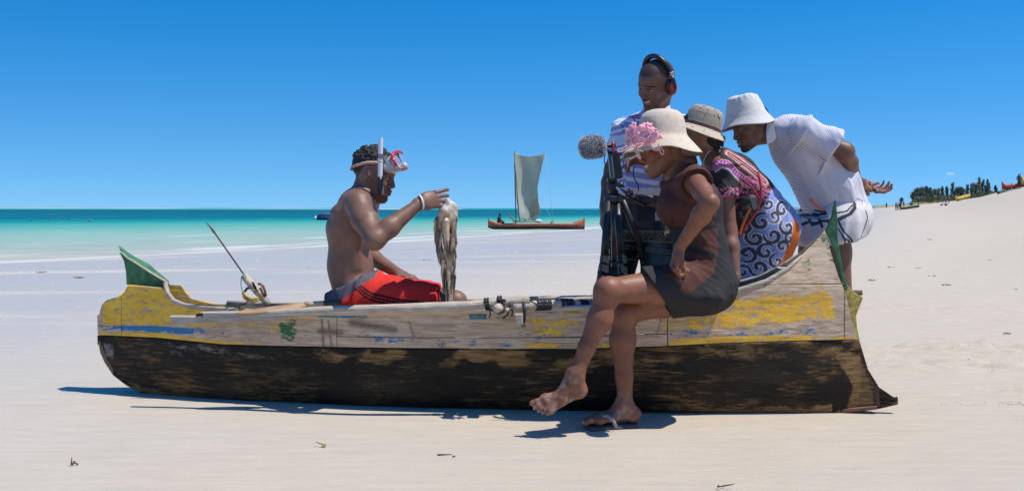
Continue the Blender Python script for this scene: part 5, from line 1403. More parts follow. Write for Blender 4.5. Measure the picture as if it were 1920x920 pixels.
def shaved(f, l, u): return np.minimum(std_hairline(f, l, u), 1)
col = paint_head(hd, v, col, SK3, hairline=None, stubble=.35, lip=(.20, .075, .065))
h = std_hairline(*head_local(hd, v).T); inh = np.linalg.norm(head_local(hd, v), axis=1) < .16; k = (np.clip(h/.012, 0, 1)*inh*.72)[:, None]; col = col*(1-k) + np.array([.025, .022, .022])*k
mesh_obj('body', v, q, SKINM, m1, col=col)
# polo
c = Sdf()
c.ecap(P(1206, 372, 5.0), wai, (.172, .128), (.160, .124), L3, .04); c.ecap(wai, che, (.160, .124), (.172, .125), L3, .05); c.ecap(che, P(1222, 250, 4.96), (.170, .118), (.160, .09), L3, .04)
c.cap(shr, shl, .062, .062, .04)
for (a, b) in ((shr, P(1147, 318, 5.05)), (shl, P(1292, 305, 4.72))): c.ecap(a, a*.42 + b*.58, (.046, .046), (.074, .070), V3(.2, 1, 0), .04, endr=.006)
c.ecap(P(1224, 236, 4.95), nb + V3(0, 0, -.01), (.12, .075), (.068, .066), L3, .03)
c.cut(P(1206, 366, 5.0), V3(-.05, 0, -1), .01); c.cut(nb + V3(0, 0, .012), nrm(V3(-.25, -.35, .9)), .004)
LAV = np.array([.30, .30, .58]); WHI = np.array([.70, .71, .78])
SEG = {'7': 'abc', '5': 'afgcd', 'F': 'aefg', 'A': 'abcefg', 'M': 'abcef', 'O': 'abcdef', 'U': 'bcdef', 'S': 'afgcd', 'R': 'abefg', 'E': 'adefg'}
def seg_text(x, y, txt, x0, y0, w, h, t, gap_):
    out = np.zeros(x.shape, bool)
    for i, ch in enumerate(txt):
        a = x - (x0 + i*(w+gap_)); b = y - y0
        for sgm in SEG.get(ch, ''):
            r = {'a': (0, w, 0, t), 'd': (0, w, h-t, h), 'g': (0, w, h/2-t/2, h/2+t/2), 'f': (0, t, 0, h/2), 'b': (w-t, w, 0, h/2), 'e': (0, t, h/2, h), 'c': (w-t, w, h/2, h)}[sgm]
            out |= (a >= r[0]) & (a <= r[1]) & (b >= r[2]) & (b <= r[3])
    return out
def polo_col(v, n):
    py = H0 - (v[:, 2]-CH)/4.9*FPX; px = 960 + v[:, 0]/4.95*FPX
    yy = py - .10*(px-1200) + 2*np.sin(px*.05); ph_ = (yy % 18.6)/18.6
    col = np.where((ph_ < .42)[:, None], WHI, LAV)
    arm = (px < 1172) & (py > 225); yy = py + .25*(px-1160); ph_ = ((yy-6) % 13)/13
    col = np.where((arm & (ph_ < .45))[:, None], WHI, np.where(arm[:, None], LAV, col))
    col[(px < 1200) & (py < 213)] = WHI; col[(px < 1172) & (py > 252) & (py < 266)] = WHI
    near = v[:, 1] < 5.0
    t1_ = seg_text(px - .25*(py-215), py, '75', 1179, 214, 8, 15, 2.6, 3) & near; col[t1_] = (.50, .06, .12)
    t2_ = seg_text(px, py + .12*(px-1175), 'FAMOUS', 1176, 203, 4, 6, 1.4, 1.6) & near; col[t2_] = (.10, .09, .16)
    sp = (fbm(px*.35, py*.35, 0, 5, 2) > .62) & (px > 1165) & (px < 1200) & (py > 228) & (py < 246) & near; col[sp] = (.12, .12, .25)
    col[(py > 352)] = WHI*.9
    return col
cloth('polo_shirt', c, .003, CLOTHM, m1, polo_col, amp=.011, scale=13, seed=9, dirv=V3(.7, 0, .5), str_=lambda v: .5 + 1.1*smooth01(v[:, 2], P(0, 300, 4.9)[2], P(0, 355, 4.9)[2]))
co = Sdf(); cn = nb + V3(0, 0, .004)
co.ecap(cn + V3(.0, .0, -.015), cn + V3(-.002, 0, .030), (.072, .068), (.066, .062), L3, .0, endr=.004); co.ecap(cn + V3(0, 0, -.05), cn + V3(0, 0, .08), (.058, .054), (.054, .052), L3, .0, 'S'); co.cut(cn + fw*.035, nrm(fw + V3(0, 0, .75)), .003)
vv, qq = co.mesh(.003); mesh_obj('collar', vv, qq, CLOTHM, m1, col=np.tile(np.array([.62, .63, .70]), (len(vv), 1)))
# jeans
c = Sdf(); c.ecap(P(1207, 400, 5.0), P(1207, 372, 5.0), (.165, .125), (.155, .118), L3, .03)
for (hx, kx, ax) in ((P(1180, 405, 5.03), P(1148, 548, 4.98), -.09), (P(1230, 405, 4.93), P(1236, 548, 4.85), .03)):
    c.cap(hx, kx, .094, .084, .035); an = V3(kx[0] + ax*.6, kx[1] + .02, g0 + .12); c.cap(kx, an, .084, .075, .02)
def jeans_col(v, n):
    py = H0 - (v[:, 2]-CH)/4.95*FPX; px = 960 + v[:, 0]/4.95*FPX
    fade = fbm(v[:, 0]*10, v[:, 1]*10, v[:, 2]*10, 4, 3); col = np.array([.038, .038, .037])*(.6 + 2.0*smooth01(fade, .45, .75))[:, None]
    yb = 441 + .02*(px-1180); bandm = (np.abs(py - yb) < 11)
    pat = (np.abs(np.sin(px*.45 + np.sin(py*.6)*1.5)) < .32) | (np.abs(np.abs(py-yb) - 9) < 1.3) | (np.abs(np.sin((px+py)*.33)) < .2)
    col[bandm & pat] = (.20, .175, .095)
    for y0 in (462, 467): col[np.abs(py - y0 - .10*(px-1200)) < .9] = (.16, .15, .13)
    col[(py < 383) & (py > 360)] = np.array([.13, .125, .085])
    dk = (py < 383) & (fbm(px*.3, py*.3, 0, 3, 2) > .5); col[dk] = (.03, .035, .03)
    lb_ = (px > 1222) & (px < 1235) & (py > 397) & (py < 413) & (v[:, 1] < 5); col[lb_] = (.42, .42, .46)
    col[lb_ & (np.abs(np.sin(px*.9)) < .35) & (py > 400) & (py < 410)] = (.08, .08, .10)
    return col
c.cut(V3(0, 0, g0 + .13), V3(0, 0, -1), .004)
cloth('trousers', c, .0040, CLOTHM, m1, jeans_col, amp=.010, scale=11, seed=19, dirv=V3(.5, .1, .6))
# headphones
hp = thing('headphones', 'black over-ear headphones with red ear cups on the standing man\'s head', 'headphones', hc)
Rm = hd['R']; T = lambda f, l, u: hc + Rm @ np.array([f, l, u])
BLK = mat('black_padded', (.012, .012, .014), .42, var=.1, bump=.1)
pts = [T(-.022 + .010*math.cos(a), .089*math.sin(a), .030 + .110*math.cos(a)) for a in np.linspace(-1.45, 1.45, 25)]
mb = MB(); mb.tube(pts, [.0075 + .0040*math.cos(a) for a in np.linspace(-1.45, 1.45, 25)], n=12, flat=1.6, side=Rm @ V3(0, 0, 1)); mb.build('headband', BLK, hp, smooth=True)
for q_ in (1, -1):
    cc = T(-.008, q_*.088, -.008); ax = Rm @ V3(0, q_, 0)
    cp = Sdf(); Rc = np.stack([Rm @ V3(1, 0, 0), Rm @ V3(0, 0, 1), ax], 1)
    cp.ell(cc - ax*.003, (.034, .043, .014), Rc); vv, qq = cp.mesh(.0028); eb = mesh_obj('ear_cushion', vv, qq, BLK, hp)
    cp = Sdf(); cp.ell(cc + ax*.011, (.026, .035, .013), Rc); vv, qq = cp.mesh(.0028); mesh_obj('ear_cup', vv, qq, mat('dark_red_cup', (.30, .022, .018), .35, var=.05), hp)
    mb = MB(); mb.tube([T(-.012, q_*.097, .052), T(-.010, q_*.107, .030), T(-.008, q_*.114, .0), T(-.008, q_*.113, -.016)], [.009, .009, .0085, .006], n=10, flat=.55, side=Rm @ V3(1, 0, 0)); mb.build('yoke', BLK, hp, smooth=True)
    mb = MB(); mb.box(T(-.013, q_*.094, .060), np.array([.013, .006, .010]), Rm); o_ = mb.build('slider', mat('grey_chrome', (.3, .3, .33), .25, var=0, metal=.6), hp); md = o_.modifiers.new('b', 'BEVEL'); md.width = .002
px_tube('cable', [(1209, 205), (1208, 216), (1206, 232)], 4.72, .002, RUB, hp)

# =====================  WOMAN BENDING, BEIGE HAT  =====================
SK4 = (.200, .098, .064)
w2 = thing('person', 'woman in a beige brimmed hat and blue swirl-print wrap, bending over behind the seated woman', 'person', (P(1430, 400, 4.85)[0], 4.85, 0))
s = Sdf(); L4 = nrm(V3(.10, -.99, 0))
pel = P(1432, 425, 4.82); wai = P(1405, 368, 4.80); che = P(1372, 332, 4.78); nb = P(1331, 291, 4.74)
shn = P(1352, 313, 4.62); shf = P(1336, 305, 4.94)
s.ecap(pel, wai, (.16, .12), (.12, .09), L4, .04); s.ecap(wai, che, (.12, .09), (.14, .095), L4, .05); s.cap(shn, shf, .045, .045, .05); s.ecap(che, P(1345, 305, 4.78), (.14, .08), (.12, .06), L4, .04)
hc = P(1310, 250, 4.68); hfw = V3(-.97, .10, .02); hu = V3(.04, 0, 1)
hd = head(s, hc, hfw, hu, .95, fem=True, neck_to=nb, neck_r=.044)
el = P(1366, 430, 4.60); wr = P(1379, 520, 4.52)
s.ball(shn, .046, .03); limb(s, shn, el, .044, .046, .037, mid=.4); limb(s, el, wr, .037, .038, .024); hand(s, wr, V3(-.3, -.1, -1), V3(-.8, 0, .3), V3(0, -1, 0), .9)
elf = P(1345, 420, 5.0); wrf = P(1340, 490, 4.85); s.ball(shf, .045, .03); limb(s, shf, elf, .043, .040, .034); limb(s, elf, wrf, .034, .035, .023); hand(s, wrf, V3(-.3, -.2, -1), V3(-.8, 0, .3), V3(0, 1, 0), .9)
for dd in (-.08, .08):
    hx = pel + V3(-.01, dd, -.05); kx = V3(pel[0] - .07, pel[1] + dd, .46); an = V3(pel[0] - .03, pel[1] + dd + .03, .085)
    limb(s, hx, kx, .080, .068, .050, k=.03); limb(s, kx, an, .048, .050, .033); foot(s, an, an + V3(.05, 0, -.085), an + V3(-.18, 0, -.085), V3(0, 0, 1), toes=False)
v, q = s.mesh(.005, regions=[(hc, (.12, .11, .13), .003)])
col = skin_cols(v, SK4, 9); col = paint_head(hd, v, col, SK4, hairline=std_hairline); mesh_obj('body', v, q, SKINM, w2, col=col)
# hair
g_ = np.random.default_rng(15); h_ = Sdf(); h_.ball(P(1337, 262, 4.66), .034, .02); h_.ball(P(1326, 258, 4.67), .05, .02)
for i in range(60):
    d = g_.normal(size=3); d[0] = abs(d[0]); d = nrm(d); p = P(1338, 263, 4.66); h_.cap(p + d*.028, p + d*(.040+.012*g_.random()) + V3(.004, 0, -.004), .007, .004, .004)
for i in range(8):
    a = P(1346 + g_.random()*8, 262 + g_.random()*12, 4.62 + g_.random()*.06); h_.cap(a, a + V3(.008, 0, .004)*g_.normal(), .0045, .003, .003)
vv, qq = h_.mesh(.003); mesh_obj('hair', vv, qq, HAIRM, w2)
# blouse
c = Sdf()
c.ecap(P(1418, 388, 4.80), wai, (.150, .112), (.140, .105), L4, .04); c.ecap(wai, che, (.140, .108), (.158, .112), L4, .05); c.cap(shn, shf, .058, .058, .05); c.ecap(che, P(1347, 307, 4.78), (.155, .10), (.13, .075), L4, .04)
c.ecap(shn, shn*.52 + el*.48, (.048, .048), (.070, .066), V3(.2, 1, 0), .04, endr=.006); c.ecap(shf, shf*.6 + elf*.4, (.058, .058), (.062, .062), V3(.2, 1, 0), .03, endr=.006)
c.cut(P(1342, 290, 4.76), nrm(V3(-.80, 0, .6)), .008); c.cut(P(1421, 385, 4.8), nrm(V3(.65, 0, -.75)), .01)
def blouse_col(v, n):
    py = H0 - (v[:, 2]-CH)/4.66*FPX; px = 960 + v[:, 0]/4.66*FPX
    col = np.tile(np.array([.030, .028, .030]), (len(v), 1))
    def path(pts, x, y):
        d = np.full(x.shape, 1e9); al = np.zeros(x.shape); acc = 0
        for (a, b) in zip(pts[:-1], pts[1:]):
            a = np.array(a, float); b = np.array(b, float); e = b-a; L = np.hypot(*e); t = np.clip(((x-a[0])*e[0] + (y-a[1])*e[1])/L**2, 0, 1)
            dd = np.hypot(x-a[0]-t*e[0], y-a[1]-t*e[1]); mm = dd < d; d = np.where(mm, dd, d); al = np.where(mm, acc + t*L, al); acc += L
        return d, al
    d, al = path([(1329, 313), (1340, 305), (1354, 308), (1370, 322), (1385, 333), (1398, 340), (1415, 350)], px, py)
    col[d < 4.6] = (.05, .03, .05); m = (d < 3.8) & ((al % 6) < 4.2); col[m] = (.55, .16, .50); col[(np.abs(d - 6.2) < 1.1)] = (.62, .26, .26)
    d, al = path([(1334, 322), (1344, 315), (1357, 318), (1372, 333), (1390, 345), (1404, 352)], px, py); col[(d < 1.5)] = (.45, .47, .50)
    d, al = path([(1366, 289), (1385, 302), (1398, 312), (1416, 325), (1436, 340)], px, py); col[d < 1.6] = (.55, .16, .18); col[(np.abs(d-5) < 1.0)] = (.60, .50, .48); col[(np.abs(d-8) < 1.2)] = (.5, .13, .16)
    low = (py > 332 + (px-1383)*-.1) & (px > 1380) & (py > 290 + (px-1383)*1.05) | (py > 352)
    t = fbm(px*.22, py*.22, 0, 3, 3); u = fbm(px*.3, py*.3, 0, 14, 2)
    col[low & (t > .56)] = (.48, .10, .10); col[low & (t > .50) & (t < .53)] = (.60, .55, .52); col[low & (u > .64)] = (.50, .13, .45)
    return col
cloth('blouse', c, .0036, CLOTHM, w2, blouse_col, amp=.008, scale=14, seed=29, dirv=V3(.7, 0, -.6))
# wrap skirt
c = Sdf(); c.ecap(pel + V3(.01, 0, .0), P(1413, 376, 4.80), (.185, .142), (.150, .110), L4, .03)
c.ecap(pel + V3(0, 0, -.02), V3(pel[0]-.055, pel[1], .50), (.180, .140), (.185, .120), L4, .06); c.ecap(V3(pel[0]-.055, pel[1], .50), V3(pel[0]-.05, pel[1], .16), (.185, .12), (.19, .13), L4, .04)
c.cut(P(1416, 371, 4.8), nrm(V3(-.62, 0, .78)), .006); c.cut(V3(0, 0, .22), V3(0, 0, -1), .004)
CUR = [(1464, 392, 15, 0), (1470, 425, 14, 2), (1447, 405, 11, 4), (1425, 415, 16, 1), (1444, 440, 15, 3), (1462, 460, 13, 5), (1415, 445, 14, 2.5), (1432, 470, 15, .7), (1403, 475, 15, 4.2), (1452, 488, 14, 1.7), (1420, 500, 16, 3.4), (1395, 508, 12, 0), (1475, 445, 10, 1), (1400, 425, 11, 3), (1440, 520, 13, 2), (1386, 480, 10, 1), (1436, 382, 10, 3), (1410, 530, 13, 5)]
def wrap_col(v, n):
    py = H0 - (v[:, 2]-CH)/4.68*FPX; px = 960 + v[:, 0]/4.68*FPX
    base = np.array([.22, .28, .52])*(.8 + .5*fbm(px*.05, py*.05, 0, 3, 3))[:, None]; col = base.copy(); best = np.full(len(v), 9.)
    for (cx, cy, r, a0) in CUR:
        dx, dy = px-cx, py-cy; rr_ = np.hypot(dx, dy); th = (np.arctan2(dy, dx) + a0) % (2*math.pi)
        rad = r*(.30 + .75*th/(2*math.pi)); wdt = r*(.10 + .14*np.sin(th*.5)); d = np.abs(rr_ - rad) - wdt
        d = np.minimum(d, np.hypot(dx - .22*r*math.cos(-a0), dy - .22*r*math.sin(-a0)) - .20*r); best = np.minimum(best, d)
    
    col[best < 2.1] = (.66, .66, .78); col[best < .1] = (.075, .08, .10)
    x_edge = 1487 - np.abs(py - 440)*.0
    org = seg_poly_sd(px, py, [(1484, 408), (1498, 420), (1496, 460), (1476, 492), (1458, 525), (1448, 545), (1440, 545), (1452, 505), (1466, 480), (1480, 450)]) > 0; col[org] = (.60, .14, .02)
    return col
cloth('wrap_skirt', c, .0036, CLOTHM, w2, wrap_col, amp=.018, scale=10, seed=33, dirv=V3(.3, 0, .9))
# beige hat with beads
hr = rotm(V3(-.95, 0, .30), V3(.29, -.03, .95)); hcn = P(1312, 250, 4.68)
prof = [(.0005, .132), (.03, .132), (.058, .127), (.074, .115), (.082, .095), (.086, .07), (.088, .045), (.090, .028), (.098, .018), (.112, .006), (.122, -.004)]
def h2col(loc, inner):
    r = np.hypot(loc[:, 0], loc[:, 1]); c_ = np.tile(np.array([.36, .30, .235]), (len(loc), 1)); c_[r > .0895] = (.52, .43, .32); m = (loc[:, 2] > .026) & (loc[:, 2] < .044) & (inner < .5); c_[m] = (.09, .04, .028)
    t = fbm(loc[:, 0]*90, loc[:, 1]*90, loc[:, 2]*90, 4, 2); c_[(t > .74) & (inner < .5)] *= .4; return c_
h2 = lathe('beige_hat', resample(prof, 4), hcn, hr, mat('felt_linen', rough=.85, attr=True, var=.12, vscale=120, bump=.4, bscale=260), w2, nseg=96, fn=lambda r, h, a: (r*(1+.02*math.sin(3*a)), h + .006*max(0, (r-.09)/.03)*math.sin(2*a+1)), col=h2col)
BEAD = mat('pearl_bead', (.70, .66, .58), .25, var=0, spec=.6); BEADB = mat('brown_bead', (.08, .045, .03), .4, var=0); g_ = np.random.default_rng(3)
for i in range(34):
    a = math.pi*(1.05 + .95*g_.random()) if i % 2 else 2*math.pi*g_.random(); k = g_.random(); r, h = (.060+.024*min(1, k*1.6), .126 - .02*k - .05*k*k)
    if i % 5 == 0: r, h = .106, .0135
    p = hcn + hr @ np.array([r*math.sin(a), r*math.cos(a)*1.0, h]); b = MB(); rb = .0042 if i % 3 == 0 else .0028
    b.tube([p + nrm(p-hcn)*t for t in (-rb, -rb*.6, 0, rb*.6, rb)], [rb*.3, rb*.85, rb*1.05, rb*.85, rb*.3], n=8); b.build('bead', BEAD if i % 3 == 0 or i % 5 == 0 else BEADB, h2, smooth=True)
px_tube('necklace', [(1333, 281), (1326, 287), (1321, 296), (1318, 306), (1318, 312)], 4.60, .0018, mat('silver_cord', (.4, .4, .38), .4, var=0), w2)
# waist bag
bagt = thing('waist_bag', 'black waist bag with red straps and an orange cord, worn by the bending woman', 'bag', P(1398, 405, 4.62))
b_ = Sdf(); b_.ell(P(1397, 398, 4.64), (.045, .04, .095), np.array(Euler((0, R(28), 0)).to_matrix()), .02); vv, qq = b_.mesh(.004)
n_ = vnormals(vv, qq); vv = vv + n_*((fbm(vv[:, 0]*40, vv[:, 1]*40, vv[:, 2]*40, 3, 3)-.5)*.012)[:, None]; mesh_obj('pouch', vv, qq, mat('black_nylon', (.012, .012, .013), .6, var=.2, bump=.3), bagt)
REDS = mat('red_webbing', (.33, .02, .03), .7, var=.2, vscale=80)
for pts in ([(1421, 321), (1424, 335), (1427, 352), (1426, 375), (1420, 395), (1408, 412), (1396, 428), (1388, 442)], [(1390, 334), (1405, 346), (1418, 362), (1427, 380)]):
    mb = MB(); mb.tube([P(x, y, 4.605) for x, y in pts], .0055, n=8, flat=.3, side=V3(1, 0, .2)); mb.build('strap', REDS, bagt, smooth=True)
px_tube('orange_cord', [(1408, 388), (1402, 398), (1396, 412), (1390, 428), (1387, 440)], 4.592, .0065, mat('orange_cord', (.60, .15, .02), .7, var=.2, vscale=200), bagt)
mb = MB(); mb.plate([P(x, y, 4.585) for x, y in ((1406, 372), (1414, 368), (1421, 388), (1412, 394))], V3(0, 1, 0), .012); mb.build('buckle', mat('grey_plastic', (.10, .11, .12), .4, var=0), bagt)

# =====================  MAN LEANING, WHITE BUCKET HAT  =====================
SK5 = (.155, .076, .052)
m2 = thing('person', 'man in a white bucket hat and checked shirt, leaning forward with hands behind his back', 'person', (P(1570, 400, 4.95)[0], 4.95, 0))
s = Sdf(); L5 = nrm(V3(.08, -.99, 0))
pel = P(1568, 402, 4.95); wai = P(1549, 345, 4.93); che = P(1503, 280, 4.90); nb = P(1449, 247, 4.88)
shn = P(1508, 246, 4.72); shf = P(1482, 243, 5.08)
s.ecap(pel, wai, (.155, .115), (.135, .10), L5, .04); s.ecap(wai, che, (.135, .10), (.155, .11), L5, .05); s.cap(shn, shf, .055, .055, .05); s.ecap(che, P(1476, 256, 4.88), (.155, .095), (.11, .07), L5, .04)
s.ecap(P(1478, 252, 4.9), nb, (.10, .06), (.052, .05), L5, .04)
hc = P(1408, 236, 4.85); hfw = V3(-.93, -.20, -.31); hu = V3(-.30, -.02, .95)
hd = head(s, hc, hfw, hu, .95, mouth_open=.5, neck_to=nb + V3(.0, 0, 0), neck_r=.048)
el = P(1584, 283, 4.70); wr = P(1606, 338, 4.96)
s.ball(shn, .055, .03); limb(s, shn, el, .050, .047, .040); s.ball(el, .038, .02); limb(s, el, wr, .040, .040, .025)
hand(s, wr, V3(.5, .25, -.5), V3(-.5, .3, .5), V3(0, 1, 0), .95, curls=(40, 40, 40, 40))
elf = P(1570, 305, 5.22); wrf = P(1612, 343, 5.06); s.ball(shf, .050, .03); limb(s, shf, elf, .048, .045, .037); limb(s, elf, wrf, .038, .038, .025)
tA = hand(s, wrf, V3(.90, -.12, -.38), V3(.25, -.35, .9), V3(.3, -.9, .2), .98, curls=(24, 30, 34, 38), thumb_dir=V3(.88, -.2, .25), spread=5)
for (hx, kx, an) in ((P(1560, 425, 4.84), P(1578, 560, 4.80), None), (P(1535, 425, 5.08), P(1510, 560, 5.05), None)):
    an = V3(kx[0] + .02, kx[1] + .05, .085); limb(s, hx, kx, .088, .072, .050, k=.03); limb(s, kx, an, .050, .053, .034, off=V3(.015, .01, 0)); foot(s, an, an + V3(.05, 0, -.085), an + V3(-.20, -.02, -.085), V3(0, 0, 1), toes=False)
v, q = s.mesh(.005, regions=[(hc + V3(-.02, 0, -.02), (.13, .12, .135), .0026), (P(1628, 350, 5.05), (.075, .08, .065), .003)])
col = skin_cols(v, SK5, 11); col = paint_head(hd, v, col, SK5, hairline=std_hairline, stubble=.35, lip=(.19, .09, .08)); paint_nails(v, col, tA, .0055)
pm = ((v - wrf) @ nrm(V3(.25, -.35, .9)) > .006) & (np.linalg.norm(v - P(1632, 352, 5.04), axis=1) < .095); col[pm] = np.array([.33, .15, .11])
mesh_obj('body', v, q, SKINM, m2, col=col)
# shirt
def check_mat():
    m = mat('checked_cotton', rough=.85, attr=True, var=.05, vscale=30, bump=.2, bscale=300, spec=.25, dist=.0015); t = m.node_tree; b = t.nodes['Principled BSDF']; N = t.nodes.new; Lk = t.links.new
    tc = N('ShaderNodeTexCoord'); mp = N('ShaderNodeMapping'); mp.inputs['Rotation'].default_value = (0, R(-35), 0); mp.inputs['Scale'].default_value = (1, 1, 1); Lk(tc.outputs['Object'], mp.inputs[0]); sp = N('ShaderNodeSeparateXYZ'); Lk(mp.outputs[0], sp.inputs[0])
    def line(sock):
        a = N('ShaderNodeMath'); a.operation = 'MULTIPLY'; a.inputs[1].default_value = 1/.0085; Lk(sock, a.inputs[0]); f = N('ShaderNodeMath'); f.operation = 'FRACT'; Lk(a.outputs[0], f.inputs[0])
        g = N('ShaderNodeMath'); g.operation = 'LESS_THAN'; g.inputs[1].default_value = .38; Lk(f.outputs[0], g.inputs[0]); return g.outputs[0]
    ad = N('ShaderNodeMath'); ad.operation = 'ADD'; Lk(line(sp.outputs[0]), ad.inputs[0]); Lk(line(sp.outputs[2]), ad.inputs[1]); hf_ = N('ShaderNodeMath'); hf_.operation = 'MULTIPLY'; hf_.inputs[1].default_value = .30; Lk(ad.outputs[0], hf_.inputs[0])
    mx_ = N('ShaderNodeMixRGB'); Lk(hf_.outputs[0], mx_.inputs[0]); Lk(b.inputs['Base Color'].links[0].from_socket, mx_.inputs[1]); mx_.inputs[2].default_value = (.10, .10, .19, 1); Lk(mx_.outputs[0], b.inputs['Base Color']); return m
c = Sdf()
c.ecap(P(1566, 388, 4.95), wai, (.172, .140), (.165, .135), L5, .04); c.ecap(wai, che, (.165, .135), (.172, .135), L5, .05); c.cap(shn, shf, .070, .070, .05); c.ecap(che, P(1470, 250, 4.88), (.165, .118), (.11, .085), L5, .04)
c.ecap(shn, shn*.28 + el*.72, (.050, .050), (.080, .074), V3(0, .3, 1), .04, endr=.006); c.ecap(shf, shf*.35 + elf*.65, (.066, .066), (.074, .070), V3(0, .3, 1), .03, endr=.006)
c.cut(P(1443, 240, 4.88), nrm(V3(-.93, 0, .1)), .006); c.cut(P(1562, 392, 4.95), nrm(V3(.12, 0, -1)), .008)
SHC = np.array([.66, .66, .72])
def placket(v, n):
    return np.tile(SHC, (len(v), 1))
cloth('checked_shirt', c, .0038, check_mat(), m2, placket, amp=.017, scale=10, seed=41, dirv=V3(-.45, 0, .9), str_=lambda v: .55 + .8*smooth01(v[:, 0], P(1480, 0, 4.9)[0], P(1560, 0, 4.9)[0]))
co = Sdf(); ax = nrm(nb - P(1478, 252, 4.9)); cn = nb
co.ecap(cn - ax*.022 + V3(.004, 0, 0), cn + ax*.016, (.076, .072), (.066, .062), L5, .0, endr=.004); co.ecap(cn - ax*.05, cn + ax*.06, (.060, .056), (.055, .051), L5, .0, 'S')
vv, qq = co.mesh(.003); mesh_obj('collar', vv, qq, MATS['checked_cotton'], m2, col=np.tile(SHC, (len(vv), 1)))
mb = MB(); mb.plate([P(x, y, 4.795) for x, y in ((1438, 228), (1450, 230), (1456, 258), (1448, 266), (1438, 270), (1436, 250))], V3(.1, 1, .1), .006); o_ = mb.build('collar_point', MATS['checked_cotton'], m2, col=np.tile(SHC, (12, 1)))
# shorts
c = Sdf(); c.ecap(pel + V3(.012, 0, -.01), P(1560, 375, 4.95), (.185, .145), (.165, .125), L5, .03)
for (hx, kx, f_) in ((P(1572, 420, 4.84), P(1572, 560, 4.80), .26), (P(1538, 420, 5.06), P(1512, 560, 5.05), .16)):
    e = hx*(1-f_) + kx*f_; c.cap(hx, e, .118, .112, .04); dn = nrm(kx-hx)
c.ecap(P(1590, 415, 4.86), P(1575, 440, 4.84), (.09, .07), (.10, .075), L5, .04)
c.cut(P(1550, 452, 4.9), nrm(V3(.18, 0, -1)), .006); c.cut(P(1560, 368, 4.95), nrm(V3(-.2, 0, 1)), .004)
NAV = np.array([.035, .04, .07])
def s2col(v, n):
    py = H0 - (v[:, 2]-CH)/4.78*FPX; px = 960 + v[:, 0]/4.78*FPX; col = np.tile(np.array([.60, .585, .57]), (len(v), 1))
    def ln(pts, w):
        d = np.full(px.shape, 1e9)
        for (a, b) in zip(pts[:-1], pts[1:]):
            a = np.array(a, float); b = np.array(b, float); e = b-a; t = np.clip(((px-a[0])*e[0] + (py-a[1])*e[1])/(e@e), 0, 1); d = np.minimum(d, np.hypot(px-a[0]-t*e[0], py-a[1]-t*e[1]))
        return d < w
    for P_, w in (([(1606, 358), (1612, 368), (1616, 378)], 2.4), ([(1600, 380), (1596, 392), (1585, 402), (1566, 410), (1552, 416)], 3.0), ([(1594, 385), (1582, 396), (1560, 400)], 1.4), ([(1566, 415), (1572, 430), (1590, 450)], 1.6), ([(1560, 420), (1575, 444), (1594, 456)], 1.3), ([(1572, 440), (1576, 450)], 2), ([(1620, 395), (1624, 408), (1618, 425), (1604, 448)], 1.3),
                  ([(1524, 410), (1536, 402), (1548, 400)], 2.6), ([(1528, 424), (1540, 414), (1552, 412)], 2.4), ([(1522, 402), (1534, 394), (1548, 396)], 1.8), ([(1536, 400), (1542, 424)], 1.8)): col[ln(P_, w)] = NAV
    col[ln([(1526, 405), (1540, 408), (1550, 406)], 2.0)] = (.15, .30, .38)
    return col
cloth('shorts', c, .0038, CLOTHM, m2, s2col, amp=.022, scale=8, seed=47, dirv=V3(.25, 0, .95))
px_tube('drawstring', [(1519, 371), (1524, 378), (1533, 385), (1544, 393)], 4.70, .0055, mat('orange_red_cord', (.62, .10, .02), .7, var=.2, vscale=200), m2)
# bucket hat
hr = rotm(V3(-.97, 0, -.20), V3(-.19, -.02, .98)); hcn = P(1401, 231, 4.85)
prof = [(.0005, .142), (.03, .142), (.058, .139), (.070, .133), (.077, .118), (.086, .092), (.093, .065), (.098, .050), (.0995, .047), (.107, .028), (.118, .010), (.131, -.008)]
def h3col(loc, inner):
    c_ = np.tile(np.array([.56, .56, .53]), (len(loc), 1)); c_[inner > .5] = (.26, .14, .33); m = (np.abs(loc[:, 2] - .0485) < .0016) & (inner < .5); c_[m] *= .75; return c_
def bfn(r, h, a):
    top = math.exp(-((h-.128)/.012)**2); return r*(1 + .018*math.sin(4*a+1) + .02*top*math.sin(17*a)), h + .005*max(0, (r-.095)/.025)*math.sin(2*a) + .003*math.sin(3*a + r*40)*(r > .02)
lathe('bucket_hat', resample(prof, 4), hcn, hr, mat('white_canvas', rough=.8, attr=True, var=.06, vscale=25, bump=.55, bscale=45, dist=.004), m2, nseg=120, fn=bfn, col=h3col)

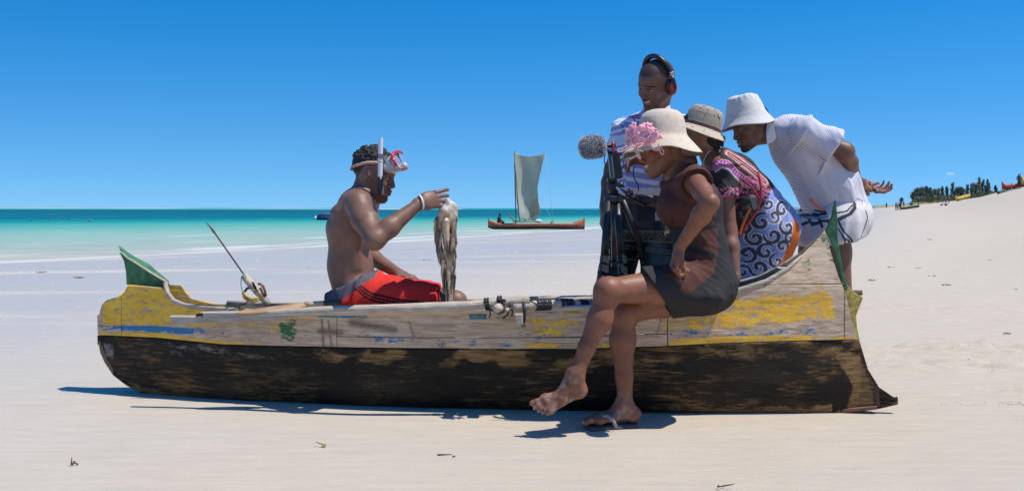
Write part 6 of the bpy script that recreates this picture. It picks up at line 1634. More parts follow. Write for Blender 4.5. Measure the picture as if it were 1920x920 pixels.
# =====================  TRIPOD, CAMERA, MICROPHONE  =====================
dT = 4.72
tp = thing('tripod', 'black telescopic camera tripod standing behind the canoe in front of the striped-shirt man', 'tripod', (P(1150, 400, dT)[0], dT, 0))
TBL = mat('tripod_black', (.020, .021, .023), .4, var=.12, spec=.5); TGR = mat('tripod_grey', (.075, .08, .09), .3, var=.1, metal=.5)
apex = P(1150, 372, dT); br = [P(1137, 500, dT - .16), P(1166, 500, dT - .10), P(1211, 480, dT + .14)]
gnd = []
for i, (a, k) in enumerate(zip((P(1140, 378, dT-.03), P(1157, 376, dT-.02), P(1167, 376, dT+.02)), ((1125, 690, dT-.34), (1185, 700, dT-.22), (1270, 680, dT+.34)))):
    kneep = (P(1131, 505, dT-.16), P(1166, 507, dT-.11), P(1212, 484, dT+.14))[i]
    dirn = nrm(kneep - a); L = (a[2] - .012)/(-dirn[2]); end = a + dirn*L; mid = a + dirn*(L*.30); m2_ = kneep
    mb = MB(); mb.tube([a, mid], [.0165, .0165], n=12, flat=.85); lg = mb.build('leg', TBL, tp, smooth=True)
    mb = MB(); mb.tube([mid, m2_], [.0115, .0115], n=12); mb.build('middle_section', TGR, lg, smooth=True)
    mb = MB(); mb.tube([m2_, end], [.008, .008], n=12); mb.build('lower_section', TGR, lg, smooth=True)
    for pp in (mid, m2_):
        mb = MB(); mb.tube([pp - dirn*.018, pp + dirn*.014], .0185, n=10); mb.box(pp + V3(.014, -.006, 0), np.array([.010, .008, .016]), rotm(dirn, V3(0, 1, 0))[:, [1, 2, 0]]); mb.v = mb.v
        o_ = mb.build('leg_lock', TBL, lg)
    mb = MB(); mb.tube([end + dirn*-.03, end], [.011, .013], n=10); mb.build('rubber_foot', RUB, lg, smooth=True)
    gnd.append(m2_)
mb = MB(); mb.tube([P(1150, 350, dT), P(1151, 500, dT)], .0125, n=12); mb.build('centre_column', TGR, tp, smooth=True)
for g1 in gnd:
    mb = MB(); mb.tube([P(1151, 486, dT), g1 + V3(0, 0, .0)], .0045, n=8, flat=.5); mb.build('spreader', TBL, tp, smooth=True)
mb = MB(); mb.tube([P(1150, 363, dT), P(1150, 369, dT), P(1150, 378, dT), P(1150, 384, dT)], [.022, .046, .046, .030], n=14); mb.build('shoulder', TBL, tp, smooth=False)
mb = MB(); mb.tube([P(1150, 362, dT), P(1150, 356, dT), P(1149, 346, dT), P(1149, 340, dT)], [.020, .028, .026, .016], n=14); mb.build('pan_head', TBL, tp, smooth=False)
mb = MB(); mb.tube([P(1147, 345, dT-.01), P(1163, 346, dT-.03), P(1169, 346, dT-.03)], [.010, .013, .013], n=10); mb.build('lock_knob', TBL, tp, smooth=True)
mb = MB(); mb.tube([P(1149, 360, dT), P(1165, 366, dT-.05), P(1185, 377, dT-.10), P(1214, 383, dT-.14)], [.006, .006, .0085, .0095], n=10); mb.build('pan_handle', TBL, tp, smooth=True)
mb = MB(); mb.box(P(1147, 337, dT), np.array([.022, .022, .008])); mb.build('quick_plate', TBL, tp)
# small logo print on the near leg
mb = MB()
for i in range(7): c0 = P(1141.5 + .35*i*.2, 466 + i*3.1, dT-.155); mb.plate([c0, c0 + V3(.0035, 0, 0), c0 + V3(.0035, 0, -.0045), c0 + V3(0, 0, -.0045)], V3(0, 1, 0), .0004) if i != 3 else None
lgp = mb.build('leg_print', mat('white_print', (.5, .5, .5), .6, var=0), tp); lgp['kind'] = 'stuff'
cm = thing('video_camera', 'slim black camera phone rig clamped on top of the tripod', 'camera', P(1150, 330, dT))
Rm = rotm(V3(-.25, -.2, 1), V3(-1, .1, -.1)); 
def pxbox(name, x0, y0, x1, y1, d, half, m_, parent, tilt=8, bev=.003, yaw=0):
    mb_ = MB(); c_ = P((x0+x1)/2, (y0+y1)/2, d); hw = (x1-x0)/2/FPX*d; hh = (y1-y0)/2/FPX*d
    Rr = np.array(Euler((0, R(-tilt), R(yaw))).to_matrix()); mb_.box(c_, np.array([hw, half, hh]), Rr); o_ = mb_.build(name, m_, parent); md = o_.modifiers.new('b', 'BEVEL'); md.width = bev; md.segments = 2; return o_
pxbox('camera_body', 1149, 286, 1163, 335, dT, .030, mat('camera_black', (.016, .017, .019), .35, var=.1), cm, tilt=7)
pxbox('bracket_plate', 1142, 288, 1147, 337, dT-.01, .020, TGR, cm, tilt=7, bev=.001)
pxbox('battery', 1160, 312, 1166, 333, dT+.005, .022, TBL, cm, tilt=7)
px_tube('bracket_clamp', [(1141, 286), (1160, 284), (1164, 290)], dT, .006, TBL, cm)
mc = thing('microphone', 'grey furry windscreen microphone in a red shock mount on the tripod rig', 'microphone', P(1113, 276, dT-.02))
f_ = Sdf(); f_.ecap(P(1101, 276, dT-.03), P(1121, 274, dT-.02), (.050, .050), (.050, .050), V3(0, 0, 1), .01, endr=.034); vv, qq = f_.mesh(.004); mesh_obj('windscreen_core', vv, qq, mat('dark_foam', (.22, .22, .23), .9, var=.2), mc)
# fur strands
n_ = vnormals(vv, qq); g_ = np.random.default_rng(77); idx = g_.integers(0, len(vv), 15000); p = vv[idx]; nn = n_[idx]
dr = nn*.85 + g_.normal(size=p.shape)*.45 + np.array([-.25, 0, -.3]); dr /= np.linalg.norm(dr, axis=1, keepdims=True); Ls = (.007 + .011*g_.random(len(p)))[:, None]
sd = np.cross(dr, g_.normal(size=p.shape)); sd /= np.linalg.norm(sd, axis=1, keepdims=True); w_ = .0008
b0 = p - nn*.002; V_ = np.stack([b0 - sd*w_, b0 + sd*w_, b0 + dr*Ls*.6 + sd*w_*.7, b0 + dr*Ls + nn*-.002], 1).reshape(-1, 3); F_ = np.arange(len(V_)).reshape(-1, 4)
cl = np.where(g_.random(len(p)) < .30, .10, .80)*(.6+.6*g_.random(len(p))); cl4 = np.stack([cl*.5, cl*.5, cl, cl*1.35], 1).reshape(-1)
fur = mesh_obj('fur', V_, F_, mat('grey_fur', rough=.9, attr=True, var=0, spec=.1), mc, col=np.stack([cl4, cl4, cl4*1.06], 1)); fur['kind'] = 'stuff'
for x in (1134, 1149):
    mb = MB(); c_ = P(x, 276, dT-.02); mb.tube([c_ + V3(0, .017*math.sin(a), .026*math.cos(a)) for a in np.linspace(0, 2*math.pi, 17)], .0042, n=8); mb.build('shock_mount', REDP, mc, smooth=True)
mb = MB(); mb.tube([P(1122, 274, dT-.02), P(1154, 272, dT-.02)], .010, n=12); mb.build('microphone_tube', TBL, mc, smooth=True)
px_tube('mount_arm', [(1140, 282), (1142, 288), (1146, 291)], dT-.02, .006, TBL, mc)
px_tube('cable', [(1136, 286), (1133, 298), (1135, 312), (1139, 321), (1143, 322)], dT-.03, .0025, RUB, mc)
px_tube('cable', [(1163, 300), (1168, 296), (1176, 292), (1180, 289)], dT-.05, .0022, RUB, mc)
px_tube('cable', [(1164, 318), (1168, 314), (1169, 305), (1166, 298)], dT-.05, .0022, RUB, mc)
px_tube('cable', [(1190, 312), (1187, 322), (1189, 333), (1196, 346), (1197, 358)], 4.60, .0028, RUB, mc)
# =====================  FAR THINGS  =====================
def ground_hit(px, py, d0=20, d1=900):
    prev = None
    for d in np.geomspace(d0, d1, 900):
        p = P(px, py, d); g = float(ground_h(np.array([p[0]]), np.array([p[1]]))[0])
        if p[2] <= g: return np.array([p[0], p[1], g])
    return P(px, py, d1)
def far_hull(name, root, x0, x1, colf, m_, beam=.34, sheer=.42, horn=.35, keel=0.0, n=60):
    """canoe hull in the root's local frame, x0..x1 along, both ends swept up"""
    L = x1 - x0; rows = []; us = np.linspace(0, 1, n)
    prof = [(-1, 1), (-.95, .75), (-.85, .45), (-.55, .15), (0, 0), (.55, .15), (.85, .45), (.95, .75), (1, 1), (.86, .97), (.7, .4), (0, .2), (-.7, .4), (-.86, .97)]
    v = []
    for u in us:
        w = beam*(1 - abs(2*u-1)**2.6)**.8 + .02; e = abs(2*u-1); top = sheer + horn*max(0, (e-.72)/.28)**1.8 * (1 if u < .5 else 1.25); bot = keel + .14*max(0, (e-.8)/.2)**2*(u < .5)
        for (a, h) in prof: v.append((x0 + L*u, a*w, bot + (top-bot)*h))
    m = len(prof); f = [(i*m+k, (i+1)*m+k, (i+1)*m+(k+1) % m, i*m+(k+1) % m) for i in range(n-1) for k in range(m)]
    f += [tuple(reversed(range(m))), tuple((n-1)*m+k for k in range(m))]
    v = np.array(v); return mesh_obj(name, v, f, m_, root, col=colf(v), local=True)
PAINTW = mat('painted_hull', rough=.65, attr=True, var=.2, vscale=2.5)
# ---- sailing canoe ----
dB = 75.0; c0 = P(1006, 430, dB); c0[2] = SEA_Z
sb = thing('sailing_canoe', 'far red and black outrigger canoe under a patched grey-green square sail', 'sailing boat', c0, R(4))
pm = FPX/dB
def SB(px, py, y=0.0): return np.array([(px-1006)/pm, y, (430-py)/pm])
def hc_(v):
    c = np.tile(np.array([.42, .11, .05]), (len(v), 1)); c[v[:, 2] < .26] = (.016, .02, .02); m = (v[:, 2] > .26) & (v[:, 2] < .30); c[m] = (.22, .06, .03); return c
far_hull('hull', sb, (915-1006)/pm, (1097-1006)/pm, hc_, PAINTW, beam=.33, sheer=.46, horn=.36)
SAILM = bpy.data.materials.new('sailcloth'); SAILM.use_nodes = True
t_ = SAILM.node_tree; b_s = t_.nodes['Principled BSDF']; b_s.inputs['Roughness'].default_value = .9
at_ = t_.nodes.new('ShaderNodeAttribute'); at_.attribute_name = 'Col'; t_.links.new(at_.outputs['Color'], b_s.inputs['Base Color'])
tr_ = t_.nodes.new('ShaderNodeBsdfTranslucent'); t_.links.new(at_.outputs['Color'], tr_.inputs['Color']); mxs = t_.nodes.new('ShaderNodeMixShader'); mxs.inputs[0].default_value = .35
out_ = t_.nodes['Material Output']; t_.links.new(b_s.outputs[0], mxs.inputs[1]); t_.links.new(tr_.outputs[0], mxs.inputs[2]); t_.links.new(mxs.outputs[0], out_.inputs[0])
nx_, ny_ = 40, 60; v = []; lft = [(964, 286), (963.5, 314), (967, 362), (970.5, 390), (973.5, 412)]; rgt = [(1022, 287), (1015.5, 314), (1008, 351), (1009.5, 377), (1014, 399), (1003, 413.5)]
for j in range(ny_):
    t = j/(ny_-1); yl = 286 + 126*t; xl = np.interp(yl, [p[1] for p in lft], [p[0] for p in lft]); yr = 287 + 126.5*t; xr = np.interp(yr, [p[1] for p in rgt], [p[0] for p in rgt])
    for i in range(nx_):
        u = i/(nx_-1); x = xl*(1-u) + xr*u; sag = 6.5*math.sin(math.pi*u)*(1-t)**6; y = yl*(1-u) + yr*u + sag + .8*math.sin(math.pi*u)*t**8*-1
        dy = .45*math.sin(math.pi*u)*math.sin(math.pi*min(1, t*.9+.1)) + .03*math.sin(u*14 + t*5) + .04*math.sin(u*6 - t*9)
        v.append(SB(x, y, dy))
v = np.array(v); q = np.array([[j*nx_+i, j*nx_+i+1, (j+1)*nx_+i+1, (j+1)*nx_+i] for j in range(ny_-1) for i in range(nx_-1)])
X_ = 1006 + v[:, 0]*pm; Y_ = 430 - v[:, 2]*pm
cs = np.tile(np.array([.52, .54, .46]), (len(v), 1))*(.85 + .3*fbm(X_*.12 - Y_*.02, Y_*.03, 0, 3, 3))[:, None]
pt = smooth01(seg_poly_sd(X_, Y_, [(999, 376), (1008, 372), (1016, 400), (1004, 414), (992, 412), (993, 392)]), -3, 2)[:, None]; cs = cs*(1-pt*.75) + np.array([.42, .36, .25])*pt*.75
cs[(X_ - np.interp(Y_, [p[1] for p in lft], [p[0] for p in lft])) < 1.6] *= .75
so = mesh_obj('sail', v, q, SAILM, sb, col=cs, local=True); md = so.modifiers.new('s', 'SOLIDIFY'); md.thickness = .012
def lt(name, pts, r, m_, parent=sb, y=0.0, n=8):
    mb = MB(); mb.tube([SB(a, b, y) for a, b in pts], r, n=n); return mesh_obj(name, np.array(mb.v), mb.f, m_, parent, local=True)
SPAR = mat('dark_spar', (.16, .12, .09), .8, var=.2)
lt('mast', [(965, 283), (965.5, 340), (967.5, 415)], .045, SPAR); lt('sprit', [(1022, 286), (1006, 350), (985, 415)], .03, SPAR, y=.55)
lt('yard', [(963.5, 287), (974, 414)], .03, SPAR, y=-.05); lt('steering_oar', [(950.5, 399), (957, 407), (964, 415)], .05, SPAR, y=-.3); lt('boom', [(962, 415), (1015, 415.5)], .04, SPAR)
ROPE = mat('pale_rope', (.45, .45, .42), .8, var=0)
lt('stay', [(1022, 287), (1030, 350), (1038, 419)], .012, ROPE, n=5); lt('stay', [(1010, 368), (1024, 390), (1039, 420)], .016, ROPE, n=5); lt('stay', [(1089, 411), (1082, 416), (1074, 417)], .02, SPAR, n=5)
bn = Sdf(); bn.ell(SB(1010, 414.5), (.26, .15, .13), np.eye(3)); vv, qq = bn.mesh(.03); mesh_obj('bundle', vv, qq, mat('white_bundle', (.6, .66, .62), .8), sb, local=True)
OUTR = lt('outrigger_float', [(935, 427), (1075, 427)], .09, SPAR, y=1.9)
lt('outrigger_boom', [(965, 417), (965, 425)], .04, SPAR, y=1.0)
for bx in (968, 1035):
    mb = MB(); mb.tube([SB(bx, 416, -.4), SB(bx, 417, .8), SB(bx, 425, 1.9)], .04, n=6); mesh_obj('outrigger_boom', np.array(mb.v), mb.f, SPAR, sb, local=True)
def tiny_person(label, foot, hgt, top, bottom, pose='stand', seed=0, group=None, face=0.0, skin=(.10, .05, .035)):
    g = np.random.default_rng(seed); k = hgt/1.65
    root = thing('person', label, 'person', foot, face, group)
    s = Sdf()
    if pose == 'stand':
        lean = (g.random()-.5)*.1
        for q_ in (-1, 1): s.chain([V3(q_*.10, (g.random()-.5)*.15, .03)*k, V3(q_*.10, .03, .45)*k, V3(q_*.09, 0, .85)*k], [.055*k, .06*k, .085*k], .03)
        s.cap(V3(0, 0, .88)*k, V3(lean, 0, 1.30)*k, .135*k, .14*k, .05); s.cap(V3(lean-.15, 0, 1.33)*k, V3(lean+.15, 0, 1.33)*k, .065*k, .065*k, .04)
        for q_ in (-1, 1): s.chain([V3(lean+q_*.19, 0, 1.32)*k, V3(lean+q_*(.24+.08*g.random()), -.05, 1.05)*k, V3(lean+q_*(.18+.10*g.random()), -.15, .82)*k], [.05*k, .042*k, .035*k], .02)
        s.cap(V3(lean, 0, 1.38)*k, V3(lean*1.2, -.02, 1.5)*k, .05*k, .05*k, .02); s.ell(V3(lean*1.2, -.02, 1.54)*k, np.array([.085, .10, .115])*k, np.eye(3), .02)
        hz = (.85*k, 1.42*k, .42*k)
    else:
        s.cap(V3(0, 0, .12), V3(.12, 0, .50), .13, .13, .05); s.cap(V3(.12, -.15, .52), V3(.12, .15, .52), .06, .06, .04); s.ell(V3(.14, 0, .74), (.10, .085, .115), np.eye(3), .02); s.cap(V3(.13, 0, .56), V3(.14, 0, .70), .05, .05, .03)
        for q_ in (-.1, .1): s.chain([V3(0, q_, .12), V3(-.40, q_, .34), V3(-.78, q_, .06)], [.08, .06, .045], .03)
        for q_ in (-.18, .18): s.chain([V3(.12, q_, .5), V3(-.02, q_*1.2, .3), V3(-.25, q_, .32)], [.05, .042, .035], .02)
        hz = (.18, .58, .1)
    v, q = s.mesh(.022); col = np.tile(np.array(skin), (len(v), 1)); body = mesh_obj('body', v, q, SKINM, root, col=col, local=True)
    # clothes as a slightly larger skin
    n = vnormals(v, q); z = v[:, 2]; core = np.abs(v[:, 0]) < (.20*k if pose == 'stand' else 9)
    mt = (z > hz[0]) & (z < hz[1]) & core; mbt = (z > hz[2]) & (z <= hz[0]+.03) & core
    for nm, mk_, cc in (('top', mt, top), ('bottoms', mbt, bottom)):
        if cc is None: continue
        qq = q[mk_[q].all(1)]
        if len(qq) == 0: continue
        us_ = np.unique(qq); mp2 = np.zeros(len(v), int); mp2[us_] = np.arange(len(us_))
        o = mesh_obj(nm, (v + n*.022)[us_], mp2[qq], CLOTHM, root, col=np.tile(np.array(cc, float), (len(us_), 1)), local=True); md = o.modifiers.new('s', 'SOLIDIFY'); md.thickness = .02; md.offset = -1
    return root
# crew member, seated at the stern of the sailing canoe
cw = thing('person', 'dark seated figure steering the far red sailing canoe', 'person', P(935, 419, dB))
s = Sdf(); s.cap(V3(0, 0, -.05), V3(.05, 0, .42), .15, .14, .05); s.cap(V3(.05, -.14, .44), V3(.05, .14, .44), .065, .065, .04); s.ell(V3(.10, 0, .68), (.10, .09, .12), np.eye(3), .02); s.cap(V3(.06, 0, .46), V3(.09, 0, .62), .055, .055, .03)
s.chain([V3(.05, -.18, .43), V3(.18, -.22, .22), V3(.40, -.2, .10)], [.05, .045, .04], .02); s.chain([V3(.05, .18, .43), V3(.2, .22, .22), V3(.42, .2, .12)], [.05, .045, .04], .02)
for q_ in (-.1, .1): s.chain([V3(0, q_, -.02), V3(.35, q_, .12), V3(.45, q_, -.25)], [.08, .065, .05], .03)
s.cap(V3(-.12, -.1, -.1), V3(-.12, -.1, -.55), .10, .08, .04)
vv, qq = s.mesh(.022); mesh_obj('body', vv, qq, SKINM, cw, col=np.tile(np.array([.035, .02, .016]), (len(vv), 1)), local=True)
# ---- moored things ----
def float_at(px, py): d = (CH - SEA_Z)*FPX/(py - H0); p = P(px, py, d); p[2] = SEA_Z; return p
p = float_at(612, 413); bt = thing('moored_boat', 'low dark blue boat floating just behind the seated diver\'s back', 'boat', p, R(20))
far_hull('hull', bt, -1.3, 1.5, lambda v: np.tile(np.array([.02, .05, .13]), (len(v), 1)), PAINTW, beam=.5, sheer=.40, horn=.05)
mb = MB(); mb.tube([V3(-1.2, 0, .40), V3(-.4, 0, .56), V3(.6, 0, .52), V3(1.4, 0, .40)], [.2, .42, .40, .2], n=10, flat=.35); mesh_obj('tarpaulin', np.array(mb.v), mb.f, mat('blue_tarp', (.02, .06, .16), .6), bt, local=True)
def ball_float(name, label, p, r, c, group=None):
    s = Sdf(); s.ell(V3(0, 0, r*.5), (r, r, r*.9), np.eye(3)); s.cap(V3(0, 0, r*1.3), V3(0, 0, r*1.6), r*.2, r*.2, .02); vv, qq = s.mesh(r*.15); o = mesh_obj(name, vv, qq, mat(name+'_%d' % int(c[0]*100), c, .5, var=.1), None, local=True); o.location = p; return tag(o, label, 'buoy', group)
ball_float('buoy', 'white mooring buoy floating left of the low blue boat', float_at(592.5, 412), .30, (.72, .72, .68))
for (x, y, w) in ((60, 416, 'leftmost'), (93, 412.5, 'second from the left'), (118, 413.5, 'left one of the close pair'), (130, 413.5, 'right one of the close pair'), (168, 417, 'rightmost')): ball_float('float', 'tiny brown net float on the teal water, ' + w + ' of five', float_at(x, y), .12, (.12, .08, .06), 'net floats on the teal water')
# ---- people on the far beach ----
for (x, y, hp, lab, tp_, bt_, sd) in ((1680, 393, 15.5, 'far beach walker in an orange top, leftmost of the group by the dark canoe', (.38, .13, .05), (.12, .07, .05), 1),
     (1683.5, 393, 15, 'far beach walker in pale grey clothes between the orange and dark-red ones', (.42, .42, .42), (.2, .2, .2), 2),
     (1688, 393, 16, 'far beach walker in dark red standing before the dark canoe', (.16, .03, .03), (.08, .04, .04), 3),
     (1694.5, 391, 15.5, 'far beach walker in a red top and yellow-green skirt', (.38, .03, .04), (.42, .42, .06), 4),
     (1662, 388.5, 8.5, 'lone small dark walker far off, left of the group', (.06, .05, .05), (.05, .05, .06), 5),
     (1779, 379.5, 10, 'far person in dark green, standing right of the sitting one', (.05, .14, .04), (.04, .09, .03), 6)):
    p = ground_hit(x, y); k = hp/FPX*p[1]; tiny_person(lab, p, min(max(k, 1.1), 1.9), tp_, bt_, seed=sd, face=sd*1.1)
p = ground_hit(1774, 384); tiny_person('far person in a white top sitting on the slope of the beach', p, 1.5, (.6, .6, .6), (.05, .04, .05), pose='sit', face=0.3)
for (x, y, lab, tp_, bt_) in ((1864, 358.5, 'far person in a bright red shirt beside the yellow-ended canoe', (.55, .03, .05), (.30, .03, .03)), (1911, 349, 'far person in dark clothes behind the yellow-ended canoe', (.05, .06, .10), (.05, .05, .06))):
    p = ground_hit(x, y+1, 100, 600); tiny_person(lab, p, 1.6, tp_, bt_, seed=int(x))
for (x, y, w_, lab) in ((1850, 361, .5, 'smaller red cloth bundle on the upper beach, left of the other'), (1858, 358, .75, 'larger red cloth bundle on the upper beach beside the red-shirted person')):
    p = ground_hit(x, y, 100, 600); s = Sdf(); s.ell(V3(0, 0, .3*w_/.5), (w_*.7, w_*.5, .38*w_/.5), np.eye(3), .1); s.ell(V3(w_*.5, 0, .2), (w_*.5, w_*.4, .25), np.eye(3), .1); vv, qq = s.mesh(.05)
    vv = vv + vnormals(vv, qq)*((fbm(vv[:, 0]*4, vv[:, 1]*4, vv[:, 2]*4, 3, 3)-.5)*.15)[:, None]; o = mesh_obj('cloth_bundle', vv, qq, mat('red_cloth', (.55, .03, .03), .8), None, local=True); o.location = p; tag(o, lab, 'bundle')
# ---- canoes drawn up on the slope ----
def beached(label, xa, ya, xb, yb, colf, lift=.0, beam=.35, sheer=.5, horn=.3, d0=60, d1=600):
    a = ground_hit(xa, ya, d0, d1); b = P(xb, yb, a[1]*1.01); c = (a+b)/2; L = float(np.linalg.norm(b-a)); yaw = math.atan2(b[1]-a[1], b[0]-a[0]); pitch = math.atan2(b[2]-a[2], math.hypot(*(b-a)[:2]))
    r = thing('beached_canoe', label, 'canoe', c + V3(0, 0, lift), yaw); r.rotation_euler = (0, -pitch, yaw)
    far_hull('hull', r, -L/2, L/2, colf, PAINTW, beam=beam, sheer=sheer, horn=horn); return r
def two(c1, c2, zc): return lambda v: np.where((v[:, 2] > zc)[:, None], np.array(c1), np.array(c2))
beached('dark green flat canoe lying on the sand beside the far group', 1689, 392, 1724, 387, two((.04, .07, .075), (.02, .035, .04), .2), sheer=.42, horn=.12)
r = beached('small dark blue canoe resting before the grassy dune', 1732, 377.5, 1750, 375, two((.03, .05, .12), (.16, .13, .11), .3), sheer=.6, horn=.1, d1=400)
beached('yellow and black canoe on the far beach slope, middle of the three', 1793, 376.5, 1820, 368.5, two((.62, .42, .06), (.02, .02, .02), .28), sheer=.75, horn=.55)
r = beached('red canoe with yellow ends, high on the far beach at the right', 1879, 360, 1915, 353, lambda v: np.where((v[:, 2] < .42)[:, None], np.array([.02, .02, .02]), np.where((np.abs(v[:, 0]) > 1.9)[:, None], np.array([.60, .38, .05]), np.array([.40, .05, .03]))), sheer=.75, horn=.5, beam=.5, d0=120)
beached('yellow-bowed canoe cut off by the right edge of the photo', 1913, 355.5, 1952, 348, lambda v: np.where((v[:, 2] < .42)[:, None], np.array([.02, .02, .02]), np.array([.62, .42, .06])), sheer=.8, horn=.9, beam=.5, d0=120)
# driftwood and outrigger poles along the slope
g_ = np.random.default_rng(6)
for (xa, ya, xb, yb, rr_, lab) in ((1822, 367, 1848, 363.5, .16, 'bleached log on the far slope, lowest of the three'), (1840, 366, 1880, 360, .20, 'long dark log on the far slope, middle of the three'), (1872, 361.5, 1915, 354.5, .20, 'long dark log below the yellow-ended red canoe'), (1780, 374, 1794, 372.5, .14, 'short reddish log left of the yellow and black canoe'), (1712, 378.5, 1736, 377, .18, 'pale driftwood log at the foot of the grassy dune')):
    a = ground_hit(xa, ya, 80, 500); b = P(xb, yb, a[1]*1.015); mb = MB(); n = 9; mb.tube([a*(1-t) + b*t + V3(0, 0, .12 + .10*math.sin(t*9+xa)) for t in np.linspace(0, 1, n)], [rr_*(.6+.6*g_.random()) for _ in range(n)], n=7)
    r = thing('driftwood_log', lab, 'log', a); mb.build('trunk', mat('dark_log', (.10, .085, .07), .9, var=.3), r)
    mb = MB(); m_ = a*.5+b*.5; mb.tube([m_, m_ + V3(.3, .2, .7), m_ + V3(.2, .1, 1.0)], [rr_*.4, rr_*.25, .03], n=6); mb.build('branch', MATS['dark_log'], r)
# ---- casuarina trees behind the dune ----
LEAF = mat('casuarina_needles', rough=.8, attr=True, var=.2, vscale=1.5); BARK = mat('bark', (.10, .085, .07), .9, var=.3)
def casuarina(px, ytop, ybase, d, wpx, seed, label, bushy=0.0):
    g = np.random.default_rng(seed); base = P(px, ybase, d); top = P(px + g.normal()*1.2, ytop, d); H = top[2] - base[2]; Wd = wpx/FPX*d
    r = thing('casuarina_tree', label, 'tree', base)
    mb = MB(); ax = top - base; n = 7; mb.tube([base + ax*t*.96 + V3(.12*math.sin(t*5+seed), 0, 0) for t in np.linspace(0, 1, n)], [.10*(1-t)+.02 for t in np.linspace(0, 1, n)], n=6)
    V_ = []; F_ = []; C_ = []
    for i in range(int(26 + 14*bushy)):
        t = .12 + .86*(i/(26+14*bushy))**.9; th = g.random()*6.28; L = Wd*(.35 + .65*g.random())*((1-t)**.55 + .08)*(1 + .3*bushy)
        p0 = base + ax*t; dr = V3(math.cos(th), math.sin(th), 1.0 + 1.3*g.random() - .7*bushy); dr = nrm(dr); p1 = p0 + dr*L*.6; mb.tube([p0, p1], [.03, .012], n=5)
        for k in range(int(10 + 9*bushy)):
            s_ = g.random(); c_ = p0 + dr*L*(.15 + .9*s_) + g.normal(size=3)*Wd*(.06 + .05*bushy); up = nrm(dr*.5 + V3(g.normal()*.35, g.normal()*.35, .9)); sd = nrm(np.cross(up, g.normal(size=3))); a = .25 + .45*g.random(); w = .035 + .05*g.random()
            b0 = len(V_); V_ += [c_ - sd*w - up*a*.4, c_ + sd*w - up*a*.4, c_ + sd*w*.6 + up*a*.6, c_ - sd*w*.6 + up*a*.6]; F_.append((b0, b0+1, b0+2, b0+3)); cc = np.array([.14, .175, .12])*(.6 + .8*g.random()); C_ += [cc]*4  # needles lightened, distance haze put into the leaf colour
    mb.build('trunk', BARK, r); mesh_obj('crown', np.array(V_), np.array(F_), LEAF, r, col=np.array(C_), smooth=False)
TR = [(1713, 361, 377, 10, 1, 1.0), (1720, 355, 377, 14, 2, 1.0), (1727, 354, 377, 15, 3, 1.0), (1737, 350, 376, 11, 4, .8), (1746, 352, 376, 11, 5, .6), (1752, 354, 375, 9, 6, .4), (1760, 353, 374, 9, 7, .3), (1768, 350, 374, 9, 8, .3), (1776, 349, 373, 9, 9, .3), (1787, 342, 373, 10, 10, .4), (1796, 352, 372, 14, 11, .9), (1803, 352, 371, 12, 12, .7), (1812, 345, 371, 8, 13, .3), (1822, 345, 370, 9, 14, .5), (1829, 345, 369, 14, 15, .9), (1837, 332, 368, 9, 16, .4), (1842, 336, 367, 8, 17, .4), (1853, 336, 366, 9, 18, .3), (1850, 348, 367, 12, 19, .7), (1867, 347, 362, 7, 20, .2), (1690, 372, 379, 6, 21, .4)]
LB = {1: 'low bushy casuarina at the left end of the far tree line', 2: 'dense rounded casuarina, second from the left end', 3: 'dense rounded casuarina, third from the left end', 4: 'casuarina with a pointed top right of the dense clump', 5: 'leaning casuarina between the dense clump and the gap', 6: 'thin casuarina in the sparse stretch, left one', 7: 'thin casuarina in the sparse stretch, middle one', 8: 'thin casuarina in the sparse stretch, right one', 9: 'slim casuarina just left of the tall spire', 10: 'slim tall spire of a casuarina in mid tree line', 11: 'wide low casuarina right of the mid spire', 12: 'wide low casuarina, second right of the mid spire', 13: 'narrow pointed casuarina above the yellow and black canoe', 14: 'pointed casuarina left of the tallest one', 15: 'broad dark casuarina under the tallest one', 16: 'tallest casuarina of the far tree line', 17: 'casuarina touching the tallest one on its right', 18: 'open-branched casuarina near the right end', 19: 'dark low casuarina in front of the open-branched one', 20: 'small casuarina at the far right end by the red shirt', 21: 'tiny lone casuarina left of the tree line'}
for (x, yt, yb, w, sd, bu) in TR: casuarina(x, yt, yb + 2, 236 + (sd*7) % 16, w, sd, LB[sd], bu)
# low scrub that joins the tree feet
g = np.random.default_rng(91); V_ = []; F_ = []; C_ = []
for i in range(9000):
    px = 1706 + 168*g.random(); d = 238 + 12*g.random(); yb = np.interp(px, [1706, 1722, 1765, 1800, 1840, 1874], [380, 375, 374, 372, 369, 363]); hh = (5 + 9*fbm(np.array([px*.12]), np.array([0.3]), 0, 5, 3)[0]*(1 - .5*smooth01(px, 1850, 1874)))*smooth01(px, 1704, 1716)
    c_ = P(px, yb + 2 - hh*g.random()**.8, d); a = .22 + .35*g.random(); w = .05 + .07*g.random(); up = nrm(V3(g.normal()*.5, g.normal()*.5, 1)); sd = nrm(np.cross(up, g.normal(size=3))); b0 = len(V_)
    V_ += [c_ - sd*w - up*a*.4, c_ + sd*w - up*a*.4, c_ + sd*w*.6 + up*a*.6, c_ - sd*w*.6 + up*a*.6]; F_.append((b0, b0+1, b0+2, b0+3)); C_ += [np.array([.15, .18, .11])*(.55 + .8*g.random())]*4
tag(mesh_obj('scrub', np.array(V_), np.array(F_), LEAF, None, col=np.array(C_), smooth=False), kind='stuff')
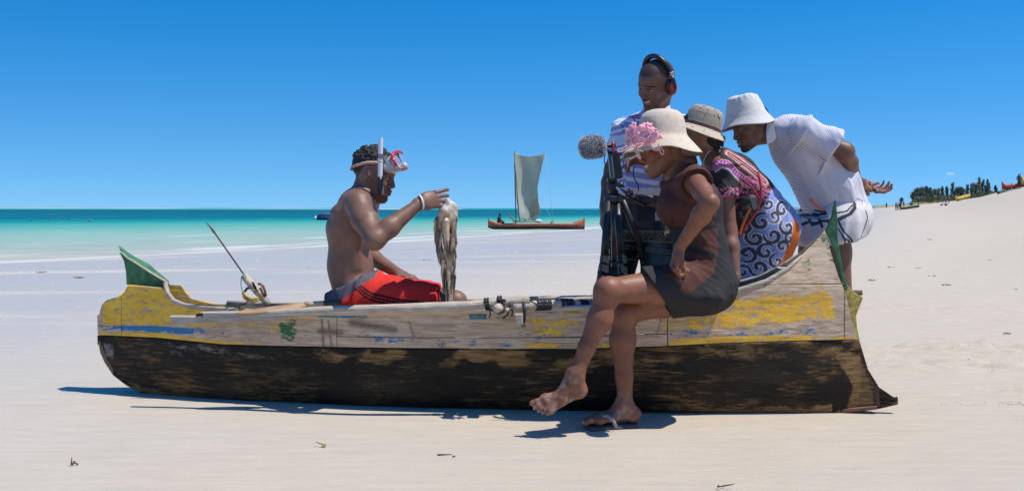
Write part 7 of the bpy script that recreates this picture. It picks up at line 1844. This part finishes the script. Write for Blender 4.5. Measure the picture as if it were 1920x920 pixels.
# ---- debris on the sand ----
def scrap(px, py, label, cat, cols, size, seed, flat=.35, n=3, name='seaweed_scrap'):
    p = ground_hit(px, py, 2.5, 60); p[2] = gz(p[0], p[1]); g = np.random.default_rng(seed); s = Sdf()
    for i in range(n):
        a = V3(g.normal()*size*.5, g.normal()*size*.3, size*.10 + .2*size*g.random()*flat); b = a + V3(g.normal(), g.normal()*.6, g.random()*flat)*size*.5; s.cap(a, b, size*.10, size*.05, size*.08)
    vv, qq = s.mesh(max(size*.035, .0015)); o = mesh_obj(name, vv, qq, mat(name+'_%d' % seed, cols, .85, var=.4, vscale=60), None, local=True); o.location = p; return tag(o, label, cat)
scrap(142, 875, 'dark reddish curled leaf on the sand at bottom left', 'leaf', (.10, .035, .035), .030, 1, 1.2, 4, 'dry_leaf')
scrap(610, 840, 'small tan curled leaf on the sand below the canoe', 'leaf', (.36, .24, .10), .032, 2, .8, 4, 'dry_leaf')
scrap(838, 855, 'short dark red stick on the sand under the middle of the canoe', 'twig', (.16, .05, .05), .030, 3, .1, 2, 'twig')
scrap(1353, 917, 'brown leaf tip at the very bottom edge', 'leaf', (.20, .10, .06), .030, 4, .8, 3, 'dry_leaf')
for i, (x, y, sz, lab) in enumerate(((1636, 525, .14, 'brown seaweed clump just right of the stern spur'), (1745, 448, .15, 'small brown weed scrap up the right slope'), (1857, 486, .09, 'tiny dark weed scrap near the right edge, upper one'), (1744, 516, .10, 'dark weed scrap right of the brown clump'), (1891, 624, .07, 'rounded olive-brown shell on the sand at right'), (1775, 533, .12, 'thin weed strand above the rough sand ridge'), (1906, 541, .06, 'dark speck of weed near the right edge, lower one'), (1723, 501, .07, 'faint weed scrap above the dark one'), (75, 513, .17, 'dark weed scrap at the left edge near the water line'), (148, 523, .17, 'dark weed scrap left of the canoe horn'), (1668, 500, .10, 'short weed strand beside the bending man\'s legs'), (1560, 482, .06, 'weed speck seen between the leaning man and the stern'), (800, 488, .12, 'ochre weed scrap near the water line behind the octopus'))):
    scrap(x, y, lab, 'seaweed', ((.20, .13, .07), (.12, .08, .05), (.26, .18, .08))[i % 3], sz*.5, 10+i, .15, 5)
# weed crumbs caught in the rough sand and shell grit over the wet flat
def grit(name, n, fn, cfn, seed):
    g = np.random.default_rng(seed); V_ = []; F_ = []; C_ = []
    XY = np.array([fn(g) for _ in range(n)]); Z = ground_h(XY[:, 0], XY[:, 1]) + sand_detail(XY[:, 0], XY[:, 1])
    for (x, y), z in zip(XY, Z):
        r, c = cfn(g, x, y); b0 = len(V_); a = g.random()*6.28
        V_ += [(x + r*math.cos(a + k*2.09), y + r*1.0*math.sin(a + k*2.09), z) for k in range(3)] + [(x, y, z + r*.7)]; F_ += [(b0, b0+1, b0+3), (b0+1, b0+2, b0+3), (b0+2, b0, b0+3)]; C_ += [c]*4
    o = mesh_obj(name, np.array(V_), F_, mat(name, rough=.6, attr=True, var=0), None, col=np.array(C_), smooth=False); return tag(o, kind='stuff')
def wetp(g):
    y = 5.5 + 22*g.random()**1.3; x = (g.random()*1.15 - .62)*y; return (x, y) if g.random() < .75 else (x*.6 - .14*y, y)
grit('shell_grit', 2600, wetp, lambda g, x, y: (.0018*y/5*(.5 + g.random()**3*1.7), (.75, .73, .68) if g.random() < .72 else (.25, .16, .08)), 5)
RZ = ((3.2, 6.1, 1.2, .05), (2.9, 4.8, .5, .06), (2.6, 5.75, .9, .06), (3.1, 5.35, .5, .04), (2.5, 4.5, .5, .05))
def crp(g):
    c = RZ[g.integers(0, 5)]; return (c[0] + g.normal()*c[2]*.5, c[1] + g.normal()*c[3]*.6)
grit('weed_crumbs', 1500, crp, lambda g, x, y: (.0016 + .0042*g.random()**2, (.20, .16, .12) if g.random() < .4 else (.34, .29, .23)), 6)
